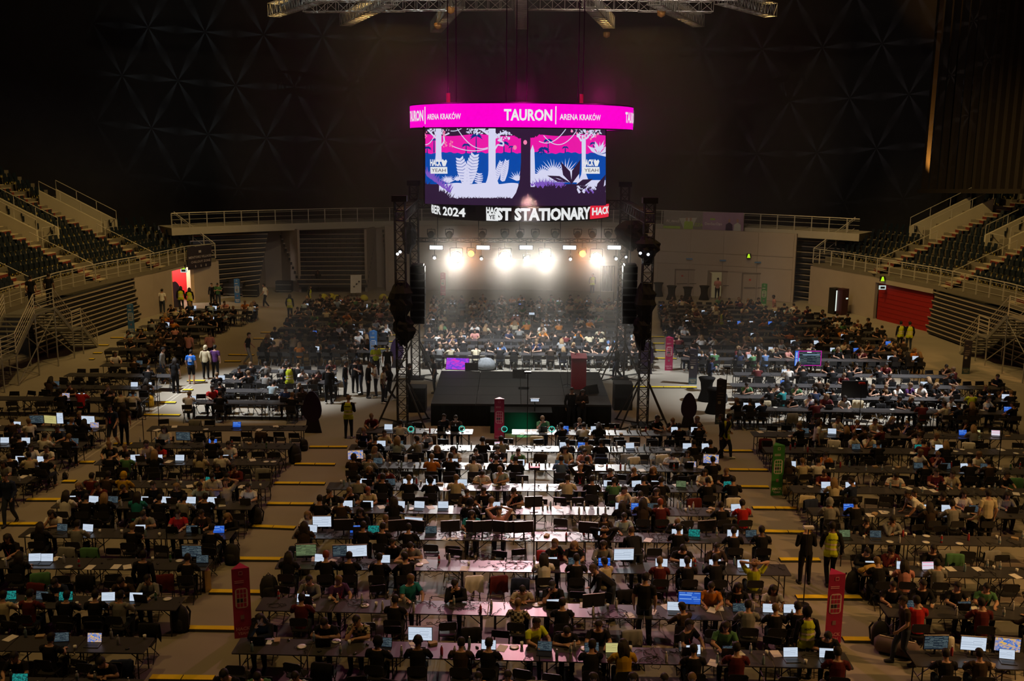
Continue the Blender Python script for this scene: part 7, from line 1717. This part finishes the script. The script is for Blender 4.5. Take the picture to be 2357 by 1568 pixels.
o = obj('print_marks', pb.mesh('print_marks', emat('tv_pale', (0.55, 0.7, 0.95), 0.8)), cs); o['kind'] = 'stuff'
flat('title_bar', -0.08, dz + hb - 0.12, 0.16, dz + hb - 0.07, -0.009, emat('tv_title', (0.75, 0.85, 0.85), 0.85), cs); flat('cyan_block', -0.50, dz + 0.22, -0.44, dz + 0.44, -0.009, emat('tv_cyan', (0.1, 0.65, 0.95), 0.85), cs); flat('header_line', -0.3, dz + hb - 0.26, 0.6, dz + hb - 0.20, -0.009, emat('tv_header', (0.2, 0.3, 0.42), 0.8), cs)
m = MB(); m.tube([(0, 0.05, 0), (0, 0.05, dz + 0.2)], 0.035, 6); m.box((0, 0.05, 0.02), (0.8, 0.5, 0.04)); obj('stand', m.mesh('stand', M_BLACK), e)
c = P(1962, 952, 0); e = empty('television', c); tag(e, 'big black television seen from behind among the right tables', 'television'); m = MB(); m.box((0, 0, 1.15), (1.15, 0.08, 0.78)); obj('casing', m.mesh('casing', M_BLACKP), e); m = MB(); m.tube([(0, 0, 0), (0, 0, 0.9)], 0.035, 6); m.box((0, 0, 0.02), (0.7, 0.5, 0.04)); obj('stand', m.mesh('stand', M_BLACK), e)
# high tables in black stretch covers
for i, (px, py, h) in enumerate(((1545, 690, 1.1), (1582, 693, 1.1), (1620, 690, 1.1), (1515, 682, 1.1), (1625, 922, 1.12), (1643, 950, 1.12), (1690, 682, 1.1), (1730, 684, 1.1))):
    c = P(px, py, 0); m = MB(); m.lathe([(0.42, 0), (0.26, 0.5), (0.30, 0.9), (0.40, h - 0.02), (0.41, h)], n=14); o = obj('high_table', m.mesh('high_table', M_CLOTHK, True), None, c); tag(o, 'high round black-covered table, %s from left %s' % (nth((2, 3, 4, 1, 1, 2, 5, 6)[i]), 'by the beige wall' if i not in (4, 5) else 'beside the lit right tables'), 'high table')
# bags and suitcases on the floor
M_BAG = mat('bag_black', (0.018, 0.018, 0.02), 0.8, noise=0.3); M_BAGB = mat('bag_beige', (0.42, 0.33, 0.2), 0.8); M_BAGY = mat('bag_yellow', (0.70, 0.42, 0.02), 0.7); M_BAGP = mat('bag_purple_grey', (0.13, 0.09, 0.10), 0.8)
a = MB(); a.lathe([(0.13, 0), (0.17, 0.06), (0.17, 0.28), (0.13, 0.40), (0.05, 0.46)], n=12); BP = a.mesh('backpack', M_BAG, True); BP.transform(Matrix.Diagonal((1.0, 0.68, 1.0, 1.0)))
a = MB(); a.lathe([(0.08, 0.06), (0.115, 0.09), (0.115, 0.22), (0.08, 0.26)], n=10); BPP = a.mesh('front_pocket', M_BAG, True); BPP.transform(Matrix.Translation((0, -0.09, 0)) @ Matrix.Diagonal((1.0, 0.5, 1.0, 1.0)))
a = MB()
for s in (-1, 1): a.tube([(s * 0.08, 0.10, 0.40), (s * 0.09, 0.17, 0.28), (s * 0.09, 0.12, 0.06)], 0.018, 5)
a.tube([(-0.04, 0.02, 0.45), (0, 0.02, 0.50), (0.04, 0.02, 0.45)], 0.010, 5); BPS = a.mesh('straps', M_BAG)
for i, (px, py, mm, col, wh, sc) in enumerate(((535, 1298, M_BAG, 'black', 'at the end of left row four', 1.35), (415, 1452, M_BAG, 'black', 'under the end of left row three', 1.5), (700, 1322, M_BAG, 'black', 'at the left end of centre row four', 1.0), (620, 1376, M_BAG, 'black', 'left of centre row three', 1.4), (1809, 1138, M_BAGB, 'beige', 'behind the green totem sign', 1.3), (2335 - 2, 1180, M_BAG, 'black', 'at the right edge tables', 1.0), (2337 - 1767 + 1190, 1042, M_BAG, 'black', 'under the end of right row nine', 1.3), (345, 936, M_BAGY, 'yellow', 'beside the left aisle', 1.2), (318, 960, M_BAG, 'black', 'leaning by far left row five', 1.4), (700, 1037, M_BAG, 'black', 'under the end of left row nine', 1.0), (680, 1065, M_BAG, 'black', 'at the end of left row eight', 1.5), (590, 1207, M_BAG, 'black', 'at the end of left row six', 1.3), (1960, 1362, M_BAG, 'black', 'left of right row three', 1.3), (525, 953, M_BAG, 'grey', 'on the floor of the lit left area', 1.1), (150, 1104, M_BAG, 'black', 'small, in the left aisle', 0.6), (1665, 928, M_BAG, 'dark', 'beside the black totem sign', 1.1))):
    o = obj('backpack', BP, None, P(px, py, 0), rnd.uniform(-0.8, 0.8), sc, mm); tag(o, '%s backpack standing on the floor %s' % (col, wh), 'backpack'); obj('front_pocket', BPP, o, m=mm); obj('straps', BPS, o, m=mm)
c = P(2062, 1508, 0); e = empty('travel_bag', c, -0.5); tag(e, 'large purple-grey travel bag lying in the lower right aisle', 'bag')
a = MB(); a.tube([(-0.5, 0, 0.2), (-0.42, 0, 0.21), (0.42, 0, 0.21), (0.5, 0, 0.2)], [(0.13, 0.12), (0.2, 0.2), (0.2, 0.2), (0.13, 0.12)], 12, ref=(0, 1, 0)); obj('body', a.mesh('body', M_BAGP, True), e)
a = MB(); a.tube([(-0.25, 0.1, 0.38), (-0.1, 0.0, 0.5), (0.1, 0, 0.5), (0.25, 0.1, 0.38)], 0.018, 5); obj('handle', a.mesh('handle', M_BAG), e); a = MB(); a.box((0, 0, 0.415), (0.8, 0.03, 0.015)); obj('zip', a.mesh('zip', M_STRIPE), e)
o = obj('backpack', BP, None, P(2022, 1482, 0), 0.4, 1.3, M_BAG); tag(o, 'dark backpack slumped against the large travel bag', 'backpack'); obj('straps', BPS, o, m=M_BAG); obj('front_pocket', BPP, o, m=M_BAG)
# sheeted partition board, plush toy, red bag, box by table, red cloth banner on chairs
def cyl_obj(name, prof, mm, loc, label, cat, n=12): 
    m = MB(); m.lathe(prof, n=n); o = obj(name, m.mesh(name, mm, True), None, loc); tag(o, label, cat); return o
c = P(2003, 1316, 0.741); e = empty('plush_toy', c, 0.3); tag(e, 'yellow-brown plush animal lying on the end of right row three', 'plush toy'); MP = mat('plush_tan', (0.50, 0.32, 0.09), 0.95)
a = MB(); a.tube([(-0.24, 0, 0.08), (-0.15, 0, 0.10), (0.10, 0, 0.11), (0.22, 0, 0.08)], [0.05, 0.09, 0.10, 0.05], 12); obj('body', a.mesh('body', MP, True), e)
a = MB(); a.tube([(-0.22, 0, 0.09), (-0.33, 0, 0.07), (-0.38, 0, 0.05)], [0.06, 0.075, 0.04], 10); obj('head', a.mesh('head', MP, True), e)
for s in (-1, 1):
    a = MB(); a.tube([(0.18, s * 0.05, 0.10), (0.30, s * 0.10, 0.18)], [0.03, 0.035], 8); obj('leg', a.mesh('leg', MP, True), e)
c = P(477, 1357, 0); e = empty('cardboard_carton', c, 0.5); tag(e, 'open cardboard carton standing by the end of left row four', 'box'); mm = mat('cardboard', (0, 0, 0))
a = MB(); a.box((0, 0, 0.30), (0.16, 0.36, 0.60)); obj('carton', a.mesh('carton', mm), e); a = MB(); a.box((0, 0, 0.605), (0.12, 0.30, 0.012)); obj('flap', a.mesh('flap', mat('pink_card', (0.5, 0.25, 0.22), 0.8)), e)
# red printed throw over two chairs behind centre row four far side
A = PY(1236, 1248, P(1290, 1275, 0.9).y + 0.1); B = PY(1345, 1248, A.y); a = MB()
for i in range(13):
    x = A.x + (B.x - A.x) * i / 12
    for j, (dy, z) in enumerate(((0.02, 0.40), (-0.02, 0.62), (0.0, 0.90), (0.06, 0.93), (0.12, 0.86), (0.12, 0.5))): a.v.append((x, A.y + dy + 0.02 * math.sin(i * 1.3), z + 0.01 * math.sin(i * 2)))
for i in range(12):
    for j in range(5): a.f.append((i * 6 + j, (i + 1) * 6 + j, (i + 1) * 6 + j + 1, i * 6 + j + 1)); a.m.append(0)
o = obj('printed_throw', a.mesh('printed_throw', mat('red_throw', (0.36, 0.02, 0.02), 0.85, noise=0.5, scale=3), True)); tag(o, 'red printed throw over the chairs behind the fair-haired woman', 'blanket')
# poles with small lamps in the aisles and a lamp boom over the stage
for i, (px, py, h, lab) in enumerate(((1849, 1392, 2.15, 'in the right aisle behind the walking man'), (367, 985, 3.0, 'beside left row ten'), (1213, 1040, 3.2, 'in front of the stage'), (1228, 1330, 3.2, 'among centre rows four and five'), (390, 1340, 2.2, 'among left rows four and five'), (333, 1045, 1.45, 'with a square frame in the left aisle'), (1975, 1000, 2.2, 'with a red tip behind right row nine'), (1668, 965, 2.3, 'by the black totem sign'), (2292, 1130, 2.6, 'at the right edge tables'))):
    c = P(px, py, 0); e = empty('signal_pole', c); tag(e, 'thin black pole standing ' + lab, 'pole'); m = MB(); m.tube([(0, 0, 0), (0, 0, h)], 0.016, 6); obj('pole', m.mesh('pole', M_BLACK), e)
    m = MB(); m.lathe([(0.16, 0), (0.15, 0.02), (0.03, 0.03)], n=12); obj('base', m.mesh('base', M_BLACK), e)
    m = MB()
    if i == 5: m.box((0, 0, h + 0.1), (0.26, 0.02, 0.02)); m.box((0, 0, h - 0.06), (0.26, 0.02, 0.02)); m.box((-0.13, 0, h + 0.02), (0.02, 0.02, 0.18)); m.box((0.13, 0, h + 0.02), (0.02, 0.02, 0.18))
    else: m.box((0, 0, h + 0.03), (0.26, 0.14, 0.06))
    obj('head', m.mesh('head', M_WHITE if i in (0,) else M_BLACK if i != 6 else MATS['red_notice']), e)
# lit box on a boom at the stage front, camera stand
c = PY(1231, 921, sy0 - 0.8); e = empty('prompter', (c.x, c.y, c.z)); tag(e, 'small white lit prompter screen on the front edge of the stage', 'prompter'); m = MB(); m.box((0, 0, 0), (0.40, 0.08, 0.14)); k_ = obj('casing', m.mesh('casing', M_BLACKP), e); flat('screen', -0.17, -0.05, 0.17, 0.05, -0.042, SCRM['w'], k_); m = MB(); m.tube([(0, 0.02, -0.05), (0, 0.02, 0.92 - c.z)], 0.02, 5); obj('stand', m.mesh('stand', M_BLACK), e)
c = PY(1224, 722, 52.5); e = empty('hanging_screen', c); tag(e, 'small white lit screen on a pole behind the stage', 'monitor'); m = MB(); m.box((0, 0, 0), (0.32, 0.05, 0.15)); k_ = obj('casing', m.mesh('casing', M_BLACKP), e); flat('screen', -0.145, -0.06, 0.145, 0.06, -0.027, SCRM['w'], k_); m = MB(); m.tube([(0, 0.03, 0), (0, 0.03, -c.z)], 0.02, 5); obj('pole', m.mesh('pole', M_BLACK), e)
# round green lamps standing on the stage-front table row
for i, (px, py) in enumerate(((946, 988), (1063, 987), (1161, 988), (1270, 988))):
    c = P(px, py, 0.95); e = empty('ring_lamp', c); tag(e, 'round turquoise ring lamp in front of the stage, %s from left' % nth(i + 1), 'lamp')
    m = MB(); pts = [(0.11 * math.cos(a), 0, 0.11 * math.sin(a)) for a in np.linspace(0, 2 * math.pi, 19)]; m.tube(pts, 0.016, 6); obj('ring', m.mesh('ring', emat('turquoise_ring', (0.05, 0.62, 0.50), 0.9)), e)
    m = MB(); m.lathe([(0.06, -0.02), (0.06, 0.02)], n=10); me = m.mesh('hub', mat('turquoise_hub', (0.03, 0.25, 0.2), 0.4)); me.transform(Matrix.Rotation(math.pi / 2, 4, 'X')); obj('hub', me, e); m = MB(); m.tube([(0, 0.02, -0.11), (0, 0.02, -0.95)], 0.016, 5); m.lathe([(0.15, -0.95), (0.14, -0.93)], n=10); obj('stand', m.mesh('stand', M_BLACK), e)
spot('green_stage_wash', P(1210, 1000, 0.3) + Vector((0, 0.3, 0)), P(1150, 950, 0.6) + Vector((0, 2, 0)), 55, (0.03, 1.0, 0.42), 110, 0.9, 0.1)
spot('pink_stage_wash', P(1145, 1018, 0.2) + Vector((0, -0.6, 0)), P(1149, 960, 0.9), 6, (1.0, 0.2, 0.35), 60, 0.9, 0.1)
# drinks fridge and machine by the right wall, rollup board and yellow beanbags at back left
for i, (px, py, lab, mm) in enumerate(((1919, 722, 'tall drinks fridge with a bright white edge by the right wall', None), (1936, 724, 'dark red vending machine beside the drinks fridge', M_CRIM))):
    c = P(px, py, 0); e = empty('fridge' if i == 0 else 'vending_machine', c, 0.5); tag(e, lab, 'fridge' if i == 0 else 'vending machine'); m = MB(); m.box((0, 0, 0.95), (0.62, 0.6, 1.9)); k_ = obj('cabinet', m.mesh('cabinet', mat('machine_dark', (0.05, 0.012, 0.018), 0.5) if mm else M_BLACKP), e)
    if i == 0: flat('lit_door', -0.22, 0.25, 0.16, 1.75, -0.305, emat('fridge_white', (0.85, 0.95, 0.85), 0.9), k_)
    else: flat('price_display', 0.05, 1.15, 0.25, 1.25, -0.305, emat('fridge_white', (0, 0, 0), 0), k_)
c = P(820, 683, 0); e = empty('flip_board', c, 0.2); tag(e, 'white tilted flip board at the foot of the middle bleacher', 'board'); m = MB(); m.prism([(-0.45, 0, 0.3), (0.40, 0, 0.3), (0.45, 0.15, 1.7), (-0.40, 0.15, 1.7)], (0, 0.04, 0)); obj('board', m.mesh('board', M_PAPER), e)
m = MB()
for s in (-1, 1): m.tube([(s * 0.35, 0, 0), (s * 0.3, 0.15, 1.4)], 0.02, 5)
m.tube([(0, 0.7, 0), (0, 0.15, 1.4)], 0.02, 5); obj('easel', m.mesh('easel', M_DARKM), e)
for k in range(3):
    m = MB(); m.box((-0.15 + 0.2 * k, 0.05 + 0.0, 0.8 + 0.2 * k), (0.12, 0.05, 0.1)); obj('sketch', m.mesh('sketch', M_NAVY), e)
m = MB(); m.lathe([(0.3, 0), (0.48, 0.08), (0.5, 0.3), (0.3, 0.6), (0.06, 0.7)], n=14); YB = m.mesh('beanbag', mat('yellow_beanbag', (0.50, 0.46, 0.04), 0.85), True); YB.transform(Matrix.Scale(0.68, 4))
for i, (px, py) in enumerate(((745, 690), (763, 689), (775, 692), (838, 692), (882, 690), (893, 697))): tag(obj('beanbag', YB, None, P(px, py, 0), i), 'yellow beanbag at the foot of the middle bleacher, %s from left' % nth(i + 1), 'beanbag', 'yellow beanbags')
# flight cases and dark gear in front of the far left bleachers
for i, (px, py, sx, sz_, lab) in enumerate(((540, 680, 1.6, 1.0, 'left of the folded bleacher gap'), (578, 683, 1.2, 0.8, 'in the middle of the far left end'), (655, 672, 1.3, 0.9, 'below the plastered bleacher gap'), (700, 668, 1.0, 0.7, 'near the middle bleacher'), (1390, 664, 1.2, 1.1, 'behind the right of the stage'))):
    e = empty('flight_case', P(px, py, 0)); tag(e, 'black flight case standing ' + lab, 'case'); m = MB(); m.rslab((0, 0, 0.1), sx, 0.7, sz_ - 0.1, 0.04); obj('case_body', m.mesh('case_body', M_BLACKP), e); m = MB(); m.box((0, -0.36, sz_ * 0.7), (sx, 0.02, 0.04)); m.box((0, -0.36, 0.14), (sx, 0.02, 0.05)); obj('edge_trim', m.mesh('edge_trim', M_STEEL), e)
    m = MB()
    for a_, b_ in ((-1, -1), (1, -1), (-1, 1), (1, 1)): m.lathe([(0.04, 0), (0.05, 0.05), (0.04, 0.1)], (a_ * (sx / 2 - 0.1), b_ * 0.25, 0), 8)
    obj('castors', m.mesh('castors', M_RUB), e)
m = MB(); m.box((0, 0, 0), (0.95, 0.06, 0.62)); e = empty('gear_rack', PY(540, 652, 78.0)); tag(e, 'dark equipment rack with a small lit display, far left end', 'rack'); k_ = obj('rack_body', m.mesh('rack_body', M_BLACKP), e); flat('display', -0.12, -0.05, 0.25, -0.01, -0.035, emat('rack_lit', (0.8, 0.7, 0.6), 0.8), k_); m = MB(); m.box((0, 0, -0.3 - 0.85), (0.8, 0.5, 1.7)); obj('rack_base', m.mesh('rack_base', M_BLACKP), e)
# big black hanging cloth behind the right of the stage lamps
a = MB(); A = PY(1385, 613, 74); 
for i in range(9):
    for j in range(4): a.v.append((A.x + i * 0.105, A.y + 0.05 * (i % 2), A.z - j * 0.62))
for i in range(8):
    for j in range(3): a.f.append((i * 4 + j, i * 4 + j + 1, (i + 1) * 4 + j + 1, (i + 1) * 4 + j)); a.m.append(0)
a.tube([(A.x - 0.1, A.y + 0.02, A.z + 0.02), (A.x + 1.0, A.y + 0.02, A.z + 0.02)], 0.03, 5); a.tube([(A.x - 0.05, A.y + 0.05, 0), (A.x - 0.05, A.y + 0.05, A.z)], 0.03, 5); a.tube([(A.x + 0.95, A.y + 0.05, 0), (A.x + 0.95, A.y + 0.05, A.z)], 0.03, 5)
o = obj('hanging_cloth', a.mesh('hanging_cloth', M_CLOTHK)); tag(o, 'black cloth hung on a frame behind the right of the stage', 'cloth')
